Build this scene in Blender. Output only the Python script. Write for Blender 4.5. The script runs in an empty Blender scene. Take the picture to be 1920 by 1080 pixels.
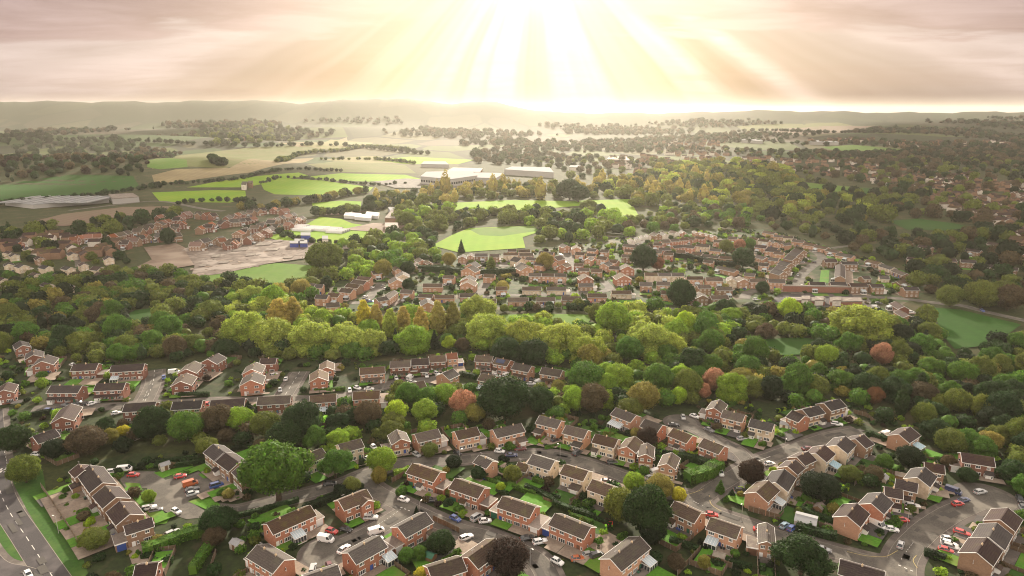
import bpy, math, random
import numpy as np
from mathutils import Vector, Matrix
random.seed(7); rng = np.random.default_rng(7)
S = bpy.context.scene; COL = S.collection
# ---------------------------------------------------------------- camera
H = 120.0; F = 1280.0; PITCH = math.radians(14.46)
cam = bpy.data.cameras.new("camera"); cam_o = bpy.data.objects.new("camera", cam); COL.objects.link(cam_o)
cam_o.location = (0, 0, H); cam_o.rotation_euler = (math.pi/2-PITCH, 0, 0)
cam.sensor_width = 36; cam.lens = 36*F/1920; cam.clip_start = 1; cam.clip_end = 60000
S.camera = cam_o
S.view_settings.view_transform = 'Standard'; S.view_settings.look = 'None'
S.view_settings.exposure = 1.08; S.view_settings.gamma = 1.0
S.cycles.max_bounces = 5; S.cycles.diffuse_bounces = 2; S.cycles.glossy_bounces = 1; S.cycles.transmission_bounces = 3
S.cycles.transparent_max_bounces = 6; S.cycles.volume_bounces = 0; S.cycles.caustics_reflective = False; S.cycles.caustics_refractive = False
S.cycles.use_denoising = True; S.cycles.filter_width = 1.05 if hasattr(S.cycles, 'filter_width') else 1.5; S.cycles.pixel_filter_type = 'BLACKMAN_HARRIS'
S.cycles.sample_clamp_indirect = 3.0
# ---------------------------------------------------------------- sun and sky
SUN_EL = 19.0; SUN_AZ = 1.8      # degrees above the horizon, and east of the view axis
el, az = math.radians(SUN_EL), math.radians(SUN_AZ)
SD = Vector((math.sin(az)*math.cos(el), math.cos(az)*math.cos(el), math.sin(el)))
sun = bpy.data.lights.new("sun", 'SUN'); sun.energy = 5.0; sun.angle = math.radians(2.0); sun.color = (1.0, 0.89, 0.72)
sun_o = bpy.data.objects.new("sun", sun); COL.objects.link(sun_o); sun_o.location = (0, 0, 400)
sun_o.rotation_euler = (-SD).to_track_quat('-Z', 'Y').to_euler()

world = bpy.data.worlds.new("World"); S.world = world; world.use_nodes = True
NT = world.node_tree; NT.nodes.clear()
class G:
    "small node-graph helper"
    def __init__(s, nt): s.t = nt
    def n(s, typ, **kw):
        nd = s.t.nodes.new(typ)
        for k, v in kw.items(): setattr(nd, k, v)
        return nd
    def put(s, sock, v):
        if hasattr(v, 'links') or isinstance(v, bpy.types.NodeSocket): s.t.links.new(v, sock)
        elif v is not None: sock.default_value = v
    def m(s, op, a, b=None, c=None, clamp=False):
        nd = s.n('ShaderNodeMath', operation=op, use_clamp=clamp)
        for i, v in enumerate((a, b, c)):
            if v is not None: s.put(nd.inputs[i], v)
        return nd.outputs[0]
    def mix(s, f, a, b, mode='MIX'):
        nd = s.n('ShaderNodeMix', data_type='RGBA', blend_type=mode)
        s.put(nd.inputs[0], f)
        for i, v in ((6, a), (7, b)):
            if isinstance(v, (tuple, list)): v = (*v[:3], 1)
            s.put(nd.inputs[i], v)
        return nd.outputs[2]
    def ramp(s, f, stops, ease='LINEAR'):
        nd = s.n('ShaderNodeValToRGB'); nd.color_ramp.interpolation = ease
        e = nd.color_ramp.elements
        while len(e) < len(stops): e.new(0.5)
        for k, (p, c) in enumerate(stops):
            e[k].position = p
            e[k].color = (c, c, c, 1) if isinstance(c, (int, float)) else (*c, 1)
        s.put(nd.inputs[0], f); return nd.outputs[0]
    def noise(s, vec, scale, detail=4, rough=.5, dims='3D', dist=0):
        nd = s.n('ShaderNodeTexNoise', noise_dimensions=dims)
        if dims == '1D': s.put(nd.inputs['W'], vec)
        elif vec is not None: s.put(nd.inputs['Vector'], vec)
        nd.inputs['Scale'].default_value = scale; nd.inputs['Detail'].default_value = detail
        nd.inputs['Roughness'].default_value = rough; nd.inputs['Distortion'].default_value = dist
        return nd.outputs[0]
g = G(NT)
tc = g.n('ShaderNodeTexCoord').outputs['Generated']
sep = g.n('ShaderNodeSeparateXYZ'); g.put(sep.inputs[0], tc)
dx, dy, dz = sep.outputs
yy = g.m('MAXIMUM', dy, 0.12)
u = g.m('DIVIDE', dx, yy); v = g.m('DIVIDE', dz, yy)
nish = g.n('ShaderNodeTexSky', sky_type='NISHITA', sun_disc=False)
nish.sun_elevation = el; nish.sun_rotation = az; nish.air_density = 1.0; nish.dust_density = 3.0
# crepuscular rays: streaks of lit air that fan out from the sun's direction
u0, v0 = math.tan(az), math.tan(el)/math.cos(az)
U0, V0 = 0.03, 0.255
ang = g.m('ARCTAN2', g.m('SUBTRACT', u, U0), g.m('SUBTRACT', V0, v))
rad = g.m('SQRT', g.m('ADD', g.m('POWER', g.m('SUBTRACT', u, U0), 2), g.m('POWER', g.m('SUBTRACT', v, V0), 2)))
angw = g.m('ADD', ang, g.m('MULTIPLY', g.noise(tc, 5, 2), 0.10))
ray1 = g.ramp(g.noise(g.m('ADD', angw, 3.7), 1.9, 3, .55, '1D'), [(.45, 0), (.57, 1)], 'EASE')
ray2 = g.ramp(g.noise(g.m('ADD', angw, 11.3), 6.5, 2, .5, '1D'), [(.40, 0), (.60, 1)], 'EASE')
ray = g.m('ADD', g.m('MULTIPLY', ray1, .74), g.m('MULTIPLY', ray2, .26))
# cloud sheet, projected on a plane overhead
zc = g.m('ADD', g.m('MAXIMUM', dz, 0), 0.10)
comb = g.n('ShaderNodeCombineXYZ'); g.put(comb.inputs[0], g.m('DIVIDE', dx, zc)); g.put(comb.inputs[1], g.m('MULTIPLY', g.m('DIVIDE', dy, zc), 1.6)); comb.inputs[2].default_value = 1.3
cl = g.noise(comb.outputs[0], 1.1, 7, .55, dist=.4)
clsoft = g.noise(comb.outputs[0], .55, 4, .5)
glow = g.m('POWER', 2.718, g.m('MULTIPLY', rad, -4.5))                 # brighter towards the sun
# haze-lit lower sky
low = g.mix(g.ramp(v, [(0, 0), (.16, 1)]), (.40, .33, .29), (.27, .19, .175))
low = g.mix(g.m('MULTIPLY', glow, 1.1, clamp=True), low, (.12, .075, .07))
low = g.mix(g.m('MULTIPLY', ray, g.ramp(v, [(0.0, .45), (.05, 1)])), low, (1.0, .87, .81))
low = g.mix(g.m('MULTIPLY', g.ramp(rad, [(.05, 1), (.15, 0)], 'EASE'), .8), low, (1.6, 1.42, 1.34))
low = g.mix(g.ramp(cl, [(.36, .42), (.60, 0)]), low, (.46, .34, .31))
# pink-brown cloud base high up, parting round the sun
edge = g.m('ADD', g.m('ADD', v, g.m('MULTIPLY', g.m('SUBTRACT', cl, .5), .10)), g.m('MULTIPLY', g.m('ABSOLUTE', g.m('SUBTRACT', u, .02)), .055))
cover = g.ramp(edge, [(.124, 0), (.142, 1)], 'EASE')
away = g.ramp(g.m('ABSOLUTE', g.m('SUBTRACT', u, .0)), [(.05, 0.1), (.24, 1)], 'EASE')
ccol = g.mix(g.ramp(cl, [(.35, 0), (.68, 1)]), (.34, .18, .175), (.70, .52, .50))
ccol = g.mix(g.m('MULTIPLY', glow, .7, clamp=True), ccol, (.8, .62, .56))
skyc = g.mix(g.m('MULTIPLY', cover, away), low, ccol)
# overcast vault everywhere above and behind: brighter overhead
vault = g.mix(g.ramp(dz, [(.0, 0), (.8, 1)]), (1.45, 1.25, 1.04), (.46, .42, .38))
vault = g.mix(g.ramp(clsoft, [(.35, .0), (.65, .35)]), vault, (.9, .8, .78))
front = g.m('MULTIPLY', g.ramp(dy, [(.25, 0), (.6, 1)], 'EASE'), g.ramp(v, [(.20, 1), (.55, 0)], 'EASE'))
skyc = g.mix(1.0, skyc, (.36, .325, .34), 'MULTIPLY')
allc = g.mix(front, vault, skyc)
tot = g.mix(1.0, g.mix(1.0, allc, (9.0, 9.0, 9.0), 'MULTIPLY'), g.mix(1.0, nish.outputs[0], (.10, .10, .10), 'MULTIPLY'), 'ADD')
bg = g.n('ShaderNodeBackground'); g.put(bg.inputs[0], tot); bg.inputs[1].default_value = 0.1
wo = g.n('ShaderNodeOutputWorld'); g.put(wo.inputs[0], bg.outputs[0])

# ---------------------------------------------------------------- photograph -> place
CP, SP = math.cos(PITCH), math.sin(PITCH)
def sstep(a, b, x):
    t = np.clip((x-a)/(b-a), 0, 1); return t*t*(3-2*t)
RX = np.array([-400, 0, 300, 460, 560, 640, 700, 760, 850, 900, 940, 985, 1030, 1150, 1300, 1400, 1500, 1700, 1920, 2400.])
RY = np.array([193, 192, 193, 190, 195, 191, 187, 188, 196, 193, 194, 205, 211, 213, 212, 208, 209, 212, 210, 208.])
GB = [(-900, 1330, 30, 330, 150), (-640, 1500, 22, 160, 140), (-1350, 2300, 48, 700, 300), (-1150, 3300, 45, 800, 350),
      (1500, 2900, 26, 900, 500), (2600, 3600, 35, 1200, 500)]
def hgt(x, y):
    x = np.asarray(x, float); y = np.asarray(y, float)
    z = 0*x
    for cx, cy, h, sx, sy in GB:
        z = z + h*np.exp(-((x-cx)/sx)**2-((y-cy)/sy)**2)
    yy_ = np.maximum(y, 500)
    px = 960+F*x/(yy_*CP)
    ry = np.interp(px, RX, RY) + 1.2*np.sin(px*.047)+.8*np.sin(px*.113+1)
    top = H + (210-ry)/F*4700 + 2
    z = z + np.where(y > 500, top*np.exp(-((y-4700)/800.)**2), 0)
    return z*sstep(500, 1000, y)
def P(px, py, z=None):
    "the point of the ground (or of height z) that the photograph shows at pixel px, py"
    a = (px-960)/F; b = (540-py)/F
    d = np.array([a, CP+b*SP, -SP+b*CP])
    if z is not None:
        t = (z-H)/d[2]; return Vector((d[0]*t, d[1]*t, z))
    t = min((-H)/min(d[2], -1e-3), 9000.)
    if d[1]*t > 600:
        ts = np.concatenate([np.linspace(400, 2500, 400), np.linspace(2505, 9500, 600)])
        hh = hgt(d[0]*ts, d[1]*ts); k = np.argmax(H+d[2]*ts <= hh)
        if H+d[2]*ts[k] <= hh[k]: t = ts[k]
    x, y = d[0]*t, d[1]*t
    return Vector((x, y, float(hgt(x, y))))
def to_px(x, y, z=0):
    "where a point lands in the photograph, only to see how large a thing shows"
    f = y*CP-(z-H)*SP
    return 960+F*x/f, 540-F*(y*SP+(z-H)*CP)/f, f

# ---------------------------------------------------------------- object helpers
def tag(o, label=None, cat=None, group=None, kind=None):
    if label: o['label'] = label
    if cat: o['category'] = cat
    if group: o['group'] = group
    if kind: o['kind'] = kind
    return o
def link(name, data, parent=None, mtx=None):
    o = bpy.data.objects.new(name, data); COL.objects.link(o)
    if parent is not None: o.parent = parent
    if mtx is not None: o.matrix_local = mtx
    return o
def empty(name, loc, rz=0):
    o = link(name, None); o.location = loc; o.rotation_euler = (0, 0, rz); o.empty_display_size = .5
    return o
class MB:
    "collects boxes and faces, then becomes ONE mesh"
    def __init__(s): s.v = []; s.f = []; s.mi = []
    def face(s, pts, m=0):
        k = len(s.v); s.v += [tuple(p) for p in pts]; s.f.append(tuple(range(k, k+len(pts)))); s.mi.append(m); return s
    def box(s, x0, y0, z0, x1, y1, z1, m=0):
        k = len(s.v)
        s.v += [(x0,y0,z0),(x1,y0,z0),(x1,y1,z0),(x0,y1,z0),(x0,y0,z1),(x1,y0,z1),(x1,y1,z1),(x0,y1,z1)]
        s.f += [(k,k+3,k+2,k+1),(k+4,k+5,k+6,k+7),(k,k+1,k+5,k+4),(k+1,k+2,k+6,k+5),(k+2,k+3,k+7,k+6),(k+3,k,k+4,k+7)]
        s.mi += [m]*6; return s
    def prism(s, poly, z0, z1, m=0):
        n = len(poly); s.face([(x, y, z1) for x, y in poly], m)
        for i in range(n):
            a, b = poly[i], poly[(i+1) % n]
            s.face([(a[0],a[1],z0),(b[0],b[1],z0),(b[0],b[1],z1),(a[0],a[1],z1)], m)
        return s
    def slab(s, q, t, m=0):
        "a four-cornered sheet q given thickness t downwards"
        lo = [(p[0], p[1], p[2]-t) for p in q]
        s.face(q, m); s.face(lo[::-1], m)
        for i in range(4):
            j = (i+1) % 4; s.face([q[i], lo[i], lo[j], q[j]], m)
        return s
    def tube(s, p, q, r0, r1, n=6, m=0):
        p, q = Vector(p), Vector(q); d = (q-p).normalized()
        a = d.orthogonal().normalized(); b = d.cross(a); k = len(s.v)
        for c, r in ((p, r0), (q, r1)):
            for i in range(n):
                t = 2*math.pi*i/n; s.v.append(tuple(c+a*(r*math.cos(t))+b*(r*math.sin(t))))
        for i in range(n):
            j = (i+1) % n; s.f.append((k+i, k+j, k+n+j, k+n+i)); s.mi.append(m)
        s.f.append(tuple(k+n+i for i in range(n))); s.mi.append(m); return s
    def mesh(s, name, mats):
        me = bpy.data.meshes.new(name); me.from_pydata(s.v, [], s.f)
        for m in (mats if isinstance(mats, (list, tuple)) else [mats]): me.materials.append(m)
        me.polygons.foreach_set('material_index', s.mi); me.update(); return me
    def build(s, name, mats, parent=None, mtx=None):
        return link(name, s.mesh(name, mats), parent, mtx)
def arr_mesh(name, V, Q, mat, attrs=(), mi=None, n=4):
    "a mesh from numpy arrays of vertices and n-sided faces"
    me = bpy.data.meshes.new(name)
    me.vertices.add(len(V)); me.vertices.foreach_set('co', np.asarray(V, np.float32).ravel())
    nf = len(Q); me.loops.add(nf*n); me.loops.foreach_set('vertex_index', np.asarray(Q, np.int32).ravel())
    me.polygons.add(nf); me.polygons.foreach_set('loop_start', np.arange(nf, dtype=np.int32)*n)
    for m in (mat if isinstance(mat, (list, tuple)) else [mat]): me.materials.append(m)
    if mi is not None: me.polygons.foreach_set('material_index', np.asarray(mi, np.int32))
    for nm, typ, dom, val in attrs:
        a = me.attributes.new(nm, typ, dom)
        a.data.foreach_set('color' if 'COLOR' in typ else 'value', np.asarray(val, np.float32).ravel())
    me.update(calc_edges=True); return me
def material(name, rough=.9, spec=.2):
    m = bpy.data.materials.new(name); m.use_nodes = True
    b = m.node_tree.nodes['Principled BSDF']; b.inputs['Roughness'].default_value = rough
    b.inputs['Specular IOR Level'].default_value = spec
    return m, G(m.node_tree), b
def mottled(name, c1, c2, scale=1.0, c3=None, s3=.05, rough=.9, spec=.2, detail=5, bump=0, f3=(.5, .7)):
    "two tones broken up by noise in metres, with wider patches of a third"
    m, g, b = material(name, rough, spec)
    pos = g.n('ShaderNodeNewGeometry').outputs['Position']
    c = g.mix(g.ramp(g.noise(pos, scale, detail, .65), [(.35, 0), (.65, 1)]), c1, c2)
    if c3: c = g.mix(g.ramp(g.noise(pos, s3, 3), [(f3[0], 0), (f3[1], 1)]), c, c3)
    g.put(b.inputs['Base Color'], c)
    if bump:
        bn = g.n('ShaderNodeBump'); bn.inputs['Strength'].default_value = bump; bn.inputs['Distance'].default_value = .3
        g.put(bn.inputs['Height'], g.noise(pos, scale*1.7, 4)); g.put(b.inputs['Normal'], bn.outputs[0])
    return m
# ---------------------------------------------------------------- materials of the setting
def brick(name, c1, c2, mortar):
    m, g, b = material(name, .92)
    tc = g.n('ShaderNodeTexCoord').outputs['Object']; sp = g.n('ShaderNodeSeparateXYZ'); g.put(sp.inputs[0], tc)
    cb = g.n('ShaderNodeCombineXYZ'); g.put(cb.inputs[0], g.m('ADD', sp.outputs[0], sp.outputs[1])); g.put(cb.inputs[1], sp.outputs[2])
    br = g.n('ShaderNodeTexBrick'); g.put(br.inputs['Vector'], cb.outputs[0]); br.inputs['Scale'].default_value = 1
    br.inputs['Brick Width'].default_value = .45; br.inputs['Row Height'].default_value = .15; br.inputs['Mortar Size'].default_value = .012
    br.inputs['Color1'].default_value = (*c1, 1); br.inputs['Color2'].default_value = (*c2, 1); br.inputs['Mortar'].default_value = (*mortar, 1)
    oi = g.n('ShaderNodeObjectInfo').outputs['Random']
    c = g.mix(g.ramp(g.noise(g.n('ShaderNodeNewGeometry').outputs['Position'], .8, 5, .7), [(.3, 0), (.75, .5)]), br.outputs[0], tuple(x*.62 for x in c1))
    hs = g.n('ShaderNodeHueSaturation'); g.put(hs.inputs['Color'], c); g.put(hs.inputs['Value'], g.m('ADD', g.m('MULTIPLY', oi, .35), .85))
    g.put(b.inputs['Base Color'], hs.outputs[0]); return m
def tiles(name, c1, c2, moss):
    m, g, b = material(name, .85)
    tc = g.n('ShaderNodeTexCoord').outputs['Object']
    w = g.n('ShaderNodeTexWave', wave_type='BANDS', bands_direction='Z'); g.put(w.inputs[0], tc); w.inputs['Scale'].default_value = 1.15; w.inputs['Distortion'].default_value = .25; w.inputs['Detail'].default_value = 2
    pos = g.n('ShaderNodeNewGeometry').outputs['Position']
    c = g.mix(g.ramp(g.noise(pos, 2.6, 7, .85), [(.36, 0), (.64, 1)]), c1, c2)
    c = g.mix(g.m('MULTIPLY', g.ramp(w.outputs[0], [(0, 1), (.45, 0)]), .45), c, tuple(x*.4 for x in c1))
    c = g.mix(g.ramp(g.noise(pos, .35, 5, .6), [(.5, 0), (.72, .7)]), c, moss)
    oi = g.n('ShaderNodeObjectInfo').outputs['Random']
    hs = g.n('ShaderNodeHueSaturation'); g.put(hs.inputs['Color'], c); g.put(hs.inputs['Value'], g.m('ADD', g.m('MULTIPLY', oi, .55), .72)); g.put(hs.inputs['Saturation'], g.m('ADD', g.m('MULTIPLY', g.m('FRACT', g.m('MULTIPLY', oi, 13.7)), 1.0), .5))
    g.put(b.inputs['Base Color'], hs.outputs[0])
    bn = g.n('ShaderNodeBump'); bn.inputs['Strength'].default_value = .6; bn.inputs['Distance'].default_value = .08
    g.put(bn.inputs['Height'], w.outputs[0]); g.put(b.inputs['Normal'], bn.outputs[0]); return m
def plain(name, c, rough=.6, spec=.4, var=.12):
    m, g, b = material(name, rough, spec)
    n = g.noise(g.n('ShaderNodeNewGeometry').outputs['Position'], 1.3, 4, .6)
    hs = g.n('ShaderNodeHueSaturation'); hs.inputs['Color'].default_value = (*c, 1)
    g.put(hs.inputs['Value'], g.m('ADD', g.m('MULTIPLY', n, var*2), 1-var)); g.put(b.inputs['Base Color'], hs.outputs[0]); return m
M = {}
M['brick_red'] = brick('red_brick', (.42, .165, .095), (.32, .115, .065), (.38, .30, .23))
M['brick_orange'] = brick('orange_brick', (.50, .27, .165), (.41, .20, .12), (.46, .36, .28))
M['brick_brown'] = brick('brown_brick', (.30, .17, .10), (.22, .12, .07), (.32, .27, .22))
M['brick_dark'] = brick('dark_red_brick', (.27, .105, .07), (.20, .075, .052), (.26, .2, .16))
M['cream'] = mottled('cream_render', (.66, .54, .40), (.57, .46, .34), 1.2, (.38, .29, .2), .4)
M['cream_lower'] = mottled('cream_cladding', (.60, .46, .31), (.52, .39, .26), 2, (.42, .31, .2), .5)
M['white_wall'] = mottled('white_render', (.68, .62, .54), (.58, .52, .45), 1.2, (.45, .4, .34), .4)
M['roof'] = tiles('brown_roof_tiles', (.118, .084, .064), (.050, .036, .031), (.11, .10, .05))
M['roof_grey'] = tiles('grey_roof_tiles', (.10, .082, .070), (.044, .037, .033), (.11, .10, .05))
M['roof_dark'] = tiles('dark_roof_tiles', (.062, .041, .038), (.030, .021, .020), (.07, .055, .035))
M['roof_red'] = tiles('clay_roof_tiles', (.24, .105, .07), (.17, .08, .055), (.14, .10, .06))
M['white'] = plain('white_trim', (.80, .77, .72), .5)
M['glass'] = plain('window_glass', (.035, .04, .045), .12, .6, .3)
M['glass_roof'] = plain('conservatory_glass', (.45, .52, .55), .15, .6)
M['glass_blue'] = plain('blue_tinted_glass', (.25, .45, .55), .12, .6)
M['door_white'] = plain('white_door', (.76, .73, .69), .5)
M['door_blue'] = plain('blue_door', (.04, .08, .28), .5)
M['door_green'] = plain('green_door', (.03, .12, .07), .5)
M['door_red'] = plain('red_door', (.35, .04, .03), .5)
M['door_brown'] = plain('brown_door', (.14, .07, .04), .6)
M['felt'] = mottled('flat_roof_felt', (.22, .18, .15), (.15, .125, .11), 1.5, (.28, .25, .2), .3)
M['felt_pale'] = mottled('pale_flat_roof', (.34, .29, .25), (.26, .22, .19), 1.5)
M['solar'] = plain('solar_glass', (.02, .03, .08), .15, .7)
M['asphalt'] = mottled('grey_asphalt', (.125, .112, .095), (.085, .075, .065), 2.2, (.155, .138, .115), .16, f3=(.48, .60))
M['asphalt_dark'] = mottled('dark_asphalt', (.070, .062, .062), (.052, .047, .047), 2.5, (.115, .10, .098), .12)
M['pave'] = mottled('pavement_slabs', (.12, .10, .088), (.09, .076, .068), 3, (.19, .165, .14), .2)
M['kerb'] = mottled('kerb_stone', (.27, .24, .20), (.22, .19, .165), 2)
M['drive'] = mottled('driveway_paving', (.28, .215, .165), (.21, .165, .13), 1.5, (.33, .27, .21), .3)
M['drive_dark'] = mottled('dark_driveway', (.10, .09, .085), (.075, .068, .065), 2)
M['paint'] = mottled('road_paint', (.62, .60, .55), (.5, .48, .44), 3)
M['paint_yellow'] = mottled('yellow_road_paint', (.50, .40, .16), (.42, .34, .14), 3)
M['lawn'] = mottled('mown_lawn', (.09, .235, .018), (.06, .16, .012), 1.2, (.12, .18, .03), .12)
M['verge'] = mottled('verge_grass', (.040, .105, .012), (.028, .072, .010), 1.0, (.06, .11, .02), .15)
M['rough'] = mottled('rough_garden_ground', (.036, .052, .014), (.018, .025, .009), .55, (.075, .060, .034), .16, f3=(.55, .75))
M['fence'] = mottled('timber_fence', (.17, .115, .07), (.11, .075, .05), 2)
M['wood'] = plain('garden_timber', (.18, .10, .05), .8)
M['bark'] = mottled('tree_bark', (.10, .07, .045), (.05, .036, .025), 2)
M['concrete'] = mottled('building_site_ground', (.21, .165, .135), (.10, .075, .06), .16, (.28, .235, .20), .035, f3=(.52, .58))
M['earth'] = mottled('bare_earth', (.20, .14, .10), (.13, .09, .065), .12, (.27, .21, .16), .03)
M['metal_white'] = plain('pale_sheet_roof', (.30, .30, .30), .95, .05)
M['shed_wall'] = plain('grey_shed_wall', (.35, .33, .31), .7)
M['poly'] = plain('polythene', (.62, .60, .57), .9, .1)
M['cabin'] = plain('blue_cabin', (.035, .055, .26), .5)
def field(name, c1, c2, c3=None, s=.05, ang=0.0, stripe=.25):
    m, g, b = material(name, .95, .1)
    pos = g.n('ShaderNodeNewGeometry').outputs['Position']
    c = g.mix(g.ramp(g.noise(pos, .25, 6, .7), [(.3, 0), (.7, 1)]), c1, c2)
    if c3: c = g.mix(g.ramp(g.noise(pos, s*.35, 4, .6), [(.42, 0), (.66, 1)]), c, c3)
    mp = g.n('ShaderNodeMapping'); g.put(mp.inputs[0], pos); mp.inputs['Rotation'].default_value = (0, 0, ang)
    w = g.n('ShaderNodeTexWave'); g.put(w.inputs[0], mp.outputs[0]); w.inputs['Scale'].default_value = .03; w.inputs['Distortion'].default_value = 1.5
    c = g.mix(g.m('MULTIPLY', w.outputs[0], stripe), c, tuple(x*.72 for x in c1))
    g.put(b.inputs['Base Color'], c); return m
M['f_bright'] = field('bright_pasture', (.17, .30, .010), (.13, .25, .010), (.20, .29, .018))
M['f_mid'] = field('pasture', (.10, .19, .02), (.07, .15, .015), (.12, .18, .035))
M['f_dark'] = field('dark_pasture', (.030, .095, .010), (.022, .07, .008), (.035, .08, .014))
M['f_dry'] = field('dry_field', (.22, .17, .085), (.17, .135, .07), (.25, .20, .10))
M['f_olive'] = field('olive_field', (.13, .145, .04), (.10, .12, .032), (.15, .14, .055))
M['f_brown'] = field('ploughed_field', (.20, .14, .10), (.16, .11, .08), (.17, .14, .09), stripe=.4)
M['f_pale'] = field('pale_stubble_field', (.22, .19, .08), (.18, .16, .07), (.16, .18, .05))

# ---------------------------------------------------------------- the ground: one sheet to the horizon
def ground():
    ys = np.concatenate([np.linspace(-400, 900, 30), np.linspace(940, 3000, 70), np.linspace(3080, 12000, 90), np.array([16000, 24000, 40000.])])
    us = np.linspace(-1.15, 1.15, 150)
    V = []
    for y in ys:
        w = max(abs(y), 700) if y < 700 else y
        x = us*w*(1 if y > 0 else 1)
        V.append(np.stack([x, np.full_like(x, y), hgt(x, np.full_like(x, y))], 1))
    n = len(us); V = np.concatenate(V)
    i, j = np.meshgrid(np.arange(len(ys)-1), np.arange(n-1), indexing='ij'); k = (i*n+j).ravel()
    Q = np.stack([k, k+1, k+n+1, k+n], 1)
    m, g, b = material('countryside_ground', .95, .1)
    pos = g.n('ShaderNodeNewGeometry').outputs['Position']
    near = g.mix(g.ramp(g.noise(pos, .35, 6, .7), [(.35, 0), (.65, 1)]), (.060, .068, .024), (.030, .036, .014))
    near = g.mix(g.ramp(g.noise(pos, .06, 4), [(.5, 0), (.7, 1)]), near, (.085, .072, .036))
    # beyond, a patchwork of small fields: cells with their own crop
    mp = g.n('ShaderNodeMapping'); g.put(mp.inputs[0], pos); mp.inputs['Scale'].default_value = (1, .55, 0); mp.inputs['Rotation'].default_value = (0, 0, .35)
    vo = g.n('ShaderNodeTexVoronoi'); g.put(vo.inputs['Vector'], mp.outputs[0]); vo.inputs['Scale'].default_value = .0042
    ve = g.n('ShaderNodeTexVoronoi', feature='DISTANCE_TO_EDGE'); g.put(ve.inputs['Vector'], mp.outputs[0]); ve.inputs['Scale'].default_value = .0042
    s3 = g.n('ShaderNodeSeparateColor'); g.put(s3.inputs[0], vo.outputs['Color'])
    crop = g.ramp(s3.outputs[0], [(0, (.03, .04, .014)), (.22, (.075, .10, .022)), (.42, (.035, .07, .013)), (.6, (.11, .10, .045)), (.75, (.036, .042, .017)), (.9, (.09, .07, .045))], 'CONSTANT')  # crop tones darkened, standing in for shade over the far land
    crop = g.mix(g.ramp(g.noise(pos, .02, 5), [(.4, 0), (.7, .5)]), crop, (.06, .06, .03))
    crop = g.mix(g.ramp(ve.outputs[0], [(.03, 1), (.055, 0)]), crop, (.028, .032, .014))
    sp = g.n('ShaderNodeSeparateXYZ'); g.put(sp.inputs[0], pos)
    crop = g.mix(g.ramp(g.m('DIVIDE', sp.outputs[1], 6000), [(.5, 0), (.68, .8)]), crop, (.045, .052, .022))
    c = g.mix(g.ramp(g.m('DIVIDE', sp.outputs[1], 4000), [(.32, 0), (.42, 1)]), near, crop)
    g.put(b.inputs['Base Color'], c)
    tag(link('ground', arr_mesh('ground', V, Q, m)), kind='structure')
ground()

def inside(poly, x, y):
    c = False; n = len(poly); j = n-1
    for i in range(n):
        xi, yi = poly[i][0], poly[i][1]; xj, yj = poly[j][0], poly[j][1]
        if (yi > y) != (yj > y) and x < (xj-xi)*(y-yi)/(yj-yi)+xi: c = not c
        j = i
    return c
def smooth(pts, n=6):
    "Catmull-Rom through the points"
    if len(pts) < 3: return [Vector(p) for p in pts]
    p = [Vector(pts[0])*2-Vector(pts[1])]+[Vector(q) for q in pts]+[Vector(pts[-1])*2-Vector(pts[-2])]
    out = []
    for i in range(1, len(p)-2):
        for k in range(n):
            t = k/n; a, b, c, d = p[i-1], p[i], p[i+1], p[i+2]
            out.append(.5*((2*b)+(c-a)*t+(2*a-5*b+4*c-d)*t*t+(3*b-a-3*c+d)*t**3))
    out.append(p[-2]); return out
CLEAR = []      # outlines (in metres) where no tree may be scattered
def patch(name, pts, mat, lift, kind='structure', world=False, clear=True, label=None):
    "a flat sheet with the outline pts (pixels of the photograph), draped on the ground"
    w = [Vector(p) if world else P(*p) for p in pts]
    bm = bpy.data.meshes.new(name); import bmesh
    b = bmesh.new(); vs = [b.verts.new((p.x, p.y, 0)) for p in w]; f = b.faces.new(vs)
    if f.normal.z < 0: f.normal_flip()
    far = max(p.y for p in w) > 600
    bmesh.ops.triangulate(b, faces=b.faces[:])
    if far:
        L = max((w[0]-w[len(w)//2]).length, 60)
        for _ in range(3 if L < 500 else 4): bmesh.ops.subdivide_edges(b, edges=b.edges[:], cuts=1, use_grid_fill=True)
    for vv in b.verts: vv.co.z = float(hgt(vv.co.x, vv.co.y))+lift
    b.to_mesh(bm); b.free(); bm.materials.append(mat)
    o = tag(link(name, bm), kind=kind)
    if clear: CLEAR.append([(p.x, p.y) for p in w])
    return o
def ribbon(mb, pts, off, width, z, m=0, top=None):
    "a strip along pts, its middle off metres to the side; top>z makes it a step"
    L = []; R = []
    for i, p in enumerate(pts):
        d = (pts[min(i+1, len(pts)-1)]-pts[max(i-1, 0)]); d.z = 0; d.normalize(); n = Vector((-d.y, d.x, 0))
        L.append(p+n*(off+width/2)); R.append(p+n*(off-width/2))
    for i in range(len(pts)-1):
        a, b, c, d = R[i], R[i+1], L[i+1], L[i]
        zz = [float(hgt(q.x, q.y))+(top or z) for q in (a, b, c, d)]
        mb.face([(a.x,a.y,zz[0]),(b.x,b.y,zz[1]),(c.x,c.y,zz[2]),(d.x,d.y,zz[3])], m)
        if top:
            for q, r, k in ((a, b, 0), (c, d, 2)):
                mb.face([(q.x,q.y,0),(r.x,r.y,0),(r.x,r.y,zz[(k+1)%4]),(q.x,q.y,zz[k])], m)
    return L, R
ROADS = []
ROADLIFT = [0.050]
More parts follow.
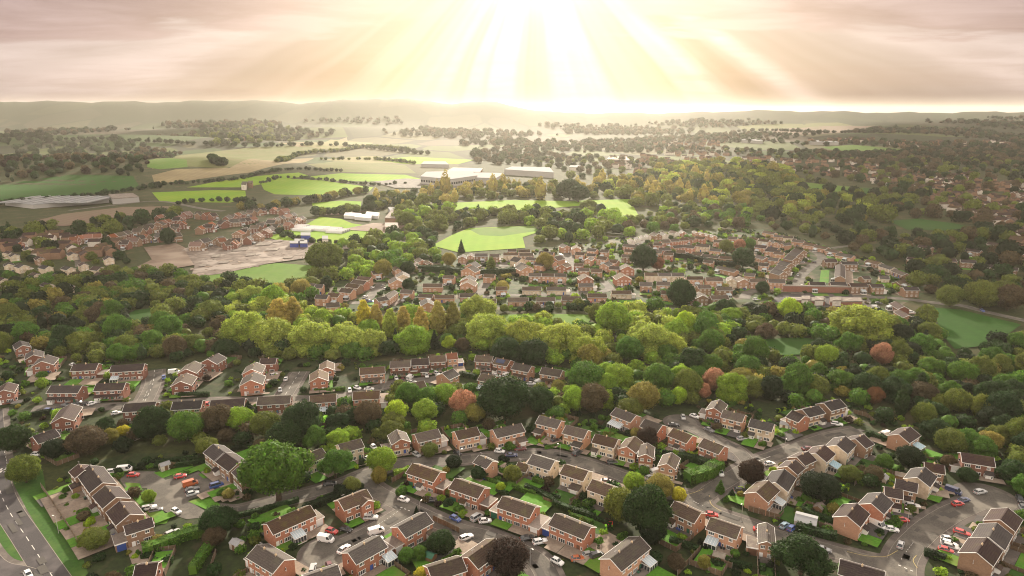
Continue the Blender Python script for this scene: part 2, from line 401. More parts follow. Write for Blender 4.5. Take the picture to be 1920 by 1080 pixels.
def road(pts, w=5.6, pave=1.7, dash=False, bulb=0, mat='asphalt', sides=(1, 1), world=False):
    c = smooth([P(*p) for p in pts]) if not world else pts
    ROADLIFT[0] += .004; z = ROADLIFT[0]
    ROADS.append((c, w/2+pave))
    mb = MB(); ribbon(mb, c, 0, w, z)
    if bulb:
        e = c[-1]; mb.face([(e.x+bulb*math.cos(t), e.y+bulb*math.sin(t), z+.002) for t in np.linspace(0, 2*math.pi, 25)[:-1]])
        ROADS.append(([e, e+Vector((.1, 0, 0))], bulb+pave))
    tag(mb.build('road', M[mat]), kind='structure')
    if pave:
        pz = .02+(z-.05)*.4
        kb = MB(); pv = MB()
        for s in (1, -1):
            if sides[0 if s > 0 else 1]:
                ribbon(pv, c, s*(w/2+pave/2), pave+.3, pz)
                ribbon(kb, c, s*(w/2+.06), .18, .05, top=.05+.004*len(ROADS)**.5)
        if bulb:
            pv.face([(e.x+(bulb+pave)*math.cos(t), e.y+(bulb+pave)*math.sin(t), pz+.003) for t in np.linspace(0, 2*math.pi, 25)[:-1]])
        tag(pv.build('pavement', M['pave']), kind='structure')
        tag(kb.build('kerb', M['kerb']), kind='structure')
    if dash:
        mk = MB(); run = 0
        for i in range(len(c)-1):
            a, b = c[i], c[i+1]; L = (b-a).length; t = 0
            while t < L:
                if (run+t) % 6 < 3:
                    q = a.lerp(b, t/L); r = a.lerp(b, min(1, (t+.5)/L)); d = (b-a).normalized(); n = Vector((-d.y, d.x, 0))*.09
                    mk.face([(q.x-n.x, q.y-n.y, z+.012), (r.x-n.x, r.y-n.y, z+.012), (r.x+n.x, r.y+n.y, z+.012), (q.x+n.x, q.y+n.y, z+.012)])
                t += .5
            run += L
        tag(mk.build('road_marking', M['paint']), kind='structure')
    return c
def line(pts, w=.12, mat='paint', dash=0, z=.13):
    c = smooth([P(*p) for p in pts], 8); mk = MB(); k = 0
    for i in range(len(c)-1):
        if dash:
            a, b = c[i], c[i+1]; n = max(1, int((b-a).length/dash))
            for q in range(n):
                k += 1
                if k % 2: ribbon(mk, [a.lerp(b, q/n), a.lerp(b, (q+1)/n)], 0, w, z)
    if not dash: ribbon(mk, c, 0, w, z)
    tag(mk.build('road_marking', M[mat]), kind='structure')

# fields and clearings (outline in pixels of the photograph)
FIELDS = [
 ('f_dark', [(0,348),(60,338),(130,329),(250,331),(262,350),(150,368),(0,382)]),
 ('f_bright', [(285,361),(400,357),(460,358),(462,374),(430,381),(300,379)]),
 ('f_bright', [(350,352),(400,342),(470,332),(560,324),(578,329),(520,340),(460,352)]),
 ('f_bright', [(488,342),(530,335),(600,338),(700,352),(690,362),(600,367),(515,365),(495,356)]),
 ('f_bright', [(582,331),(640,325),(760,328),(790,336),(690,341),(600,338)]),
 ('f_olive', [(575,308),(640,300),(760,310),(780,325),(620,322)]),
 ('f_pale', [(600,300),(690,292),(790,300),(780,308),(690,306)]),
 ('f_bright', [(700,300),(770,294),(890,300),(860,308),(760,308)]),
 ('f_olive', [(285,318),(330,312),(420,316),(480,308),(560,290),(620,280),(560,272),(460,278),(330,292),(285,302)]),
 ('f_dry', [(285,330),(330,318),(430,316),(520,300),(590,296),(560,306),(470,324),(350,340),(290,345)]),
 ('f_mid', [(277,301),(310,297),(350,300),(352,314),(300,318),(276,314)]),
 ('f_dry', [(520,268),(650,258),(660,274),(560,276)]),
 ('f_bright', [(585,382),(640,377),(678,379),(676,392),(610,395),(588,393)]),
 ('f_brown', [(588,396),(650,395),(690,398),(640,404),(600,405)]),
 ('f_bright', [(485,441),(520,430),(570,425),(600,408),(640,412),(660,420),(730,430),(760,436),(740,446),(700,458),(640,460),(520,452)]),
 ('f_bright', [(810,462),(850,440),(880,429),(1000,424),(1012,436),(980,446),(985,466),(860,474)]),
 ('f_mid', [(878,430),(1000,424),(1010,434),(940,444),(900,442)]),
 ('f_bright', [(840,382),(960,376),(1060,378),(1180,374),(1200,410),(1180,420),(1120,384),(1000,394),(850,398)]),
 ('f_mid', [(375,520),(440,505),(520,494),(600,500),(590,520),(560,532),(480,530),(400,530)]),
 ('f_mid', [(480,512),(540,500),(600,504),(604,516),(560,530),(500,532)]),
 ('f_dark', [(215,600),(255,583),(320,574),(326,590),(290,604),(250,616)]),
 ('f_mid', [(935,592),(1010,589),(1112,592),(1100,612),(940,606)]),
 ('f_dark', [(1392,652),(1430,638),(1500,634),(1548,641),(1550,654),(1520,666),(1440,668)]),
 ('f_dark', [(1748,578),(1800,582),(1915,610),(1890,628),(1830,652),(1790,656),(1768,632),(1755,600)]),
 ('f_dark', [(1875,694),(1925,680),(1925,712),(1890,712)]),
 ('f_dark', [(1665,416),(1720,412),(1785,420),(1825,428),(1770,434),(1700,432)]),
 ('f_dark', [(1590,352),(1650,354),(1655,362),(1620,366)]),
 ('f_mid', [(1500,342),(1540,346),(1600,352),(1590,362),(1510,360)]),
 ('f_mid', [(1540,276),(1600,272),(1690,280),(1700,288),(1600,290)]),
 ('f_olive', [(1380,237),(1480,232),(1570,230),(1600,236),(1520,243),(1400,246)]),
 ('f_brown', [(1440,243),(1540,237),(1640,236),(1630,248),(1480,254)]),
 ('f_brown', [(50,420),(120,402),(230,390),(330,388),(330,400),(250,410),(120,426)]),
 ('earth', [(270,466),(330,458),(372,478),(385,486),(366,498),(320,506),(245,508),(285,488)]),
 ('concrete', [(345,468),(420,450),(470,450),(560,454),(640,462),(655,468),(590,470),(585,484),(500,496),(420,514),(358,522),(365,500)]),
 ('earth', [(640,432),(700,420),(760,425),(740,440),(690,436)]),
 ('f_pale', [(560,210+62),(620,262),(700,268),(690,278),(600,280)]),
]
for i, (mt, pts) in enumerate(FIELDS):
    patch('building_site' if mt == 'concrete' else 'bare_ground' if mt == 'earth' else 'field', pts, M[mt], .10+.02*i)
patch('car_park', [(700,342),(760,336),(800,338),(860,345),(905,348),(880,354),(740,354)], M['asphalt'], 1.2)
# near ground: gardens under the estates
for k, pts in enumerate([
   [(110,1130),(150,960),(120,880),(240,850),(400,850),(600,850),(760,815),(960,790),(1140,760),(1330,745),(1600,750),(1660,790),(1860,840),(1960,880),(1990,1160),(960,1200)],
   [(-30,640),(40,640),(160,690),(300,690),(480,670),(700,680),(880,655),(1070,690),(1060,735),(960,735),(860,740),(700,760),(500,790),(260,790),(100,870),(-30,870)]]):
    patch('garden_ground', pts, M['rough'], .008+.004*k, clear=False)
patch('garden_ground', [(560,535),(700,505),(790,488),(900,480),(1010,470),(1160,448),(1300,434),(1430,430),(1560,466),(1720,515),(1745,545),(1690,572),(1480,575),(1400,566),(1290,575),(1110,572),(1000,580),(780,582),(640,590),(570,560)], mottled('estate_ground', (.050, .075, .02), (.022, .034, .012), .22, (.13, .10, .07), .06, f3=(.52, .66)), .03, clear=False)
patch('grass_verge', [(24,905),(28,885),(80,880),(90,940),(108,972),(150,1030),(170,1090),(140,1100),(95,1030),(50,955)], M['verge'], .022)
patch('grass_verge', [(-20,960),(10,975),(35,1020),(55,1060),(40,1068),(10,1070),(-20,1040)], M['verge'], .022)
road([(-14,770),(-12,820),(-10,870),(0,920),(18,960),(50,1008),(97,1079),(150,1155)], 6.8, 2.0, dash=True, mat='asphalt_dark')
road([(-60,1000),(-20,1062),(30,1078),(75,1090)], 7, 1.5, mat='asphalt_dark')
B = road([(395,958),(440,960),(500,945),(575,926),(640,908),(690,888),(745,871),(840,864),(909,858),(987,852),(1035,853),(1082,864),(1129,879),(1176,897),(1230,917),(1300,931)], 5.6, 1.6)
road([(676,898),(705,921),(756,948),(817,977),(862,994),(909,1006),(956,1024),(1000,1046),(1025,1080),(1030,1120)], 6.0, 1.9)
road([(762,958),(728,978),(684,1004),(645,1022),(612,1036)], 6.6, 1.6, bulb=6.5)
road([(1612,808),(1566,816),(1519,831),(1471,848),(1415,870),(1368,898),(1336,918),(1312,936)], 6.0, 1.8)
road([(1298,930),(1318,952),(1352,968),(1399,984),(1446,1001),(1509,1019),(1582,1040),(1645,1056),(1690,1062)], 6.0, 1.8)
road([(1695,1110),(1690,1060),(1702,1030),(1722,1008),(1742,990),(1780,965),(1818,948),(1850,934)], 7.0, 1.8, bulb=8)
road([(1405,868),(1383,845),(1345,826),(1305,804),(1278,792)], 5.2, 1.4, bulb=6)
road([(60,768),(107,763),(175,763),(225,761),(262,757),(320,756),(400,751),(462,751),(525,747),(575,748),(650,742),(712,727),(745,717),(800,713),(830,708)], 5.2, 1.3)
road([(290,694),(286,722),(270,756)], 6.5, 1.6, dash=True)
road([(562,697),(548,720),(530,748)], 6.5, 1.6, dash=True)
road([(915,690),(925,706),(965,716),(1000,720)], 5.4, 1.0, bulb=6)
patch('parking_court', [(222,896),(250,884),(290,884),(310,900),(345,892),(372,884),(395,900),(418,910),(410,918),(352,938),(390,962),(384,970),(350,974),(318,964),(290,948),(275,915),(236,916)], M['asphalt'], .085)
COURT = CLEAR[-1]
for k, pts in enumerate([[(353,941),(389,930),(414,947),(397,960)], [(234,905),(262,907),(268,920),(240,918)], [(288,887),(330,878),(366,874),(335,886),(305,897)], [(372,890),(398,884),(404,893),(382,898)], [(300,960),(322,966),(312,982),(290,985)]]):
    patch('lawn', pts, M['lawn'], .12+.004*k)
# mid estate
for pts, w in (([(1495,552),(1500,520),(1521,500),(1542,486),(1532,474),(1512,464)], 8), ([(1395,560),(1405,548),(1440,546)], 7), ([(1600,556),(1650,558),(1700,561),(1745,567),(1802,573),(1845,584),(1925,602)], 7),
               ([(1618,556),(1632,585)], 6), ([(716,530),(702,548),(680,566),(655,568)], 7), ([(912,530),(900,548),(888,556)], 7), ([(1132,528),(1141,543),(1092,551),(1000,553),(900,556)], 6),
               ([(1071,510),(1062,484),(1080,470)], 13), ([(940,500),(935,482)], 12), ([(150,500),(152,480),(185,470)], 7), ([(500,430),(520,420),(590,411)], 5), ([(480,455),(470,440),(520,423),(590,411)], 5),
               ([(1640,470),(1600,462),(1560,466)], 6), ([(1290,300),(1292,340)], 9), ([(1100,440),(1180,446),(1280,445),(1400,455)], 6), ([(130,395),(220,385),(300,378),(380,392),(420,396)], 8)):
    road(pts, w, 0)
# markings
line([(720,925),(744,937),(768,948)], .15, dash=0, z=.14) if False else None
line([(744,949),(772,960)], .35, dash=.7, z=.15)
line([(1300,940),(1316,948),(1332,953)], .3, dash=.7, z=.15)
line([(1285,929),(1305,923),(1319,917)], .14, 'paint_yellow', z=.15)
line([(1330,928),(1333,945),(1350,958),(1367,965)], .14, 'paint_yellow', z=.15)
line([(1588,1035),(1625,1043),(1660,1044),(1683,1033)], .14, 'paint_yellow', z=.15)
line([(1718,1042),(1712,1052),(1720,1066)], .14, 'paint_yellow', z=.15)
line([(1684,1060),(1712,1072)], .35, dash=.7, z=.15)
line([(1712,1018),(1700,1034),(1688,1052)], .14, dash=2, z=.15)
line([(1414,868),(1440,858),(1460,850)], .2, dash=0, z=.15)
line([(8,847),(13,870),(10,880)], .15, dash=.8, z=.15)
line([(0,881),(12,880)], 1.5, dash=.6, z=.15); line([(0,885),(12,884)], 1.5, dash=.6, z=.15)
line([(268,752),(280,724),(284,712)], .12, dash=2, z=.15)
line([(752,955),(728,972),(708,985)], .12, dash=2.5, z=.15)
# ---------------------------------------------------------------- foliage
def leafmat(name, use_attr):
    m, g, b = material(name, .75, .15)
    col = g.n('ShaderNodeAttribute', attribute_name='tone').outputs['Color'] if use_attr else g.n('ShaderNodeObjectInfo').outputs['Color']
    rnd = g.n('ShaderNodeAttribute', attribute_name='rnd').outputs['Fac']
    hs = g.n('ShaderNodeHueSaturation'); g.put(hs.inputs['Color'], col)
    g.put(hs.inputs['Value'], g.m('ADD', g.m('MULTIPLY', rnd, 1.1), .45)); g.put(hs.inputs['Hue'], g.m('ADD', g.m('MULTIPLY', g.m('FRACT', g.m('MULTIPLY', rnd, 7.3)), .03), .485))
    g.put(b.inputs['Base Color'], hs.outputs[0])
    tr = g.n('ShaderNodeBsdfTranslucent'); g.put(tr.inputs[0], hs.outputs[0])
    mx = g.n('ShaderNodeMixShader'); mx.inputs[0].default_value = .38
    g.put(mx.inputs[1], b.outputs[0]); g.put(mx.inputs[2], tr.outputs[0])
    out = [n for n in m.node_tree.nodes if n.type == 'OUTPUT_MATERIAL'][0]; g.put(out.inputs[0], mx.outputs[0])
    return m
LEAF = leafmat('foliage', False); LEAF_MASS = leafmat('foliage_mass', True)
ICO = None
def ico():
    global ICO
    if ICO is None:
        import bmesh
        b = bmesh.new(); bmesh.ops.create_icosphere(b, subdivisions=2, radius=1)
        ICO = (np.array([v.co for v in b.verts]), np.array([[v.index for v in f.verts] for f in b.faces])); b.free()
    return ICO
def sph(n, r):
    d = r.normal(size=(n, 3)); return d/np.linalg.norm(d, axis=1)[:, None]
def crown_arrays(kind, nleaf, leaf, seed):
    "leaf-clump quads and inner boughs of a crown that stands on z=0 with a half-width of 1; returns V, Q(quads), rnd"
    r = np.random.default_rng(seed)
    lob = []
    if kind == 'round':
        h = 1.55; n = 36
        d = sph(n, r); d[:, 2] = np.abs(d[:, 2])*1.0-.25
        for q in d:
            s = r.uniform(.16, .40); lob.append((q[0]*(.98-s), q[1]*(.98-s), .80+q[2]*(.80-s*.5), s))
        lob += [(0, 0, .8, .62), (.2, .1, .55, .5), (-.2, -.1, .6, .5)]
    elif kind == 'billow':
        h = 1.5
        for k in range(44):
            a = r.uniform(0, 2*math.pi); rr = math.sqrt(r.uniform(0, 1))*.78; s = r.uniform(.13, .32)
            lob.append((rr*math.cos(a), rr*math.sin(a), .35+1.0*(1-rr**2)**.5*r.uniform(.75, 1.05)-.1, s))
        lob += [(0, 0, .7, .6)]
        for k in range(12):
            a = 2*math.pi*k/12; lob.append((.66*math.cos(a), .66*math.sin(a), r.uniform(.25, .5), .3))
    elif kind == 'tall':
        h = 3.0
        for k in range(26):
            t = k/25; a = k*2.4; w = .62*math.sin(math.pi*min(1, (t*.9+.14)))**.6
            s = .40*(1-.45*t); lob.append(((w-s*.5)*math.cos(a)*.9, (w-s*.5)*math.sin(a)*.9, .35+2.5*t, s))
        for k in range(6): lob.append((0, 0, .5+.42*k, .5*(1-.1*k)))
    elif kind == 'cone':
        h = 2.9
        for k in range(30):
            t = k/29; a = k*2.4; w = .85*(1-t)**.85+.04
            s = .34*(1-.75*t); lob.append((max(w-s, 0)*math.cos(a), max(w-s, 0)*math.sin(a), .2+2.5*t, s))
        for k in range(6): lob.append((0, 0, .35+.4*k, .5*(1-.16*k)))
    elif kind == 'spread':
        h = 1.3
        for k in range(9):
            a = 2.4*k; rr = r.uniform(.35, .62)
            cx, cy, cz = rr*math.cos(a), rr*math.sin(a), r.uniform(.45, .85)
            for q in range(6):
                d = sph(1, r)[0]; s = r.uniform(.15, .26)
                lob.append((cx+d[0]*.22, cy+d[1]*.22, cz+abs(d[2])*.2, s))
        for q in range(10): d = sph(1, r)[0]; lob.append((d[0]*.3, d[1]*.3, .85+abs(d[2])*.3, .26))
        lob += [(0, 0, .7, .5)]
    else:  # bush
        for k in range(12):
            d = sph(1, r)[0]; s = r.uniform(.3, .45); lob.append((d[0]*(.95-s), d[1]*(.95-s), .5+d[2]*.35, s))
        lob.append((0, 0, .45, .5))
    lob = np.array(lob)
    # leaf clumps on the skins of the lobes, where they are not inside another lobe
    w = lob[:, 3]**2; idx = r.choice(len(lob), size=nleaf*3, p=w/w.sum())
    d = sph(nleaf*3, r); rad = lob[idx, 3]*(1+np.abs(r.normal(0, .19, nleaf*3))-.10)
    c = lob[idx, :3]+d*rad[:, None]
    dist = np.linalg.norm(c[:, None, :]-lob[None, :, :3], axis=2)-lob[None, :, 3]*.9
    dist[np.arange(len(c)), idx] = 9
    keep = (dist.min(1) > 0) & (c[:, 2] > .02)
    c, d = c[keep][:nleaf], d[keep][:nleaf]
    n = d+r.normal(scale=.55, size=d.shape); n /= np.linalg.norm(n, axis=1)[:, None]
    a = np.cross(n, r.normal(size=n.shape)); a /= np.linalg.norm(a, axis=1)[:, None]; b = np.cross(n, a)
    s = leaf*r.uniform(.6, 1.3, len(c))[:, None]; s2 = s*r.uniform(.5, .9, len(c))[:, None]
    V = np.stack([c-a*s, c-b*s2, c+a*s, c+b*s2], 1).reshape(-1, 3)
    Q = np.arange(len(V)).reshape(-1, 4)
    # tone varies from clump to clump as well as leaf to leaf
    lobr = r.uniform(0, 1, len(lob)); rn = .5*lobr[idx[keep][:nleaf]]+.5*r.uniform(0, 1, len(c))
    # boughs: the dense inside that stops one seeing through
    iv, it = ico(); CV = []; CQ = []; k = 0
    for (x, y, z, s_) in lob:
        vv = iv*(s_*.86)*(1+r.uniform(-.14, .14, len(iv)))[:, None]+np.array([x, y, z]); vv[:, 2] = np.maximum(vv[:, 2], .03)
        CV.append(vv); CQ.append(np.concatenate([it, it[:, :1]*0-1], 1)+0+np.where(True, 0, 0)); k += 1
    return V, Q, rn, CV, it
def crown_mesh(name, kind, nleaf, leaf, seed):
    V, Q, rn, CV, it = crown_arrays(kind, nleaf, leaf, seed)
    r = np.random.default_rng(seed+99)
    # inner boughs as thin quads (a triangle with one corner doubled would be degenerate): use triangles split to their own mesh format
    me = bpy.data.meshes.new(name)
    allV = [V]; faces = [Q.ravel()]; start = list(range(0, len(Q)*4, 4)); off = len(V); L = len(Q)*4; rr = [rn]
    for cv in CV:
        allV.append(cv); faces.append((it+off).ravel()); start += list(range(L, L+len(it)*3, 3)); L += len(it)*3; off += len(cv)
        rr.append(np.clip(r.normal(.45, .2, len(it)), 0, 1))
    A = np.concatenate(allV); fl = np.concatenate(faces)
    me.vertices.add(len(A)); me.vertices.foreach_set('co', A.astype(np.float32).ravel())
    me.loops.add(len(fl)); me.loops.foreach_set('vertex_index', fl.astype(np.int32))
    me.polygons.add(len(start)); me.polygons.foreach_set('loop_start', np.array(start, np.int32))
    at = me.attributes.new('rnd', 'FLOAT', 'FACE'); at.data.foreach_set('value', np.concatenate(rr).astype(np.float32))
    me.materials.append(LEAF); me.update(calc_edges=True); return me
CROWNS = {}
for kd, n, lf in (('round', 8000, .040), ('billow', 8500, .040), ('tall', 5500, .05), ('cone', 4500, .05), ('spread', 8000, .036), ('bush', 1700, .085)):
    CROWNS[kd] = [crown_mesh('crown', kd, n, lf, 10*i+len(kd)) for i in range(5)]
def trunk_mesh(seed, kind):
    r = random.Random(seed); mb = MB(); top = {'tall': 2.2, 'cone': 2.3}.get(kind, .85)
    mb.tube((0, 0, -.05), (.02, 0, top*.45), .075, .055, 7); mb.tube((.02, 0, top*.45), (0, .03, top), .055, .02, 6)
    for k in range(5):
        a = 2.4*k+r.random(); z = top*(.3+.11*k); l = r.uniform(.3, .5)
        mb.tube((.02, 0, z), (l*math.cos(a), l*math.sin(a), z+l*.7), .035, .01, 5)
    return mb.mesh('trunk', M['bark'])
TRUNKS = {k: trunk_mesh(3, k) for k in CROWNS}
TONE = {   # albedo of the foliage
 'green': (.080, .165, .020), 'dark': (.028, .058, .016), 'deep': (.017, .031, .011), 'olive': (.13, .160, .028), 'light': (.22, .34, .032), 'lime': (.30, .42, .025),
 'yellow': (.46, .42, .035), 'gold': (.40, .33, .08), 'brown': (.10, .075, .038), 'orange': (.42, .21, .115), 'rust': (.22, .10, .05), 'purple': (.046, .030, .022), 'willow': (.31, .37, .055), 'blue': (.06, .10, .06), 'autumn': (.24, .21, .045)}
NT_ = [0]
def tree(x, y, z, R, kind, tone, label, cat='tree', group=None, hs=1.0, lift=0.0, name=None, jit=.12):
    "one tree (> crown, trunk) of half-width R metres"
    NT_[0] += 1; r = random.Random(NT_[0]*7+1)
    nm = name or {'cone': 'conifer', 'tall': 'poplar_tree', 'bush': 'bush'}.get(kind, 'broadleaf_tree')
    t = empty(nm, (x, y, z), r.uniform(0, 6.28)); tag(t, label, cat, group)
    c = link('crown', r.choice(CROWNS[kind]), t); c.scale = (R, R, R*hs); c.location = (0, 0, lift*R)
    b = TONE[tone]; k = 1+r.uniform(-jit, jit); c.color = (b[0]*k*(1+r.uniform(-jit, jit)*.6), b[1]*k, b[2]*k*(1+r.uniform(-jit, jit)), 1)
    if kind != 'bush':
        tr = link('trunk', TRUNKS[kind], t); q = R*(1 if kind in ('tall', 'cone') else 1)
        tr.scale = (q, q, q*(hs+lift*.5))
    return t
# ---------------------------------------------------------------- houses
BOX = {}
def unit(name, mat, fn):
    if name not in BOX: mb = MB(); fn(mb); BOX[name] = mb.mesh(name, mat)
    return BOX[name]
def win_mesh(w, h, bars):
    "white frame standing 4 cm proud of the wall, face towards -y; centre of the sill at the origin"
    def f(mb):
        t = .12
        for x0, x1, z0, z1 in ((-w/2, w/2, 0, t), (-w/2, w/2, h-t, h), (-w/2, -w/2+t, t, h-t), (w/2-t, w/2, t, h-t)): mb.box(x0, -.05, z0, x1, .0, z1)
        for k in range(1, bars+1):
            x = -w/2+w*k/(bars+1); mb.box(x-.05, -.048, t, x+.05, 0, h-t)
        mb.box(-w/2-.06, -.11, -.07, w/2+.06, 0, -.001)
    def p(mb): mb.face([(-w/2+.06, -.022, .06), (w/2-.06, -.022, .06), (w/2-.06, -.022, h-.06), (-w/2+.06, -.022, h-.06)])
    return unit('window %g %g %d' % (w, h, bars), M['white'], f), unit('pane %g %g' % (w, h), M['glass'], p)
def put_win(root, mtx, w, h, bars=1, pane=True):
    f, p = win_mesh(w, h, bars); o = link('window', f, root, mtx)
    if pane: link('pane', p, o)
def door_mesh(w, h, mat, ribs=0):
    def f(mb):
        mb.box(-w/2, -.06, 0, w/2, 0, h)
        for k in range(ribs): z = h*(k+.5)/ribs; mb.box(-w/2+.05, -.085, z-.03, w/2-.05, -.06, z+.03)
        if not ribs: mb.box(-w/2+.15, -.085, h*.55, w/2-.15, -.06, h-.2)
    return unit('door %g %g %s %d' % (w, h, mat, ribs), M[mat], f)
def at(x, y, z, rz=0): return Matrix.Translation((x, y, z)) @ Matrix.Rotation(rz, 4, 'Z')
def gable_roof(mb, x0, x1, y0, y1, z, rise, along, over=.35, t=.16):
    if along == 'x':
        m = (y0+y1)/2; e = rise/(m-y0)*over
        a = (x0-over*.7, x1+over*.7)
        mb.slab([(a[0], y0-over, z-e), (a[1], y0-over, z-e), (a[1], m, z+rise), (a[0], m, z+rise)], t)
        mb.slab([(a[1], y1+over, z-e), (a[0], y1+over, z-e), (a[0], m+.001, z+rise-.001), (a[1], m+.001, z+rise-.001)], t)
        mb.box(a[0], m-.12, z+rise-.05, a[1], m+.12, z+rise+.07)
    else:
        m = (x0+x1)/2; e = rise/(m-x0)*over
        a = (y0-over*.7, y1+over*.7)
        mb.slab([(x0-over, a[1], z-e), (x0-over, a[0], z-e), (m, a[0], z+rise), (m, a[1], z+rise)], t)
        mb.slab([(x1+over, a[0], z-e), (x1+over, a[1], z-e), (m+.001, a[1], z+rise-.001), (m+.001, a[0], z+rise-.001)], t)
        mb.box(m-.12, a[0], z+rise-.05, m+.12, a[1], z+rise+.07)
def barge(mb, p, q, s=.17, out=(0, 0)):
    "a white board from p to q, hung below"
    p = Vector(p); q = Vector(q); n = Vector((q.y-p.y, p.x-q.x, 0)).normalized()*.05 if (q-p).to_2d().length > .01 else Vector((.05, 0, 0))
    mb.slab([p+n, q+n, q-n, p-n], s)
def walls(mb, x0, x1, y0, y1, z, rise, along):
    mb.face([(x0,y0,0),(x1,y0,0),(x1,y0,z),(x0,y0,z)]); mb.face([(x1,y1,0),(x0,y1,0),(x0,y1,z),(x1,y1,z)])
    mb.face([(x1,y0,0),(x1,y1,0),(x1,y1,z),(x1,y0,z)]); mb.face([(x0,y1,0),(x0,y0,0),(x0,y0,z),(x0,y1,z)])
    if along == 'x':
        m = (y0+y1)/2
        mb.face([(x1,y0,z),(x1,y1,z),(x1,m,z+rise-.2)]); mb.face([(x0,y1,z),(x0,y0,z),(x0,m,z+rise-.2)])
    else:
        m = (x0+x1)/2
        mb.face([(x0,y0,z),(x1,y0,z),(m,y0,z+rise-.2)]); mb.face([(x1,y1,z),(x0,y1,z),(m,y1,z+rise-.2)])
HOUSES = []     # footprints: (origin, ux, uy, w, d, label)
def garage(root, x, y, w, d, h, door, mat, side=0, roof='felt'):
    "flat-roofed garage, part of the house: x,y its front corner nearest the house corner"
    mb = MB(); mb.box(x, y, 0, x+w, y+d, h); gz = mb.build('garage', M[mat], root)
    r = MB(); r.box(x-.12, y-.2, h+.002, x+w+.12, y+d+.1, h+.1); r.build('garage_roof', M[roof], gz)
    t = MB(); t.box(x-.16, y-.26, h-.22, x+w+.16, y-.201, h+.13); t.box(x-.18, y-.2, h-.2, x-.121, y+d+.1, h+.12); t.box(x+w+.121, y-.2, h-.2, x+w+.18, y+d+.1, h+.12); t.build('fascia', M['white'], gz)
    link('garage_door', door_mesh(2.3, 2.05, door, 5), gz, at(x+w/2, y-.002, .02))
def conservatory(root, x, y, w, d, blue=False):
    "white framed glass room standing in front (towards -y) of the wall"
    g_ = MB(); h = 2.1
    for k in range(int(w/0.9)+1):
        xx = x+w*k/int(w/0.9); g_.box(xx-.05, y-d, .5, xx+.05, y-d+.1, h); g_.box(xx-.05, y-.1, h, xx+.05, y-.0, h+.9) if 0 else None
    for k in range(int(d/0.9)+1):
        yy_ = y-d*k/int(d/0.9)
        for xx in (x, x+w): g_.box(xx-.05, yy_-.05, .5, xx+.05, yy_+.05, h)
    g_.box(x-.06, y-d-.05, 0, x+w+.06, y-d+.12, .55); g_.box(x-.06, y-d+.12, 0, x+.06, y, .55); g_.box(x+w-.06, y-d+.12, 0, x+w+.06, y, .55)
    g_.box(x-.08, y-d-.08, h, x+w+.08, y-d+.1, h+.14); g_.box(x-.08, y-d+.1, h, x+.1, y, h+.14); g_.box(x+w-.1, y-d+.1, h, x+w+.08, y, h+.14)
    n = max(3, int(w/.7))
    for k in range(n+1):
        xx = x+w*k/n; g_.tube((xx, y-d, h+.16), (xx, y, h+.95), .045, .045, 4)
    c = g_.build('conservatory', M['white'], root)
    p = MB(); p.slab([(x, y-d, h+.14), (x+w, y-d, h+.14), (x+w, y, h+.92), (x, y, h+.92)], .03); p.build('glass_roof', M['glass_blue' if blue else 'glass_roof'], c)
    q = MB(); q.box(x+.02, y-d+.04, .55, x+w-.02, y-d+.06, h); q.box(x+.02, y-d+.06, .55, x+.04, y, h); q.box(x+w-.04, y-d+.06, .55, x+w-.02, y, h); q.build('glass_wall', M['glass'], c)
def porch(root, x, y, w, d, mat, roofm, white=True):
    mb = MB(); mb.box(x, y-d, 0, x+w, y-.002, 2.2); p = mb.build('porch', M['white'] if white else M[mat], root)
    r = MB(); r.slab([(x-.25, y-d-.3, 2.2), (x+w+.25, y-d-.3, 2.2), (x+w+.25, y-.01, 2.95), (x-.25, y-.01, 2.95)], .12); r.build('porch_roof', M[roofm], p)
    link('door', door_mesh(.9, 2.0, 'door_white', 0), p, at(x+w/2, y-d-.002, .05))
    if w > 2: put_win(p, at(x+w*.82, y-d-.002, .9), .6, 1.0, 0)
STY = dict(b='brick_red', o='brick_orange', n='brick_brown', d='brick_dark', c='cream', w='white_wall')
RF = dict(B='roof', G='roof_grey', D='roof_dark', R='roof_red')
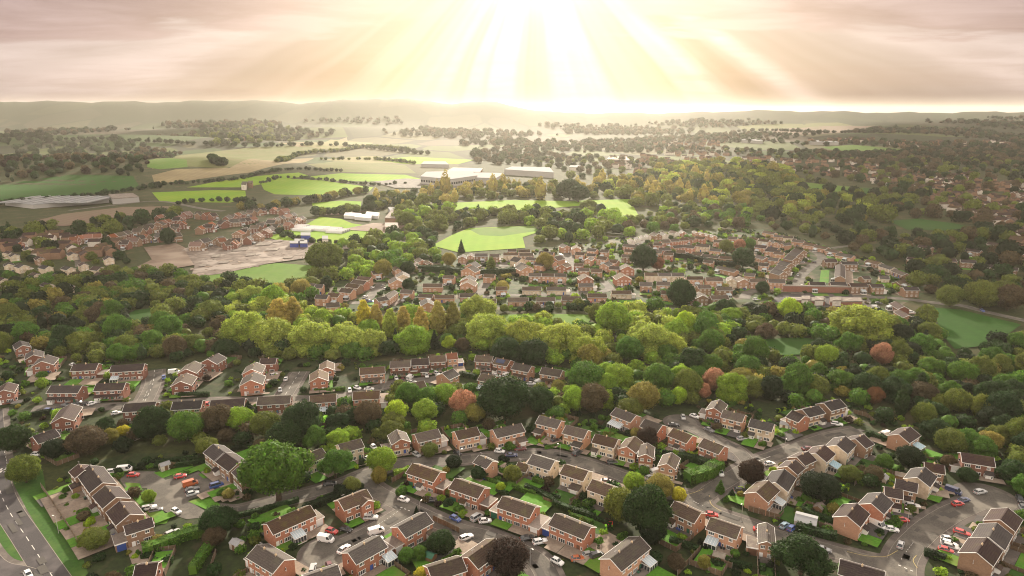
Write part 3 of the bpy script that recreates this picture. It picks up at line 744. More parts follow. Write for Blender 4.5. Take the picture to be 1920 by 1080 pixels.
def house(ax, ay, bx, by, d, wall='b', roof='B', label='', opt='', kind='L', eave=5.0, rise=None, detail=2, name='house', group=None, world=None, cat='house'):
    """A,B: the ends of the eave (or of the gable wall, kind G) that faces the camera, as seen in the photo at eave height; d metres deep.
    opt: words - lower (cream ground floor), gl/gr (garage), cl/cm/cr (conservatory), p (porch), x (cross gable), f (front annex), s (solar), t (chimneys), v (flat canopy along front)"""
    A, B = world or (P(ax, ay, eave-.25), P(bx, by, eave-.25))
    A = Vector((A.x, A.y, 0)); B = Vector((B.x, B.y, 0)); u = B-A; w = u.length; u.normalize(); n = Vector((-u.y, u.x, 0))
    mid = (A+B)/2
    if n.dot(mid) < 0: A, B = B, A; u = -u; n = -n
    z0 = float(hgt(mid.x, mid.y)); rz = math.atan2(u.y, u.x)
    root = empty(name, (A.x, A.y, z0), rz); tag(root, label, cat, group)
    r = random.Random(int(ax*31+ay*17+len(HOUSES)))
    # inside the overhang
    if kind == 'L' and not world: d = d*.84
    along = 'x' if kind == 'L' else 'y'; span = d if kind == 'L' else w
    rise = rise or span*.26
    ops = set(opt.split())
    mb = MB(); walls(mb, 0, w, 0, d, eave, rise, along); wl = mb.build('wall', M[STY[wall]], root)
    rb = MB(); gable_roof(rb, 0, w, 0, d, eave+.02, rise, along, t=.14); ro = rb.build('roof', M[RF[roof]], root)
    HOUSES.append((A, u, n, w, d, label, root))
    if detail == 0: return root
    # white boards: eaves and barges
    t = MB(); ov = .35
    if along == 'x':
        e = rise/(d/2)*ov
        for y in (-ov-.03, d+ov+.03): t.box(-.24, y-.05, eave-e-.16, w+.24, y+.05, eave-e+.0)
        for x in (-.27, w+.27):
            barge(t, (x, -ov, eave-e+.03), (x, d/2, eave+rise+.03)); barge(t, (x, d/2, eave+rise+.03), (x, d+ov, eave-e+.03))
    else:
        e = rise/(w/2)*ov
        for x in (-ov-.03, w+ov+.03): t.box(x-.05, -.24, eave-e-.16, x+.05, d+.24, eave-e)
        for y in (-.27, d+.27):
            barge(t, (-ov, y, eave-e+.03), (w/2, y, eave+rise+.03)); barge(t, (w/2, y, eave+rise+.03), (w+ov, y, eave-e+.03))
    t.build('fascia', M['white'], root)
    if 't' in ops or (detail > 1 and r.random() < .7):
        for k in ([.28, .72] if w > 11 and kind == 'L' else [.5]):
            c = MB(); cx, cy = (w*k, d/2) if kind == 'L' else (w/2, d*k)
            c.box(cx-.22, cy-.22, eave+rise-.3, cx+.22, cy+.22, eave+rise+.42); c.tube((cx, cy, eave+rise+.42), (cx, cy, eave+rise+.72), .12, .1, 7); c.build('flue', M['cream_lower'], ro)
    if detail > 1 and r.random() < .4:
        c = MB(); cx, cy = (w*.15, d/2) if kind == 'L' else (w/2, d*.2); zt = eave+rise
        c.tube((cx, cy, zt-.1), (cx, cy, zt+1.3), .03, .03, 4); c.tube((cx-.5, cy, zt+1.25), (cx+.6, cy+.1, zt+1.25), .025, .025, 4)
        for q in range(4): c.tube((cx-.4+.28*q, cy-.25, zt+1.25), (cx-.4+.28*q, cy+.25, zt+1.25), .018, .018, 3)
        c.build('aerial', M['shed_wall'], ro)
    if 'lower' in ops:
        l = MB(); l.box(.05, -.03, .02, w-.05, -.002, 2.45); l.build('cladding', M['cream_lower'], wl)
    two = eave > 4
    # windows on the front
    if detail == 1:
        k = max(2, int(w/2.7))
        for q in range(k):
            x = w*(q+.5)/k
            if two: put_win(root, at(x, -.002, 3.2), 1.3, 1.0, 1, False)
            if q % 2 == 0 or r.random() < .6: put_win(root, at(x, -.002, .8), 1.7 if r.random() < .5 else 1.2, 1.2, 1, False)
            elif r.random() < .8: link('door', door_mesh(1.0, 2.0, r.choice(['door_white', 'door_brown', 'door_blue']), 0), root, at(x, -.002, .03))
        if kind == 'L' and r.random() < .35: conservatory(root, r.uniform(.2, max(.3, w-3.6)), -.01, 3.2, 2.6)
        elif r.random() < .4: garage(root, w+.12, 1.0, 2.9, 5.0, 2.4, 'door_white', STY[wall], roof=r.choice(['felt', 'felt_pale']))
        return root
    k = max(2, int(round(w/2.9))) if kind == 'L' else 2
    for q in range(k):
        x = w*(q+.5)/k
        if two: put_win(root, at(x, -.002, 3.35), (1.5, 1.1, 1.8)[(q+len(HOUSES)) % 3] if w > 7 else 1.2, 1.05, 1 if q % 2 else 2)
    gl = 'gin' in ops
    pos = []
    q = 0; n_ = k
    for q in range(n_):
        x = w*(q+.5)/n_; f = (q+len(HOUSES)) % 4
        if gl and q == 0: link('garage_door', door_mesh(2.2, 2.05, r.choice(['door_white', 'door_white', 'door_brown', 'door_blue', 'door_green']), 5), root, at(max(x, 1.3), -.032, .03)); continue
        if f == 1: link('door', door_mesh(.95, 2.05, r.choice(['door_white', 'door_white', 'door_brown', 'door_green', 'door_blue']), 0), root, at(x-.3, -.032, .03)); put_win(root, at(x+.75, -.032, .9), .6, 1.1, 0) if w/n_ > 2.4 else None
        else: put_win(root, at(x, -.032, .75), min(2.3, w/n_-.6), 1.3, 3 if f % 2 == 0 else 2)
    # gable ends and back
    if kind == 'L':
        for xx, a in ((w+.002, math.pi/2), (-.002, -math.pi/2)):
            if two: put_win(root, at(xx, d*.55, 3.4), .8, 1.0, 0)
            if r.random() < .5: put_win(root, at(xx, d*.3, 1.0), .7, 1.0, 0)
        for q in range(k): put_win(root, at(w*(q+.5)/k, d+.002, 3.35 if two else 1), 1.3, 1.05, 1, False) if two else None
    else:
        for q in range(3):
            put_win(root, at(w+.002, d*(q+.5)/3, 3.35), 1.1, 1.0, 1); put_win(root, at(-.002, d*(q+.5)/3, 3.35), 1.1, 1.0, 1)
            if q != 1: put_win(root, at(w+.002, d*(q+.5)/3, .8), 1.5, 1.2, 1)
    # what stands against it
    wm = STY[wall]
    if 'gl' in ops: garage(root, -3.1, 1.0, 2.98, 5.2, 2.45, r.choice(['door_white', 'door_white', 'door_brown']), wm)
    if 'gr' in ops: garage(root, w+.12, 1.0, 2.98, 5.2, 2.45, r.choice(['door_white', 'door_white', 'door_brown']), wm)
    if 'grb' in ops: garage(root, w+.12, 1.0, 2.98, 5.2, 2.45, 'door_blue', wm)
    if 'glb' in ops: garage(root, -3.1, .6, 2.98, 5.6, 2.45, 'door_blue', wm)
    if 'glg' in ops: garage(root, -3.1, .6, 2.98, 5.6, 2.45, 'door_green', wm)
    if 'grp' in ops: garage(root, w+.12, -.5, 3.3, 7.0, 2.5, 'door_white', wm, roof='felt_pale')
    if 'cl' in ops: conservatory(root, .4, -.01, 3.4, 2.8)
    if 'cm' in ops: conservatory(root, w/2-1.8, -.01, 3.6, 3.0)
    if 'cr' in ops: conservatory(root, w-3.8, -.01, 3.4, 2.8)
    if 'cb' in ops: conservatory(root, w/2-1.2, -.01, 4.2, 3.0, True)
    if 'ce' in ops:      # on the gable end at x=w
        conservatory(root, w-1.9, -.01, 3.4, 2.8)
    if 'p' in ops: porch(root, w*.42, 0, 1.9, 1.3, wm, RF[roof])
    if 'pl' in ops: porch(root, .2, 0, 2.2, 1.4, wm, RF[roof])
    if 'pr' in ops: porch(root, w-2.4, 0, 2.2, 1.4, wm, RF[roof])
    if 'v' in ops:
        c = MB(); c.slab([(w*.12, -1.3, 2.45), (w*.88, -1.3, 2.45), (w*.88, -.004, 3.0), (w*.12, -.004, 3.0)], .14); c.build('canopy', M[RF[roof]], root)
    if 'f' in ops or 'fl' in ops or 'fr' in ops:   # single-storey front annex with a pitched roof
        x0 = {'f': w*.55, 'fl': .1, 'fr': w-3.6}[[o for o in ('f', 'fl', 'fr') if o in ops][0]]; x0 = min(x0, w-3.4)
        c = MB(); c.box(x0, -2.6, 0, x0+3.3, -.004, 2.35); an = c.build('annex', M[wm], root)
        c = MB(); c.slab([(x0-.25, -2.95, 2.3), (x0+3.55, -2.95, 2.3), (x0+3.55, -.006, 3.05), (x0-.25, -.006, 3.05)], .13); c.build('annex_roof', M[RF[roof]], an)
        c = MB(); c.box(x0-.3, -3.03, 2.1, x0+3.6, -2.96, 2.3); c.build('fascia', M['white'], an)
        if r.random() < .5: link('garage_door', door_mesh(2.3, 2.0, 'door_white', 5), an, at(x0+1.65, -2.602, .03))
        else: put_win(an, at(x0+1.65, -2.602, .8), 2.2, 1.2, 3)
    if 'x' in ops:       # two-storey cross gable at the right of the front
        x0 = w-4.2
        c = MB(); walls(c, x0, x0+4.0, -1.5, 1.0, eave-.1, 1.1, 'y'); an = c.build('front_wing', M[wm], root)
        c = MB(); gable_roof(c, x0, x0+4.0, -1.5, 3.0, eave-.08, 1.1, 'y', over=.25); c.build('wing_roof', M[RF[roof]], an)
        c = MB(); e = .14
        barge(c, (x0-.25, -1.72, eave-e), (x0+2, -1.72, eave+1.05)); barge(c, (x0+2, -1.72, eave+1.05), (x0+4.25, -1.72, eave-e)); c.build('fascia', M['white'], an)
        put_win(an, at(x0+2, -1.502, 3.2), 1.6, 1.05, 2); put_win(an, at(x0+2.6, -1.502, .8), 1.4, 1.2, 1); link('door', door_mesh(.95, 2.05, 'door_white', 0), an, at(x0+1.0, -1.502, .03))
    if 's' in ops or 'sp' in ops:
        c = MB(); x0, x1 = w*.12, w*.72; y0, y1 = d*.10, d*.42; f = lambda y: eave+.08+rise*(y/(d/2))
        c.slab([(x0, y0, f(y0)), (x1, y0, f(y0)), (x1, y1, f(y1)), (x0, y1, f(y1))], .05); c.build('solar_panel' if 's' in ops else 'pale_panel', M['solar' if 's' in ops else 'felt_pale'], ro)
    return root
NEAR = [
 # ax, ay, bx, by, depth, wall, roof, label, options, kind
 (131,885,142,896,6.5,'n','D','brown brick house end at the top of the stepped row by the main road','', 'L'),
 (146,891,169.5,924,8.6,'n','D','uppermost wide brown house of the stepped row beside the grass verge','fl','L'),
 (175,931,194,953,8.6,'n','D','middle brown house of the stepped row beside the grass verge','pl','L'),
 (201,961,219,985,8.6,'n','D','third dark roofed brown house down the stepped row by the verge','p','L'),
 (237.5,1003,287.5,987,6.0,'n','D','brown house with white lower door at the foot of the stepped row','glb','L'),
 (383,849,404,865,8.0,'n','D','rear brown house of the trio above the parking court','','L'),
 (404,865,430,884,8.2,'n','D','middle brown house with white porch above the blue car','pl','L'),
 (436,886,452,902,8.0,'n','D','brown house half hidden by the huge oak','','L'),
 (512.5,1002,591.7,966.7,7.6,'b','B','long red brick semi with white bay windows above the white and yellow car','cm gr t','L'),
 (645.8,957,697,936,7.6,'b','B','red brick house with cross gable at the corner of the cul-de-sac','x t','L'),
 (761,1007.8,811,980,7.8,'b','B','red brick house opposite the white van with porch at its end','pr gl t','L'),
 (668,1057.8,725,1025.8,7.8,'b','B','red brick house with a white framed conservatory near the silver hatchback','ce gr t','L'),
 (463.9,1045,512.5,1074.5,7.8,'b','B','red brick house with two flues at the end of the cul-de-sac','gl t','L'),
 (573,872,613,855,7.6,'c','G','pale house with long roof just behind the huge oak','','L'),
 (641.7,849.5,682,838.3,7.6,'c','G','cream rendered house beside the walled yard','','L'),
 (736,834,768,828.6,7.5,'b','B','narrow red brick gable house with pale ground floor and white side porch','lower gl','G'),
 (784.7,830,827,820,7.8,'o','B','orange brick house behind the round olive garden tree','lower gr','L'),
 (860,825,900,816.2,7.8,'o','B','orange brick house with a white corner porch and round lime bush','lower gr','L'),
 (932.5,821.2,983.8,809.2,7.8,'o','B','wide orange brick house with a gabled front garage','fr','L'),
 (1004.9,794,1044.2,803.9,7.8,'o','B','brick house behind the triangular lawn with curved yellow hedge','fl','L'),
 (1055,812.4,1094,822.5,7.8,'o','B','brick house with a projecting front garage next to the black parked car','fr lower','L'),
 (1110.3,829.7,1151,840,7.8,'c','B','cream house with small white glazed porch facing the bending road','pl','L'),
 (1159.8,842,1191.3,849.5,8.5,'b','B','red brick gable house with white lower storey next to the cream house','lower','G'),
 (1197.6,856.5,1224,859.6,8.0,'b','B','red gable house with white bay beside its yellow lit drive','lower','G'),
 (1235,873.8,1265,880,8.0,'o','B','gable house beside the white garage and the tall hedge','lower','G'),
 (1145.6,777.8,1182,792,7.8,'o','B','brick house with two glass conservatories at the wood edge','cm cl','L'),
 (1200.7,799.8,1232,811,7.8,'b','B','brick house behind the round purple garden tree','','L'),
 (1252.7,817,1287,831,7.8,'b','B','brick house with white framed bay behind the dark purple tree','p','L'),
 (1310,837,1347,851.7,7.8,'b','B','red brick house above the bright corner lawn','p','L'),
 (1324.4,769,1352.4,775,9,'b','B','gable house at the head of the fenced close','gl','G'),
 (1351.8,782.5,1391,792,7.6,'o','B','brick house with rows of white windows by the close','lower pr','L'),
 (1403.7,799.8,1446,810,7.6,'c','G','cream corner house with a wide lawn round it','pl','L'),
 (1474.6,782.5,1496.7,792,8.2,'b','D','brick house with a long white flat canopy at its side','gl','L'),
 (1517,782.5,1546.4,775,7.8,'n','D','brown brick house between two lawns near the top of the road','lower pr','L'),
 (1558,770.5,1586.4,762.7,8.2,'n','D','brown brick house at the very end of the upper road','lower gr','L'),
 (1622.6,840.7,1637.7,832.9,9.0,'n','D','dark roofed house with tan gable at the end of the lane','','L'),
 (1588,850.8,1603.7,834.4,8.6,'c','D','cream gabled house uphill of the one with the blue glass roof','','L'),
 (1548.6,866.5,1565,851.7,8.6,'c','D','cream gabled house with a blue glass conservatory at its foot','cb','L'),
 (1509,873,1529.7,863,7.4,'n','D','small brown house wedged between cream gables by the road','','L'),
 (1494,890,1508,878,7.4,'n','D','small tan house with a dark roof above the big brick house','','L'),
 (1476,922,1491,897,8.6,'c','D','pale walled house behind the white conservatory','','L'),
 (1438.4,941.5,1460.4,920,8.4,'o','B','big orange brick house with wide gable and white conservatory','cr','L'),
 (1611.5,987.7,1628.9,964,8.4,'o','D','orange brick gable house at the corner lawn above the junction','p','L'),
 (1655.6,963.5,1673.6,943,8.2,'b','D','red brick gable house behind the white van','p','L'),
 (1660,930,1692,936,6.8,'n','D','brown house with grass strip in front of the middle terrace','pr','L'),
 (1679,914.7,1718.6,924,6.8,'n','D','tan brick house between two gabled neighbours','p','L'),
 (1742,913,1755.4,894,8.4,'c','D','cream gabled house beside the navy van','pr','L'),
 (1735,883,1770.5,889.5,7.0,'n','D','brown house tucked behind the cream gable near the navy van','','L'),
 (1703.8,830.7,1724.8,817,8.6,'o','D','orange brick house with a blue glass conservatory at the wood edge','cb','L'),
 (1805,866.5,1865,876,7.8,'d','D','long dark brick pair alone by the wood','pr gl','L'),
 (1902,996.5,1915.3,974.5,8.6,'n','D','uppermost dark gabled house of the trio by the red estate car','','L'),
 (1882,1031,1896.4,1004,8.8,'n','D','dark gabled house with a big pale panel on its roof','','L'),
 (1860,1061,1877.5,1032.7,8.8,'n','D','tan gabled house closest to the red hatchback','p','L'),
 (1573,1076,1655,1100,8,'d','D','house below the junction showing only its dark roof','','L'),
 (1254,958.8,1301.4,980.8,7.8,'o','B','brick house just under the yellow and green trees','pl','L'),
 (1325,991.8,1380,1011,7.8,'o','B','brick house with white conservatory and glazed doors facing a patio','cl','L'),
 (1424,1019,1452,1024,9,'o','B','gable house half behind the broad dark tree','gl','G'),
 (1164.5,1070.5,1218,1028,8.0,'o','B','orange brick house with a pitched white glass conservatory beside the black people carrier','cr t','L'),
 (762.5,887,812.9,903.7,7.8,'b','B','red brick pair with white garage doors above the parked dark car','gin t p gr','L'),
 (842.8,916,896.3,934.5,7.8,'b','B','red brick pair with gabled porch behind the clipped round bush','gin t p gr','L'),
 (932.5,951,992.3,971.3,7.8,'b','B','red brick pair with a green garage door and two front lawns','t glg grp','L'),
 (1030,984,1094.6,1010.7,7.8,'b','B','red brick pair with a blue garage door above the red car','t glb','L'),
 (888.4,867.5,912,878.5,6.5,'o','B','small orange gabled house among garden shrubs inside the road bend','','L'),
 (989.8,869,1030,881.6,7.8,'c','B','first cream house inside the road bend','','L'),
 (1050.5,888.6,1093,902,7.8,'c','B','second cream house inside the bend with a lean-to at its back','f','L'),
 (1101.5,917.8,1138.6,931.4,7.8,'c','B','cream house partly behind the big garden trees','','L'),
 (896,1066,945,1030,7.8,'b','B','brick house half behind the dark copper beech','t','L'),
 (812,1090,874,1070,7.8,'b','B','brown roof at the lower edge between yellow shrubs','','L'),
 (966,880,986,885.5,6.0,'c','B','low single-storey wing between the cream house and a tree','','L3'),
 (250,1087,290,1082,7.5,'d','D','dark roof at the lower edge below the laurel hedge','','L'),
 (580,1106,640,1085,7.5,'b','B','roof at the lower edge beside the silver car','','L'),
 # the close across the tree belt
 (132.5,696.3,179,694,8.2,'d','D','red brick semi next to the dark purple tree','gr','L'),
 (206,698.5,267,694.5,8.2,'d','D','long red brick semi at the street corner with a white lean-to','cl','L'),
 (88,737,145.5,737,8.0,'d','D','brick semi with a row of cars outside its white porches','pl v','L'),
 (176,733.5,230,731,8.0,'d','D','brick semi with white bays at the junction of the close','pl v','L'),
 (230,773,288,769,8.2,'d','D','brick terrace backing on dark trees at the junction','','L'),
 (321,769,375.5,766,8.2,'d','D','brick terrace second from the junction above the dark trees','p','L'),
 (393,766.5,456.5,762,8.2,'d','D','brick terrace with a round white conservatory at its back','cr','L'),
 (482,760,543,756.5,8.2,'d','B','brick terrace with white back doors behind a conifer','gr','L'),
 (581,757,630,753,8.2,'b','B','brick terrace above the lime green garden slide','pl cm','L'),
 (662,750,711,747.5,8.2,'b','B','brick terrace with a half pale roof','gr','L'),
 (321,725,358,722.5,9.5,'d','B','brick gable house on the corner of the short side street','','G'),
 (333,701,367.5,700,10,'d','B','brick gable house beside the parked white van','cr','G'),
 (376,681,406,683,8,'d','D','low dark brick house behind the van','','G'),
 (450,724,491,721,9.5,'b','B','brick gable house beside the parked white car and hedge','','G'),
 (455,702,490,700,9,'b','B','brick gable house behind its twin by the side street','','G'),
 (487,683,516,682,7,'d','D','low roofed house at the wood edge behind twin gables','','L'),
 (581,717,614,714,9.5,'b','B','brick gable house with a white side door and long hedge','','G'),
 (599,696,625,694,8.5,'b','B','brick gable house behind a patio near the street end','','G'),
 (675,703,721,700,8.0,'o','B','brick house above the row of three parked white cars','v','L'),
 (732,690,769,688.5,8.0,'d','B','first brick house of the row under the poplars','v gr','L'),
 (772,685.5,803.7,684,8.0,'d','D','second brick house of the row under the poplars','fr','L'),
 (806,680,836,678,8.0,'d','B','third brick house of the row with solar panels','v','L'),
 (839,674.5,858,673,8.0,'o','R','tall tan house with orange roof and blue garage door','grb','L'),
 (842,712,861,703,9.0,'o','B','orange gabled house alone by the tall hedge','','L'),
 (767,734,800,727,8.2,'b','B','brick house behind lime trees with a white fascia gable','','L'),
 (890,678,921,680,8.0,'d','B','house with white balcony beside the footpath by the wood','v','L'),
 (924,682,950,687,8.2,'b','B','brick house with roof panels beside the white van','s pl','L'),
 (959,692,990,698,8.2,'o','B','orange brick house with three white bays','v','L'),
 (1012,701,1049,707,8.2,'o','B','orange brick house last in the row near the trees','v','L'),
 (896,713,923,718,8.2,'b','B','brick house with twin white conservatories over the big oak','cl cr','L'),
 (30,656,57,651,9,'d','D','dark gable house at the top of the western lane','','G'),
 (47.5,675,80,670,9,'d','D','gable house with white canopy on the western lane','','G'),
 (60,688,99,684,9,'d','D','gable house beside a white garage on the western lane','gl','G'),
 (-10,741,25,736,9,'d','D','dark red gable house at the western edge','','G'),
 (96,794,137,789,13,'d','D','long dark red gable house with washing line garden','','G'),
 (72,832,112,818,8,'d','D','dark red brick house with a white awning by the main road','','L'),
]
for h in NEAR:
    kd = h[9]; ev = 5.0
    if kd == 'L3': kd = 'L'; ev = 2.6
    house(*h[:9], kind=kd, eave=ev)
# ---------------------------------------------------------------- the estate beyond the wood, row by row
ORD = ['first','second','third','fourth','fifth','sixth','seventh','eighth','ninth','tenth','eleventh','twelfth','thirteenth','fourteenth','fifteenth','sixteenth','seventeenth','eighteenth','nineteenth','twentieth']+['twenty-'+q for q in ['first','second','third','fourth','fifth','sixth','seventh','eighth','ninth']]
ROWS = [
 ('row facing the long garage court', 'L', 'n', 'D', 5, [(1519.5,534.9,1548,535.6),(1558.4,535,1588,536),(1596,538,1628,538),(1634.7,539.5,1658,539.5),(1697,545,1724,545)]),
 ('row left of the wide street and above the pale court', 'L', 'o', 'B', 5, [(1289,524.6,1319,524.6),(1324.7,527,1356,527.3),(1407,529,1437,529),(1442,530,1472.5,531)]),
 ('pair of gables above the pale court', 'G', 'c', 'B', 5, [(1364,527,1382,528),(1384,529,1405,529)]),
 ('backs beside the big round tree', 'L', 'n', 'B', 5, [(1310,541.5,1334,541),(1345,545,1374,545),(1335,562,1367,561)]),
 ('two gables tight by the big round tree', 'G', 'n', 'B', 5, [(1287,559,1303,560),(1305,560,1329,560)]),
 ('twin blocks right of the wide street', 'L', 'n', 'D', 5, [(1547,491.5,1570,492),(1579,496,1609,496.6)]),
 ('long dark roof running up the wide street', 'L', 'n', 'D', 4.5, [(1566,521,1567,498)]),
 ('stepped gables climbing the west kerb of the wide street', 'G', 'n', 'D', 5, [(1461,516,1477,514),(1467,508,1483,506),(1474,500,1490,498),(1485,489,1500,487),(1492,482,1507,480),(1499,476,1514,474)]),
 ('curving back row under the autumn trees', 'L', 'o', 'B', 3.6, [(1429,436,1450,440),(1450.7,444,1468,445),(1468,446,1486,447.5),(1484,453,1505.7,455.5),(1504.6,459,1527,462.4),(1525,463.6,1548,468),(1547,470.4,1571,475),(1566,478.5,1596,484)]),
 ('white walled pair near the three small gables', 'L', 'w', 'B', 5, [(1402.6,448.7,1419,450.9),(1421,452,1440,454.4)]),
 ('three small gables', 'G', 'o', 'B', 4.6, [(1438,455,1449,456),(1450,456.5,1461,458),(1461,459,1471,461)]),
 ('inner terrace by the salmon pink tree', 'L', 'o', 'D', 4.6, [(1415,464,1436,466),(1437,467,1455,470),(1434,471,1462,474),(1413,482,1431,487)]),
 ('long low terrace over the dark hedge', 'L', 'o', 'B', 3.6, [(1296,477,1314,479.6),(1315,481,1346,485),(1349,485,1376,487),(1330,470,1350,472)]),
 ('rust walled row above the low terrace', 'L', 'b', 'B', 5, [(1280,464,1301,466),(1305,462,1329,464),(1338,454,1367,456),(1365,448,1382,449),(1284,449,1302,450),(1302,447,1320,449)]),
 ('four pointed gables by the far trees', 'G', 'o', 'B', 4.6, [(1302,438,1312,438),(1313,440,1323,440),(1324,442.5,1333,442.5),(1334,445,1345,445)]),
 ('chain of bungalows round the turning circle', 'L', 'n', 'B', 3, [(1621,491,1646,497),(1647,499,1669,506),(1670,508,1692,517),(1688,534,1702,530),(1650,523,1668,524),(1620,524,1634,523)]),
 ('gap above the row left of the wide street', 'L', 'o', 'B', 3.6, [(1342,503,1376,511),(1395,517,1414,519),(1440,507,1462,510)]),
 ('long white windowed terrace', 'L', 'o', 'B', 5, [(991.5,518.3,1015,518.6),(1015.5,518.6,1039,519),(1039.5,519,1062,519.3)]),
 ('terrace with pale ground floor by the dark clump', 'L', 'c', 'B', 5, [(1210,517.4,1234,517.7),(1234.5,517.7,1259,518),(1259.5,518,1283,518.3)]),
 ('upper bungalow row over the hedged field', 'L', 'c', 'B', 3.4, [(979.4,545,1014.6,545),(1026,545,1061,545),(1086,538,1112,537.8),(1148,551.7,1184,551.7)]),
 ('lower bungalow row over the hedged field', 'L', 'o', 'B', 3.2, [(953,566,990.6,566),(1006,564.6,1040.6,564.6),(1054,563.7,1089.6,563.7),(1102.6,558,1137.8,558)]),
 ('brick gables either side of the small turning', 'G', 'b', 'B', 5, [(1087.8,525.7,1112.8,524.8),(1156,524.8,1184,523.9),(1163.7,506,1189.6,506)]),
 ('cluster of roofs round the pale sunlit court', 'L', 'o', 'B', 5, [(1010,476,1036,478),(1165.6,482,1186,484),(1118,486,1136,488),(1141,492,1155,494),(972,473,994,473),(952,472,968,472),(1020,492,1036,495),(1142,505,1160,506),(1100,470,1116,472),(1125,473,1140,474)]),
 ('stepped gables facing the pale sunlit court', 'G', 'o', 'B', 5, [(1030,486,1046,489),(1046,500,1062,502),(1124,498,1140,500),(1096,488,1108,489),(970,492,986,489),(974,506,1000,503),(1073,468,1089,468),(1056,465,1070,464)]),
 ('row with white garage doors climbing to the far gables', 'L', 'b', 'B', 5, [(1167.4,462,1197,465.6),(1203,466,1220,464),(1225,460,1240.6,461),(1241.5,456,1258,455),(1259,453.5,1274.8,452.6),(1275.7,451.7,1293,449.8),(1263.7,465.6,1286,463.7),(1236,470,1258,470)]),
 ('far row of white pointed gables', 'G', 'w', 'B', 4.2, [(1179,453.5,1191,453.5),(1192,450,1201,450),(1201,447,1210,447),(1211,445,1221,445),(1228,443,1241,442),(1242,442,1255,441.5),(1264.6,438.7,1275,437.8),(1276.7,437.8,1288,437.8)]),
 ('bungalow row beside the yellow poplars', 'L', 'o', 'B', 3.2, [(784,557.5,810,558.7),(815,560,851,560),(862.5,557.5,895,557.5)]),
 ('blocks between the two short streets', 'L', 'o', 'B', 3.8, [(792.5,538.7,828.7,538.7),(905,568,930,568)]),
 ('gables by the short street with the grey kerb', 'G', 'o', 'B', 5, [(862.5,528,888,529),(862.5,536,890,537),(790,574,814,572.5),(732,532,757,530),(744,521,767,520)]),
 ('stepped houses along the western lane', 'L', 'o', 'B', 5, [(571,537,587,539),(590,540,604,540),(590,560,612,561),(612,556,633,558),(612.5,577,637,575),(635,547.5,657,550),(647,538,670,541),(658,531,682,534),(668,524,692,526),(710,566,729,562),(730,560,746,549)]),
 ('loose houses under the big green trees', 'G', 'o', 'B', 4.6, [(784,492.5,799,491),(802,496,812,495),(859,485,874,485),(876,482,888,482),(770,500,782,500),(740,508,752,507)]),
 ('row along the edge of the golden meadow', 'L', 'n', 'B', 5, [(890,481,914,481),(918,482,936,482),(944,479,971,479),(974,480,1000,480)]),
 ('stepped roofs beside the tall olive tree', 'G', 'o', 'B', 5, [(864,508,890,511),(870,500,893,502),(966,500,984,500),(976,508,1000,506)]),
 ('houses at the bend by the dark meadow', 'L', 'd', 'D', 3.4, [(1668,570,1684,580),(1676,585,1694,596)]),
 ('houses on the wooded bank at the eastern end', 'L', 'n', 'D', 4.4, [(1766,491,1795,491),(1802,492,1830,494),(1840,500,1868,503),(1880,505,1908,508),(1810,470,1836,474),(1850,458,1884,463),(1890,473,1918,478),(1681,455,1706,459),(1720,463,1744,467),(1750,480,1766,481),(1700,486,1728,490),(1860,485,1885,488)]),
 ('white fronted suburb at the western edge', 'G', 'c', 'D', 4.6, [(0,478,15,477),(20,482,37,480),(48,470,64,468),(68,488,84,486),(8,500,26,498),(36,503,55,500),(60,520,80,517),(84,505,100,502),(104,522,122,519),(125,507,142,504),(0,528,18,525),(24,540,44,536),(122,540,140,537),(150,500,166,498),(130,480,146,478),(150,470,172,468),(98,470,114,468),(30,458,46,456),(72,455,88,453),(182,508,200,504),(196,488,214,486),(188,520,206,516),(1,560,18,557),(86,538,102,535)]),

 ('infill roofs packed into the middle of the far estate', 'L', 'o', 'B', 4.6, [(985,487,1003,489),(1001,497,1018,499),(1078,478,1095,479),(1100,480,1116,481),(1076,499,1092,500),(1084,508,1104,509),(1108,510,1128,511),(1170,472,1188,474),(1192,476,1208,477),(1222,474,1240,475),(1244,478,1262,479),(1318,492,1336,494),(1380,470,1398,472),(1396,478,1412,480),(1450,476,1468,478),(1440,488,1458,490),(1422,498,1440,500),(1232,535,1256,536),(1240,552,1262,553),(1200,536,1222,537),(1268,474,1284,475),(930,545,950,545),(906,520,926,521),(830,522,850,523),(750,550,772,551),(700,515,716,513)]),
]
EST = []
for desc, kd, wl, rf, ev, lst in ROWS:
    cat_dep = 7.2 if kd == 'L' else 9
    for i, q in enumerate(lst):
        o = 'v' if (i % 3 == 1 and ev > 4 and kd == 'L') else ''
        dd = 1
        w = wl if random.random() < .75 else random.choice('obnc')
        lab = ('%s house in the %s' % (ORD[i], desc)) if len(lst) > 1 else 'single house forming the %s' % desc
        r = house(q[0], q[1], q[2], q[3], cat_dep+random.uniform(-.5, .6), w, rf, lab, o, kd, ev, detail=dd, group='houses of the estate beyond the wood', name='estate_house'); EST.append(HOUSES[-1])
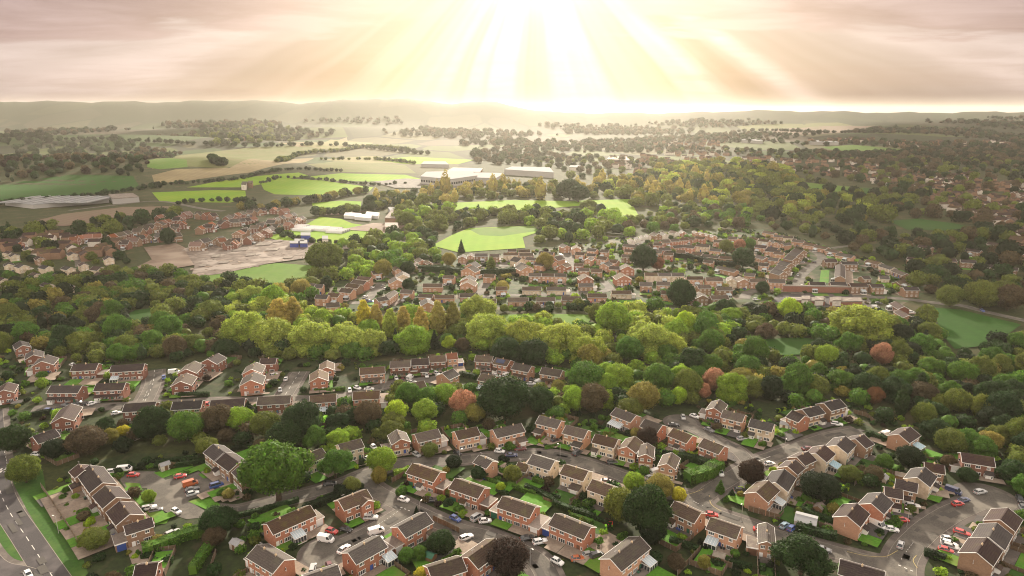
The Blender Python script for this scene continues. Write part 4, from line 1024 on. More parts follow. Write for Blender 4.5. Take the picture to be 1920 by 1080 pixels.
# new brick houses going up by the building site: rows of small steep-roofed homes
NEWROWS = [
 ('road that borders the polytunnel field', [(470,462),(500,447),(520,438),(545,430),(575,418)], 12),
 ('second line back from the polytunnel field', [(440,452),(470,440),(500,430),(530,420),(560,412)], 12),
 ('northern edge nearest the car park', [(430,420),(455,411),(480,405),(510,402),(545,405)], 10),
 ('middle of the new estate', [(380,440),(405,430),(430,428),(460,425),(485,420)], 10),
 ('line beside the round dark tree', [(350,425),(330,440),(310,448),(330,455)], 7),
 ('line that steps down to the west', [(210,458),(240,450),(270,440),(300,430),(325,425),(350,415)], 13),
 ('lower line stepping down to the west', [(228,470),(255,462),(285,455),(315,452)], 8),
 ('group nearest the bare earth', [(360,474),(385,466),(410,462),(440,470),(455,462)], 9),
 ('short line above the round dark tree', [(300,418),(320,414),(345,410),(380,412),(410,414)], 9),
 ('lone corner by the pale track', [(146,462),(160,458),(190,455)], 4),
]
for desc, pts, n in NEWROWS:
    c = smooth([P(*p) for p in pts], 8); L = [0]
    for i in range(1, len(c)): L.append(L[-1]+(c[i]-c[i-1]).length)
    for k in range(n):
        s = L[-1]*(k+.5)/n; i = max(j for j in range(len(L)-1) if L[j] <= s); t = (s-L[i])/max(L[i+1]-L[i], 1e-6)
        p = c[i].lerp(c[i+1], t); d = (c[i+1]-c[i]).normalized(); w = random.choice([7, 8, 9.5, 11])*(1.0)
        if random.random() < .3: d = Vector((-d.y, d.x, 0))
        rf = random.choice('RRGBDG')
        nmr = {'R': 'red', 'G': 'grey', 'B': 'brown', 'D': 'dark'}[rf]
        house(0, 0, 0, k, 7.5, random.choice('ndnd'), rf, '%s new house, %s roofed, in the %s' % (ORD[k], nmr, desc), '', random.choice('LLG'), 5.2, rise=2.9,
              detail=1 if rf else 0, name='new_house', group='new houses by the building site', world=(p-d*w/2, p+d*w/2))
def block(name, pts, h, wall, roof, label, cat, group=None, band=None, saw=0, h0=0):
    "a large shed on the outline pts (px): wall, roof (> skylights none), band of windows"
    w = [P(*p) for p in pts]; c = sum(w, Vector())/len(w); root = empty(name, c); tag(root, label, cat, group)
    q = [(p.x-c.x, p.y-c.y) for p in w]
    ar = sum(q[i][0]*q[(i+1) % len(q)][1]-q[(i+1) % len(q)][0]*q[i][1] for i in range(len(q)))
    if ar < 0: q = q[::-1]
    mb = MB(); mb.prism(q, -3, h); mb.build('wall', M[wall], root)
    r = MB(); k = 1.012; r.prism([(x*k, y*k) for x, y in q], h+.01, h+.7)
    if saw:
        x0, x1 = min(x for x, y in q), max(x for x, y in q); y0, y1 = min(y for x, y in q), max(y for x, y in q)
        for i in range(saw):
            a = x0+(x1-x0)*i/saw; b = x0+(x1-x0)*(i+1)/saw
            r.face([(a, y0*.8, h+.8), (b, y0*.8, h+.8), (b, y0*.8, h+2.2)]); r.face([(a, y0*.8, h+.8), (b, y0*.8, h+2.2), (b, y1*.8, h+2.2), (a, y1*.8, h+.8)]); r.face([(b, y0*.8, h+.8), (b, y1*.8, h+.8), (b, y1*.8, h+2.2), (b, y0*.8, h+2.2)])
    r.build('roof', M[roof], root)
    if band:
        b = MB(); n = len(q)
        for i in range(n):
            a, e = Vector((*q[i], 0))*1.003, Vector((*q[(i+1) % n], 0))*1.003
            if (e-a).normalized().x > .5:
                m = max(2, int((e-a).length/6))
                for j in range(m):
                    s, t = a.lerp(e, (j+.15)/m), a.lerp(e, (j+.85)/m); b.face([(s.x, s.y, h*.35), (t.x, t.y, h*.35), (t.x, t.y, h*.62), (s.x, s.y, h*.62)])
        b.build('window_band', M[band], root)
    return root
block('warehouse', [(10,386),(62,392),(205,381),(190,375),(92,377)], 5, 'shed_wall', 'metal_white', 'long low warehouse with pale saw-toothed roof at the foot of the hill', 'warehouse', saw=9)
block('warehouse', [(212,384),(262,380),(250,372),(205,375)], 7, 'shed_wall', 'felt', 'smaller grey shed beside the long saw-toothed warehouse', 'warehouse')
block('hangar', [(789,346),(846,352),(895,344),(884,334),(800,336)], 13, 'shed_wall', 'metal_white', 'large pale leisure building with a window band beside the car park', 'hall', band='glass')
block('hangar', [(875,344),(930,346),(945,336),(890,334)], 10, 'shed_wall', 'metal_white', 'white roofed hall behind the pale leisure building', 'hall')
block('hangar', [(945,328),(1038,334),(1030,324),(960,322)], 10, 'shed_wall', 'metal_white', 'long white roofed shed glowing in the sun haze', 'warehouse')
block('hangar', [(838,329),(900,331),(905,324),(850,322)], 8, 'brick_brown', 'felt_pale', 'low brown works building behind the leisure hall', 'warehouse')
block('hangar', [(790,314),(842,315),(835,309),(795,309)], 7, 'shed_wall', 'metal_white', 'thin white roofed shed beyond the bright meadow', 'warehouse')
block('hangar', [(1067,320),(1090,321),(1088,316),(1070,316)], 7, 'white_wall', 'metal_white', 'white boxy building at the edge of the town in the haze', 'hall')
block('hangar', [(1390,268),(1430,270),(1425,263),(1392,263)], 7, 'shed_wall', 'metal_white', 'pale factory roof beside the far brown field', 'warehouse')
block('hangar', [(1518,272),(1572,273),(1565,266),(1525,265)], 7, 'shed_wall', 'metal_white', 'pale blue factory roof east of the far brown field', 'warehouse')
block('hangar', [(1138,305),(1180,307),(1178,300),(1142,300)], 8, 'white_wall', 'felt_pale', 'white office block standing among hazy trees', 'offices')
block('barn', [(722,420),(760,422),(765,407),(735,404)], 6, 'brick_brown', 'felt', 'brown barn at the nursery beside the round dark tree', 'barn')
block('barn', [(735,407),(770,411),(762,398),(728,398)], 5, 'metal_white', 'metal_white', 'white roofed nursery shed behind the brown barn', 'barn')
block('barn', [(722,434),(748,435),(746,426),(722,426)], 4, 'white_wall', 'felt_pale', 'small white nursery office in front of the brown barn', 'barn')
block('farmhouse', [(453,356),(462,357),(464,350),(455,350)], 8, 'white_wall', 'roof_grey', 'white farmhouse on its own in the bright pasture', 'farmhouse')
block('farmhouse', [(464,352),(474,353),(475,347),(466,347)], 7, 'brick_brown', 'roof', 'brown farm building against the white farmhouse', 'farmhouse')
block('garage_court', [(1484,571),(1546,573),(1546,566),(1482,565)], 2.4, 'brick_dark', 'felt', 'western block of low flat-roofed garages under the red wall', 'garages')
block('garage_court', [(1556,574),(1616,573),(1612,566),(1555,566)], 2.4, 'brick_dark', 'felt', 'eastern block of low flat-roofed garages under the red wall', 'garages')
patch('garage_yard', [(1440,566),(1468,549),(1600,552),(1622,570),(1600,576),(1480,576)], M['asphalt_dark'], .06)
block('retaining_wall', [(1468,547),(1600,550),(1600,549),(1468,546)], 4.0, 'brick_dark', 'kerb', 'long red brick wall above the garage court', 'wall')
for i, (x, y) in enumerate([(1510,566),(1535,567),(1568,568)]):
    block('garage', [(x-8,y+6),(x+8,y+6),(x+8,y-1),(x-8,y-1)], 3.2, 'white_wall', 'felt', ['white fronted garage at the west of the garage court', 'pale garage in the middle of the garage court', 'last pale garage of the garage court'][i], 'garage')
for i, (x, y, w_) in enumerate([(565,428,34),(580,432,40),(600,431,44),(622,433,46),(640,436,34)]):
    p = P(x-4, y); mb = MB(); L = w_*.55; n = 9
    t = empty('polytunnel', p, -.25); tag(t, ['westernmost white polytunnel in the olive field', 'second white polytunnel from the building site', 'middle white polytunnel of the olive field', 'fourth white polytunnel of the olive field', 'easternmost white polytunnel near the nursery'][i], 'polytunnel', 'white polytunnels in the field')
    for k in range(n):
        a, b = math.pi*k/n, math.pi*(k+1)/n
        for j in range(4):
            y0 = -9+j*4.6; mb.face([(-L*.5, y0+2.2*math.cos(a), 3*math.sin(a)), (-L*.5, y0+2.2*math.cos(b), 3*math.sin(b)), (L*.5, y0+2.2*math.cos(b), 3*math.sin(b)), (L*.5, y0+2.2*math.cos(a), 3*math.sin(a))])
    mb.build('cover', M['poly'], t)
    e = MB()
    for s in (-1, 1):
        for j in range(4): e.face([(s*L*.5, -9+j*4.6+2.2*math.cos(math.pi*k/n), 3*math.sin(math.pi*k/n)) for k in range(n+1)])
    e.build('end_panel', M['metal_white'], t)
for i, (x, y, w_) in enumerate([(660,406,30),(680,409,30),(697,405,24)]):
    block('greenhouse', [(x-w_/2,y+4),(x+w_/2,y+6),(x+w_/2+3,y),(x-w_/2+3,y-2)], 3, 'poly', 'poly', ['white greenhouse nearest the ploughed strip', 'white greenhouse in the middle of the nursery', 'short white greenhouse beside the nursery barn'][i], 'greenhouse')
for i, (x, y, w_) in enumerate([(552,463,16),(562,458,18),(574,452,18),(570,462,14)]):
    block('site_cabin', [(x-w_/2,y+4),(x+w_/2,y+4),(x+w_/2,y-1),(x-w_/2,y-1)], 4.2 if i != 2 else 6.5, 'cabin', 'metal_white', ['blue site cabin at the western end of the compound', 'blue site cabin in the middle of the compound', 'stacked blue site cabins at the top of the compound', 'lone blue site cabin by the muddy track'][i], 'cabin', 'site cabins')
block('site_cabin', [(605,464),(616,464),(616,457),(605,457)], 7, 'white_wall', 'metal_white', 'tall white site cabin east of the blue ones', 'cabin')
for i, (x, y, a, b) in enumerate([(405,482,14,5),(450,470,26,5),(495,460,26,5),(420,494,16,4),(470,480,16,4),(510,470,22,4),(475,455,20,4),(540,485,16,3),(380,500,12,4),(520,455,18,3)]):
    o = block('foundation_slab', [(x-a*.6,y+b*.7),(x+a*.45,y+b*.4),(x+a*.65,y-b*.6),(x-a*.4,y-b*.5)], .7, 'concrete', 'felt', '%s concrete house slab from the west of the building site' % ORD[i], 'slab', 'foundation slabs on the building site')

def rubble(poly, n):
    r = random.Random(4); mb = MB()
    while n:
        px, py = r.uniform(345, 655), r.uniform(450, 520)
        if not inside(poly, px, py): continue
        n -= 1; p = P(px, py); a, b, h, t = r.uniform(.5, 4), r.uniform(.5, 2.5), r.uniform(.2, 1.0), r.uniform(0, 3); c, q = math.cos(t), math.sin(t)
        co = [(p.x+c*u_-q*v_, p.y+q*u_+c*v_) for u_, v_ in ((-a, -b), (a, -b*.8), (a*.7, b), (-a*.8, b))]
        mb.prism(co, 0, p.z+h, r.choice([0, 1, 2, 3, 3]))
    tag(mb.build('rubble', [M['concrete'], M['drive'], M['earth'], M['felt']]), 'heaps of rubble, pallets and slabs strewn over the building site', 'rubble', kind='stuff')
rubble([(345,468),(420,450),(470,450),(560,454),(640,462),(655,468),(590,470),(585,484),(500,496),(420,514),(358,522),(365,500)], 380)
# ---------------------------------------------------------------- cars
def carpaint():
    m, g, b = material('car_paint', .28, .6); b.inputs['Coat Weight'].default_value = .6
    g.put(b.inputs['Base Color'], g.n('ShaderNodeObjectInfo').outputs['Color']); return m
PAINT = carpaint(); TYRE = plain('tyre_rubber', (.02, .02, .02), .8); LAMP = plain('lamp_glass', (.75, .75, .72), .2, .6); REDL = plain('tail_lamp', (.35, .02, .02), .3); STEEL = plain('wheel_rim', (.4, .4, .4), .35, .6)
PROF = {  # side profiles: (x, z) of the body up to the shoulder, then the cabin (x at shoulder front, roof front, roof rear, shoulder rear, roof height)
 'hatch': (4.0, 1.72, .92, (.85, .28, -1.25, -1.85, 1.47)), 'saloon': (4.5, 1.78, .92, (.75, .15, -1.05, -1.75, 1.43)), 'estate': (4.6, 1.8, .95, (.85, .25, -1.7, -2.15, 1.5)),
 'mpv': (4.6, 1.88, 1.1, (1.45, .75, -1.8, -2.2, 1.85)), 'van': (4.9, 1.95, 1.15, (1.85, 1.15, -2.35, -2.42, 2.05))}
CARM = {}
def car_parts(kind):
    if kind in CARM: return CARM[kind]
    L, W, sh, (cf, rf, rr, cr, rt) = PROF[kind]; h = L/2; w = W/2
    mb = MB()
    # body: rounded plan, three rings
    def ring(z, ins, front=0, rear=0):
        x0, x1, y = -h+ins+rear, h-ins-front, w-ins
        return [(x1, -y*.62, z), (x1-.25, -y, z), (x0+.22, -y, z), (x0, -y*.75, z), (x0, y*.75, z), (x0+.22, y, z), (x1-.25, y, z), (x1, y*.62, z)]
    rs = [ring(.22, .06), ring(.5, 0), ring(.72, .02, .03, 0), ring(sh-.12, .06, .12 if kind != 'van' else .05, .02), ring(sh, .12, .45 if kind != 'van' else .12, .06)]
    for a, b in zip(rs, rs[1:]):
        for i in range(8): j = (i+1) % 8; mb.face([a[j], a[i], b[i], b[j]])
    mb.face(rs[-1]); mb.face(rs[0][::-1])
    yb, yt = w-.13, w-.30
    if kind == 'van':
        yb, yt = w-.08, w-.16
    # roof and pillars
    mb.box(rr, -yt, rt-.06, rf, yt, rt)
    for (xa, xb) in ((cf, rf), (cr, rr)):
        for s in (-1, 1): mb.tube((xa, s*yb, sh-.02), (xb, s*yt, rt-.04), .05, .045, 4)
    if kind in ('van',):
        for s in (-1, 1): mb.slab([(-2.38, s*yb, sh), (.55, s*yb, sh), (.55, s*yt, rt-.02), (-2.36, s*yt, rt-.02)], .02)
        mb.face([(-2.40, -yb, sh), (-2.40, yb, sh), (-2.37, yt, rt), (-2.37, -yt, rt)])
    else:
        for s in (-1, 1): xm = (rf+rr)/2; mb.tube((xm, s*yb, sh-.02), (xm, s*yt, rt-.04), .05, .04, 4)
    body = mb.mesh('car body '+kind, PAINT)
    g_ = MB(); e = .02
    A = [(cf, -yb+e, sh), (cf, yb-e, sh), (rf, yt-e, rt-.05), (rf, -yt+e, rt-.05)]; Bk = [(cr, -yb+e, sh), (cr, yb-e, sh), (rr, yt-e, rt-.05), (rr, -yt+e, rt-.05)]
    g_.face([A[0], A[1], A[2], A[3]]); g_.face([Bk[1], Bk[0], Bk[3], Bk[2]])
    for i, j in ((0, 3), (1, 2)): g_.face([A[i], A[j], Bk[j], Bk[i]])
    glass = g_.mesh('car windows '+kind, M['glass'])
    wm = MB(); wm.tube((0, -.11, 0), (0, .11, 0), .32, .32, 14); wm.face([(.32*math.cos(t), -.11, .32*math.sin(t)) for t in np.linspace(0, 6.283, 15)[:-1]]); wheel = wm.mesh('car wheel', TYRE)
    rm = MB(); rm.tube((0, -.125, 0), (0, .125, 0), .19, .19, 10); rm.face([(.19*math.cos(t), -.125, .19*math.sin(t)) for t in np.linspace(0, 6.283, 11)[:-1]]); rim = rm.mesh('wheel rim', STEEL)
    hl = MB(); hl.box(-.06, -.2, -.08, .06, .2, .08)
    CARM[kind] = (body, glass, wheel, rim, hl.mesh('headlamp', LAMP), hl.mesh('tail lamp', REDL)); return CARM[kind]
PC = dict(white=(.78,.77,.74), silver=(.42,.42,.41), grey=(.14,.14,.145), black=(.018,.018,.02), red=(.50,.025,.02), blue=(.03,.075,.28), navy=(.015,.025,.09), maroon=(.12,.015,.02), lightblue=(.25,.38,.45), orange=(.45,.11,.03), dark=(.04,.04,.045))
def car(px, py, dx, dy, col, kind, label, name='parked_car', group=None, world=None, rz=None):
    if world is None:
        c = P(px, py, .7); a = P(px-dx*8, py-dy*8, .7); b = P(px+dx*8, py+dy*8, .7); rz = math.atan2(b.y-a.y, b.x-a.x); world = (c.x, c.y, .09)
    t = empty('parked_van' if kind == 'van' else name, world, rz); tag(t, label, 'van' if kind == 'van' else 'car', group)
    body, glass, wheel, rim, hl, tl = car_parts(kind); L, W, sh, _ = PROF[kind]
    b = link('body', body, t); b.color = (*PC[col], 1); link('windows', glass, t)
    for x in (L*.30, -L*.30):
        for y in (-W/2+.10, W/2-.10): w = link('wheel', wheel, t, at(x, y, .32)); link('rim', rim, w)
    for s in (-1, 1):
        link('headlight', hl, t, at(L/2-.10, s*(W/2-.42), .66)); link('tail_light', tl, t, at(-L/2+.06, s*(W/2-.36), .72))
    return t
CARS = [
 (69.5,851,1,0,'white','hatch','white hatchback alone on the short drive by the main road'),
 (211,884,1,-.12,'white','estate','white estate car behind the top house of the stepped row'),
 (234,880,1,-.1,'white','van','white van beyond the white estate car at the parking court'),
 (250,890,1,-.05,'red','hatch','red car beside the two white vehicles at the end of the court'),
 (247,924,1,.1,'dark','saloon','dark car pulled up against the stepped row'),
 (338,892.5,1,-.2,'red','hatch','red hatchback standing alone at the top of the parking court'),
 (357,907,1,-.3,'orange','van','orange and white van in the parking court'),
 (360,917,1,-.25,'black','saloon','black car squeezed between the orange van and a silver car'),
 (361,925,1,-.25,'silver','hatch','silver hatchback just below the orange van'),
 (406,910,1,-.3,'blue','mpv','bright blue car at the porch of the brown terrace'),
 (279,951.6,1,-.2,'white','estate','white car under the small yellow-green tree'),
 (292,955.8,1,-.2,'grey','hatch','grey car tucked against the white one below the yellow-green tree'),
 (330,958,1,.5,'white','hatch','white car out in the open part of the parking court'),
 (323,999,1,-.45,'silver','estate','silver estate car beside the laurel hedge'),
 (52.8,1077,.5,1,'white','hatch','white car driving on the main road at the lower edge'),
 (618,906,1,-.05,'black','saloon','black car in the shade under the tree with a bare trunk'),
 (757,936,1,.25,'white','hatch','white car parked on the road above the give-way line'),
 (853.6,971.7,1,.5,'blue','hatch','pale blue hatchback parked at the kerb of the main street'),
 (695,969.7,1,.0,'silver','estate','silver estate car on the drive under the cross gable'),
 (622,995,1,.3,'red','hatch','bright red hatchback at the head of the cul-de-sac'),
 (648.6,991.7,1,.3,'black','hatch','black car next to the bright red hatchback'),
 (611,1011,1,.15,'white','van','white van with a yellow back in the turning circle'),
 (705.6,996,1,-.3,'white','van','large white van at the kerb of the cul-de-sac'),
 (706,1011,1,-.25,'lightblue','hatch','pale blue car half behind the large white van'),
 (644.4,1029,1,-.8,'white','saloon','white saloon at the lower kerb of the cul-de-sac'),
 (586,1066,.25,-1,'silver','estate','silver car nose up between two brick houses at the bottom'),
 (618,1062,.4,1,'maroon','hatch','faded red car behind the roof of the conservatory house'),
 (807.5,937,1,-.1,'dark','saloon','dark saloon on the drive of the pair with white garages'),
 (691.7,860.5,1,.3,'white','hatch','white car behind the yard wall by the cream house'),
 (701,838,1,.9,'white','hatch','small white car in the walled yard'),
 (781,851.7,1,.6,'silver','hatch','silver car between the narrow gable house and its neighbour'),
 (858,848.5,1,.7,'black','hatch','black hatchback under the flat carport roof'),
 (936.5,845.4,1,.15,'white','hatch','white hatchback in front of the house with the gabled garage'),
 (959,853,1,-.05,'navy','saloon','dark blue saloon driving along the bend'),
 (975.6,841,1,-.05,'maroon','saloon','maroon car on the drive by the gabled garage'),
 (1041,825.6,1,-.3,'black','hatch','black car between two brick houses at the triangular lawn'),
 (1082.6,849,1,-.6,'dark','mpv','dark people carrier in front of the projecting garage'),
 (1148,866.5,1,.0,'dark','hatch','dark hatchback beside the cream house porch'),
 (1185.9,894,1,.15,'black','saloon','black saloon on the road beside the long lawn'),
 (1138,902,1,.1,'maroon','saloon','dark red car at the kerb near the second cream house'),
 (893.8,969.8,1,-.6,'silver','mpv','silver people carrier side by side with a white car'),
 (909.5,976,1,-.1,'white','hatch','white car on the drive below the gabled porch'),
 (988.5,1008,1,-.2,'black','saloon','black saloon on the double drive by the lawns'),
 (1012.7,1014.8,1,-.2,'white','estate','white estate car next to the black saloon'),
 (1044.8,1052,1,.5,'white','hatch','white hatchback on the street beside the copper beech'),
 (1083,1046.9,1,-.1,'orange','hatch','orange-red car below the corner lawn'),
 (1104,1039,1,-.2,'silver','hatch','silver car half hidden by the black people carrier'),
 (1119,1042,1,-.35,'black','mpv','black people carrier next to the brick house with the pitched glass room'),
 (874,1007,1,-.4,'white','estate','white car tucked behind the yard hedge by the street'),
 (1303,780,1,.35,'white','saloon','white sports saloon parked by the timber fence'),
 (1281,782,.3,1,'silver','hatch','small silver car at the top of the close'),
 (1263,796,1,.05,'black','saloon','black saloon in the turning head of the close'),
 (1329.8,805.5,1,.45,'grey','saloon','grey saloon at the kerb of the close'),
 (1333,790,1,.1,'black','hatch','black hatchback inside the fenced yard of the close'),
 (1391,822,1,-.1,'silver','hatch','silver hatchback beside the cream corner house'),
 (1443,869,1,-.1,'white','hatch','white hatchback by the purple tree on the main road'),
 (1514.5,840.7,1,-.1,'maroon','saloon','dark saloon driving up the main road'),
 (1352,886.5,.3,1,'white','hatch','white car beyond the small lawn near the junction'),
 (1389.6,919.4,1,.05,'black','estate','black car in the shade behind the purple tree'),
 (1219,895,1,-.3,'silver','hatch','silver hatchback on the drive between lawns'),
 (1231,885,1,-.3,'white','van','white van nosing out beside the gable house'),
 (1334.5,964.5,1,.1,'red','hatch','red car half hidden by the brick gable at the junction'),
 (1426.7,992.8,1,.2,'red','saloon','bright red coupe parked on the lower road'),
 (1470.8,984.6,1,-.7,'lightblue','hatch','light blue car outside the pair of garages'),
 (1484.6,989.6,1,-.8,'blue','hatch','dark blue car beside the light blue one'),
 (1543.8,1029.6,1,.25,'grey','saloon','grey saloon on the lower road before the junction'),
 (1569,794.5,1,.15,'white','estate','white estate car under the last house of the upper road'),
 (1662,814,1,-.3,'white','van','white van behind the hedge of the lane end'),
 (1787.8,921,1,.35,'navy','van','navy van on the drive of the cream gabled house'),
 (1838,921.5,1,-.2,'silver','estate','silver car at the rim of the turning circle'),
 (1795.7,944,1,-.15,'red','hatch','small red car at the kerb below the navy van'),
 (1806.7,937,1,-.25,'navy','saloon','dark blue car just above the small red one'),
 (1711,947.7,1,.1,'white','estate','white car in front of the brown terrace doors'),
 (1691.8,974,1,.05,'red','hatch','red car nearly hidden by garden shrubs'),
 (1646,984,1,.55,'white','van','white van on the dark drive by the gable house'),
 (1672,991.8,1,.15,'white','hatch','white hatchback at the end of the dark drive'),
 (1688.7,1020.8,.35,-1,'silver','hatch','silver hatchback waiting near the junction'),
 (1804,998.7,1,.3,'red','estate','red estate car on the pink paved drive'),
 (1780,1019,1,.3,'white','estate','upper white car in the stack of three'),
 (1783,1025,1,.3,'silver','estate','pale silver car in the middle of the stack of three'),
 (1774,1031,1,.25,'red','hatch','red hatchback at the foot of the parked trio'),
 (1778,1010,1,.1,'white','hatch','white open car above the parked trio'),
 (1912,935,.6,1,'dark','hatch','dark car by the white garage at the eastern edge'),
 (1918,952,.6,1,'grey','hatch','grey car below the white garage at the eastern edge'),
 (326,697.5,1,-.1,'white','van','white van beside the brick gable in the western close'),
 (307,707.5,.15,1,'blue','hatch','blue and white car on the short side street'),
 (172.5,756,1,-.3,'white','hatch','white car at the end of the line by the white bays'),
 (163.5,756.5,1,-.1,'black','hatch','black car next in line to the white one'),
 (149.5,755,1,-.1,'dark','saloon','dark car under the carport of the western semi'),
 (137.5,759,1,.05,'dark','saloon','second dark car outside the white porches'),
 (124.5,759,1,.1,'grey','saloon','grey car first in the line outside the white porches'),
 (92.5,769,1,.05,'blue','estate','sky blue and white car on its own drive'),
 (137,684,1,.3,'white','saloon','white car beyond the dark purple tree'),
 (102.5,690,.5,1,'white','hatch','white car beside the western lane gable'),
 (305,769,.3,1,'white','hatch','white car nose out between two brick terraces'),
 (218,774,1,-.2,'white','hatch','white car tucked behind the first brick terrace'),
 (386,760,1,0,'red','van','red and white van behind the brick terraces'),
 (514,702.5,1,-.35,'white','estate','white car on the drive of the twin gables'),
 (535.7,710,.25,-1,'white','saloon','white saloon parked on the side street'),
 (525,731,.1,1,'silver','hatch','silver hatchback lower down the side street'),
 (504.5,715.5,1,0,'silver','saloon','silver car by the hedge of the twin gables'),
 (655.7,731.7,.1,1,'white','hatch','white car first of three outside the white garages'),
 (670,727,1,.3,'white','hatch','white car second of three outside the white garages'),
 (692,728.7,1,0,'white','saloon','white car third of three, parked broadside'),
 (755,713,.2,1,'maroon','hatch','maroon car between white vans under the poplars'),
 (768.7,708,1,-.8,'white','van','white van outside the first house of the poplar row'),
 (800,704,.3,1,'white','hatch','white hatchback outside the second house of the poplar row'),
 (819,700,1,.5,'white','estate','white car askew outside the third house of the poplar row'),
 (836,696,1,-.6,'white','hatch','white hatchback outside the orange roofed house'),
 (772.5,716,1,0,'white','saloon','white saloon by the hedge where the close narrows'),
 (743,709,.3,1,'white','hatch','white hatchback furthest west under the poplars'),
 (950,704,1,-.5,'white','van','big white van among the bay windowed houses'),
 (956,709.5,1,0,'dark','saloon','dark saloon in front of the big white van'),
 (931,704,1,0,'white','hatch','white hatchback at the porch with roof panels'),
 (996,711,1,0,'black','hatch','black hatchback outside the orange bay row'),
 (996,719,1,0,'white','saloon','white saloon at the end of the bay row'),
 (1010,716.5,1,-.5,'white','van','white caravan sized van beside the last bay house'),
 (1496,515.5,.1,1,'silver','hatch','silver car halfway up the wide street of the far estate'),
 (1503,536,.2,1,'white','hatch','white car near the wall on the wide street of the far estate'),
 (1497,498,1,-.2,'white','hatch','white car by the stepped gables of the far estate'),
 (1527,491,1,-.3,'dark','saloon','dark car on the bend of the wide far street'),
 (1562,479,1,0,'white','estate','white car at the top bend of the wide far street'),
 (1436,496,1,0,'white','estate','white car in the yard behind the stepped gables'),
 (1418,561,1,0,'white','estate','white car on the pale court beside the wood'),
 (1647,568,1,.1,'dark','saloon','dark car in the side road by the dark meadow'),
 (1641,576,1,0,'white','van','white van in the side road by the dark meadow'),
 (1662,597,1,.1,'black','saloon','black car at the wood end of the side road'),
 (1640,549,1,.1,'white','hatch','white car in front of the row by the garage court'),
 (723,541,1,-.3,'white','estate','upper white car on the curved street of the far estate'),
 (718,536,1,-.6,'silver','hatch','silver car beside the upper white one on the curved street'),
 (685,556,1,-.4,'white','estate','white car low on the curved street of the far estate'),
 (688,563,1,0,'navy','hatch','navy car at the foot of the curved street'),
 (695,565,1,0,'blue','hatch','blue car at the foot of the curved street'),
 (1842,582,.8,.5,'blue','hatch','blue car on the road beyond the dark meadow'),
 (1062,493,1,.1,'white','hatch','white car at the lower end of the sunlit court'),
 (1052,478,1,.1,'white','estate','white car at the upper end of the sunlit court'),
 (1083,489,1,.1,'silver','hatch','silver car on the east rim of the sunlit court'),
]
for c_ in CARS: car(*c_)
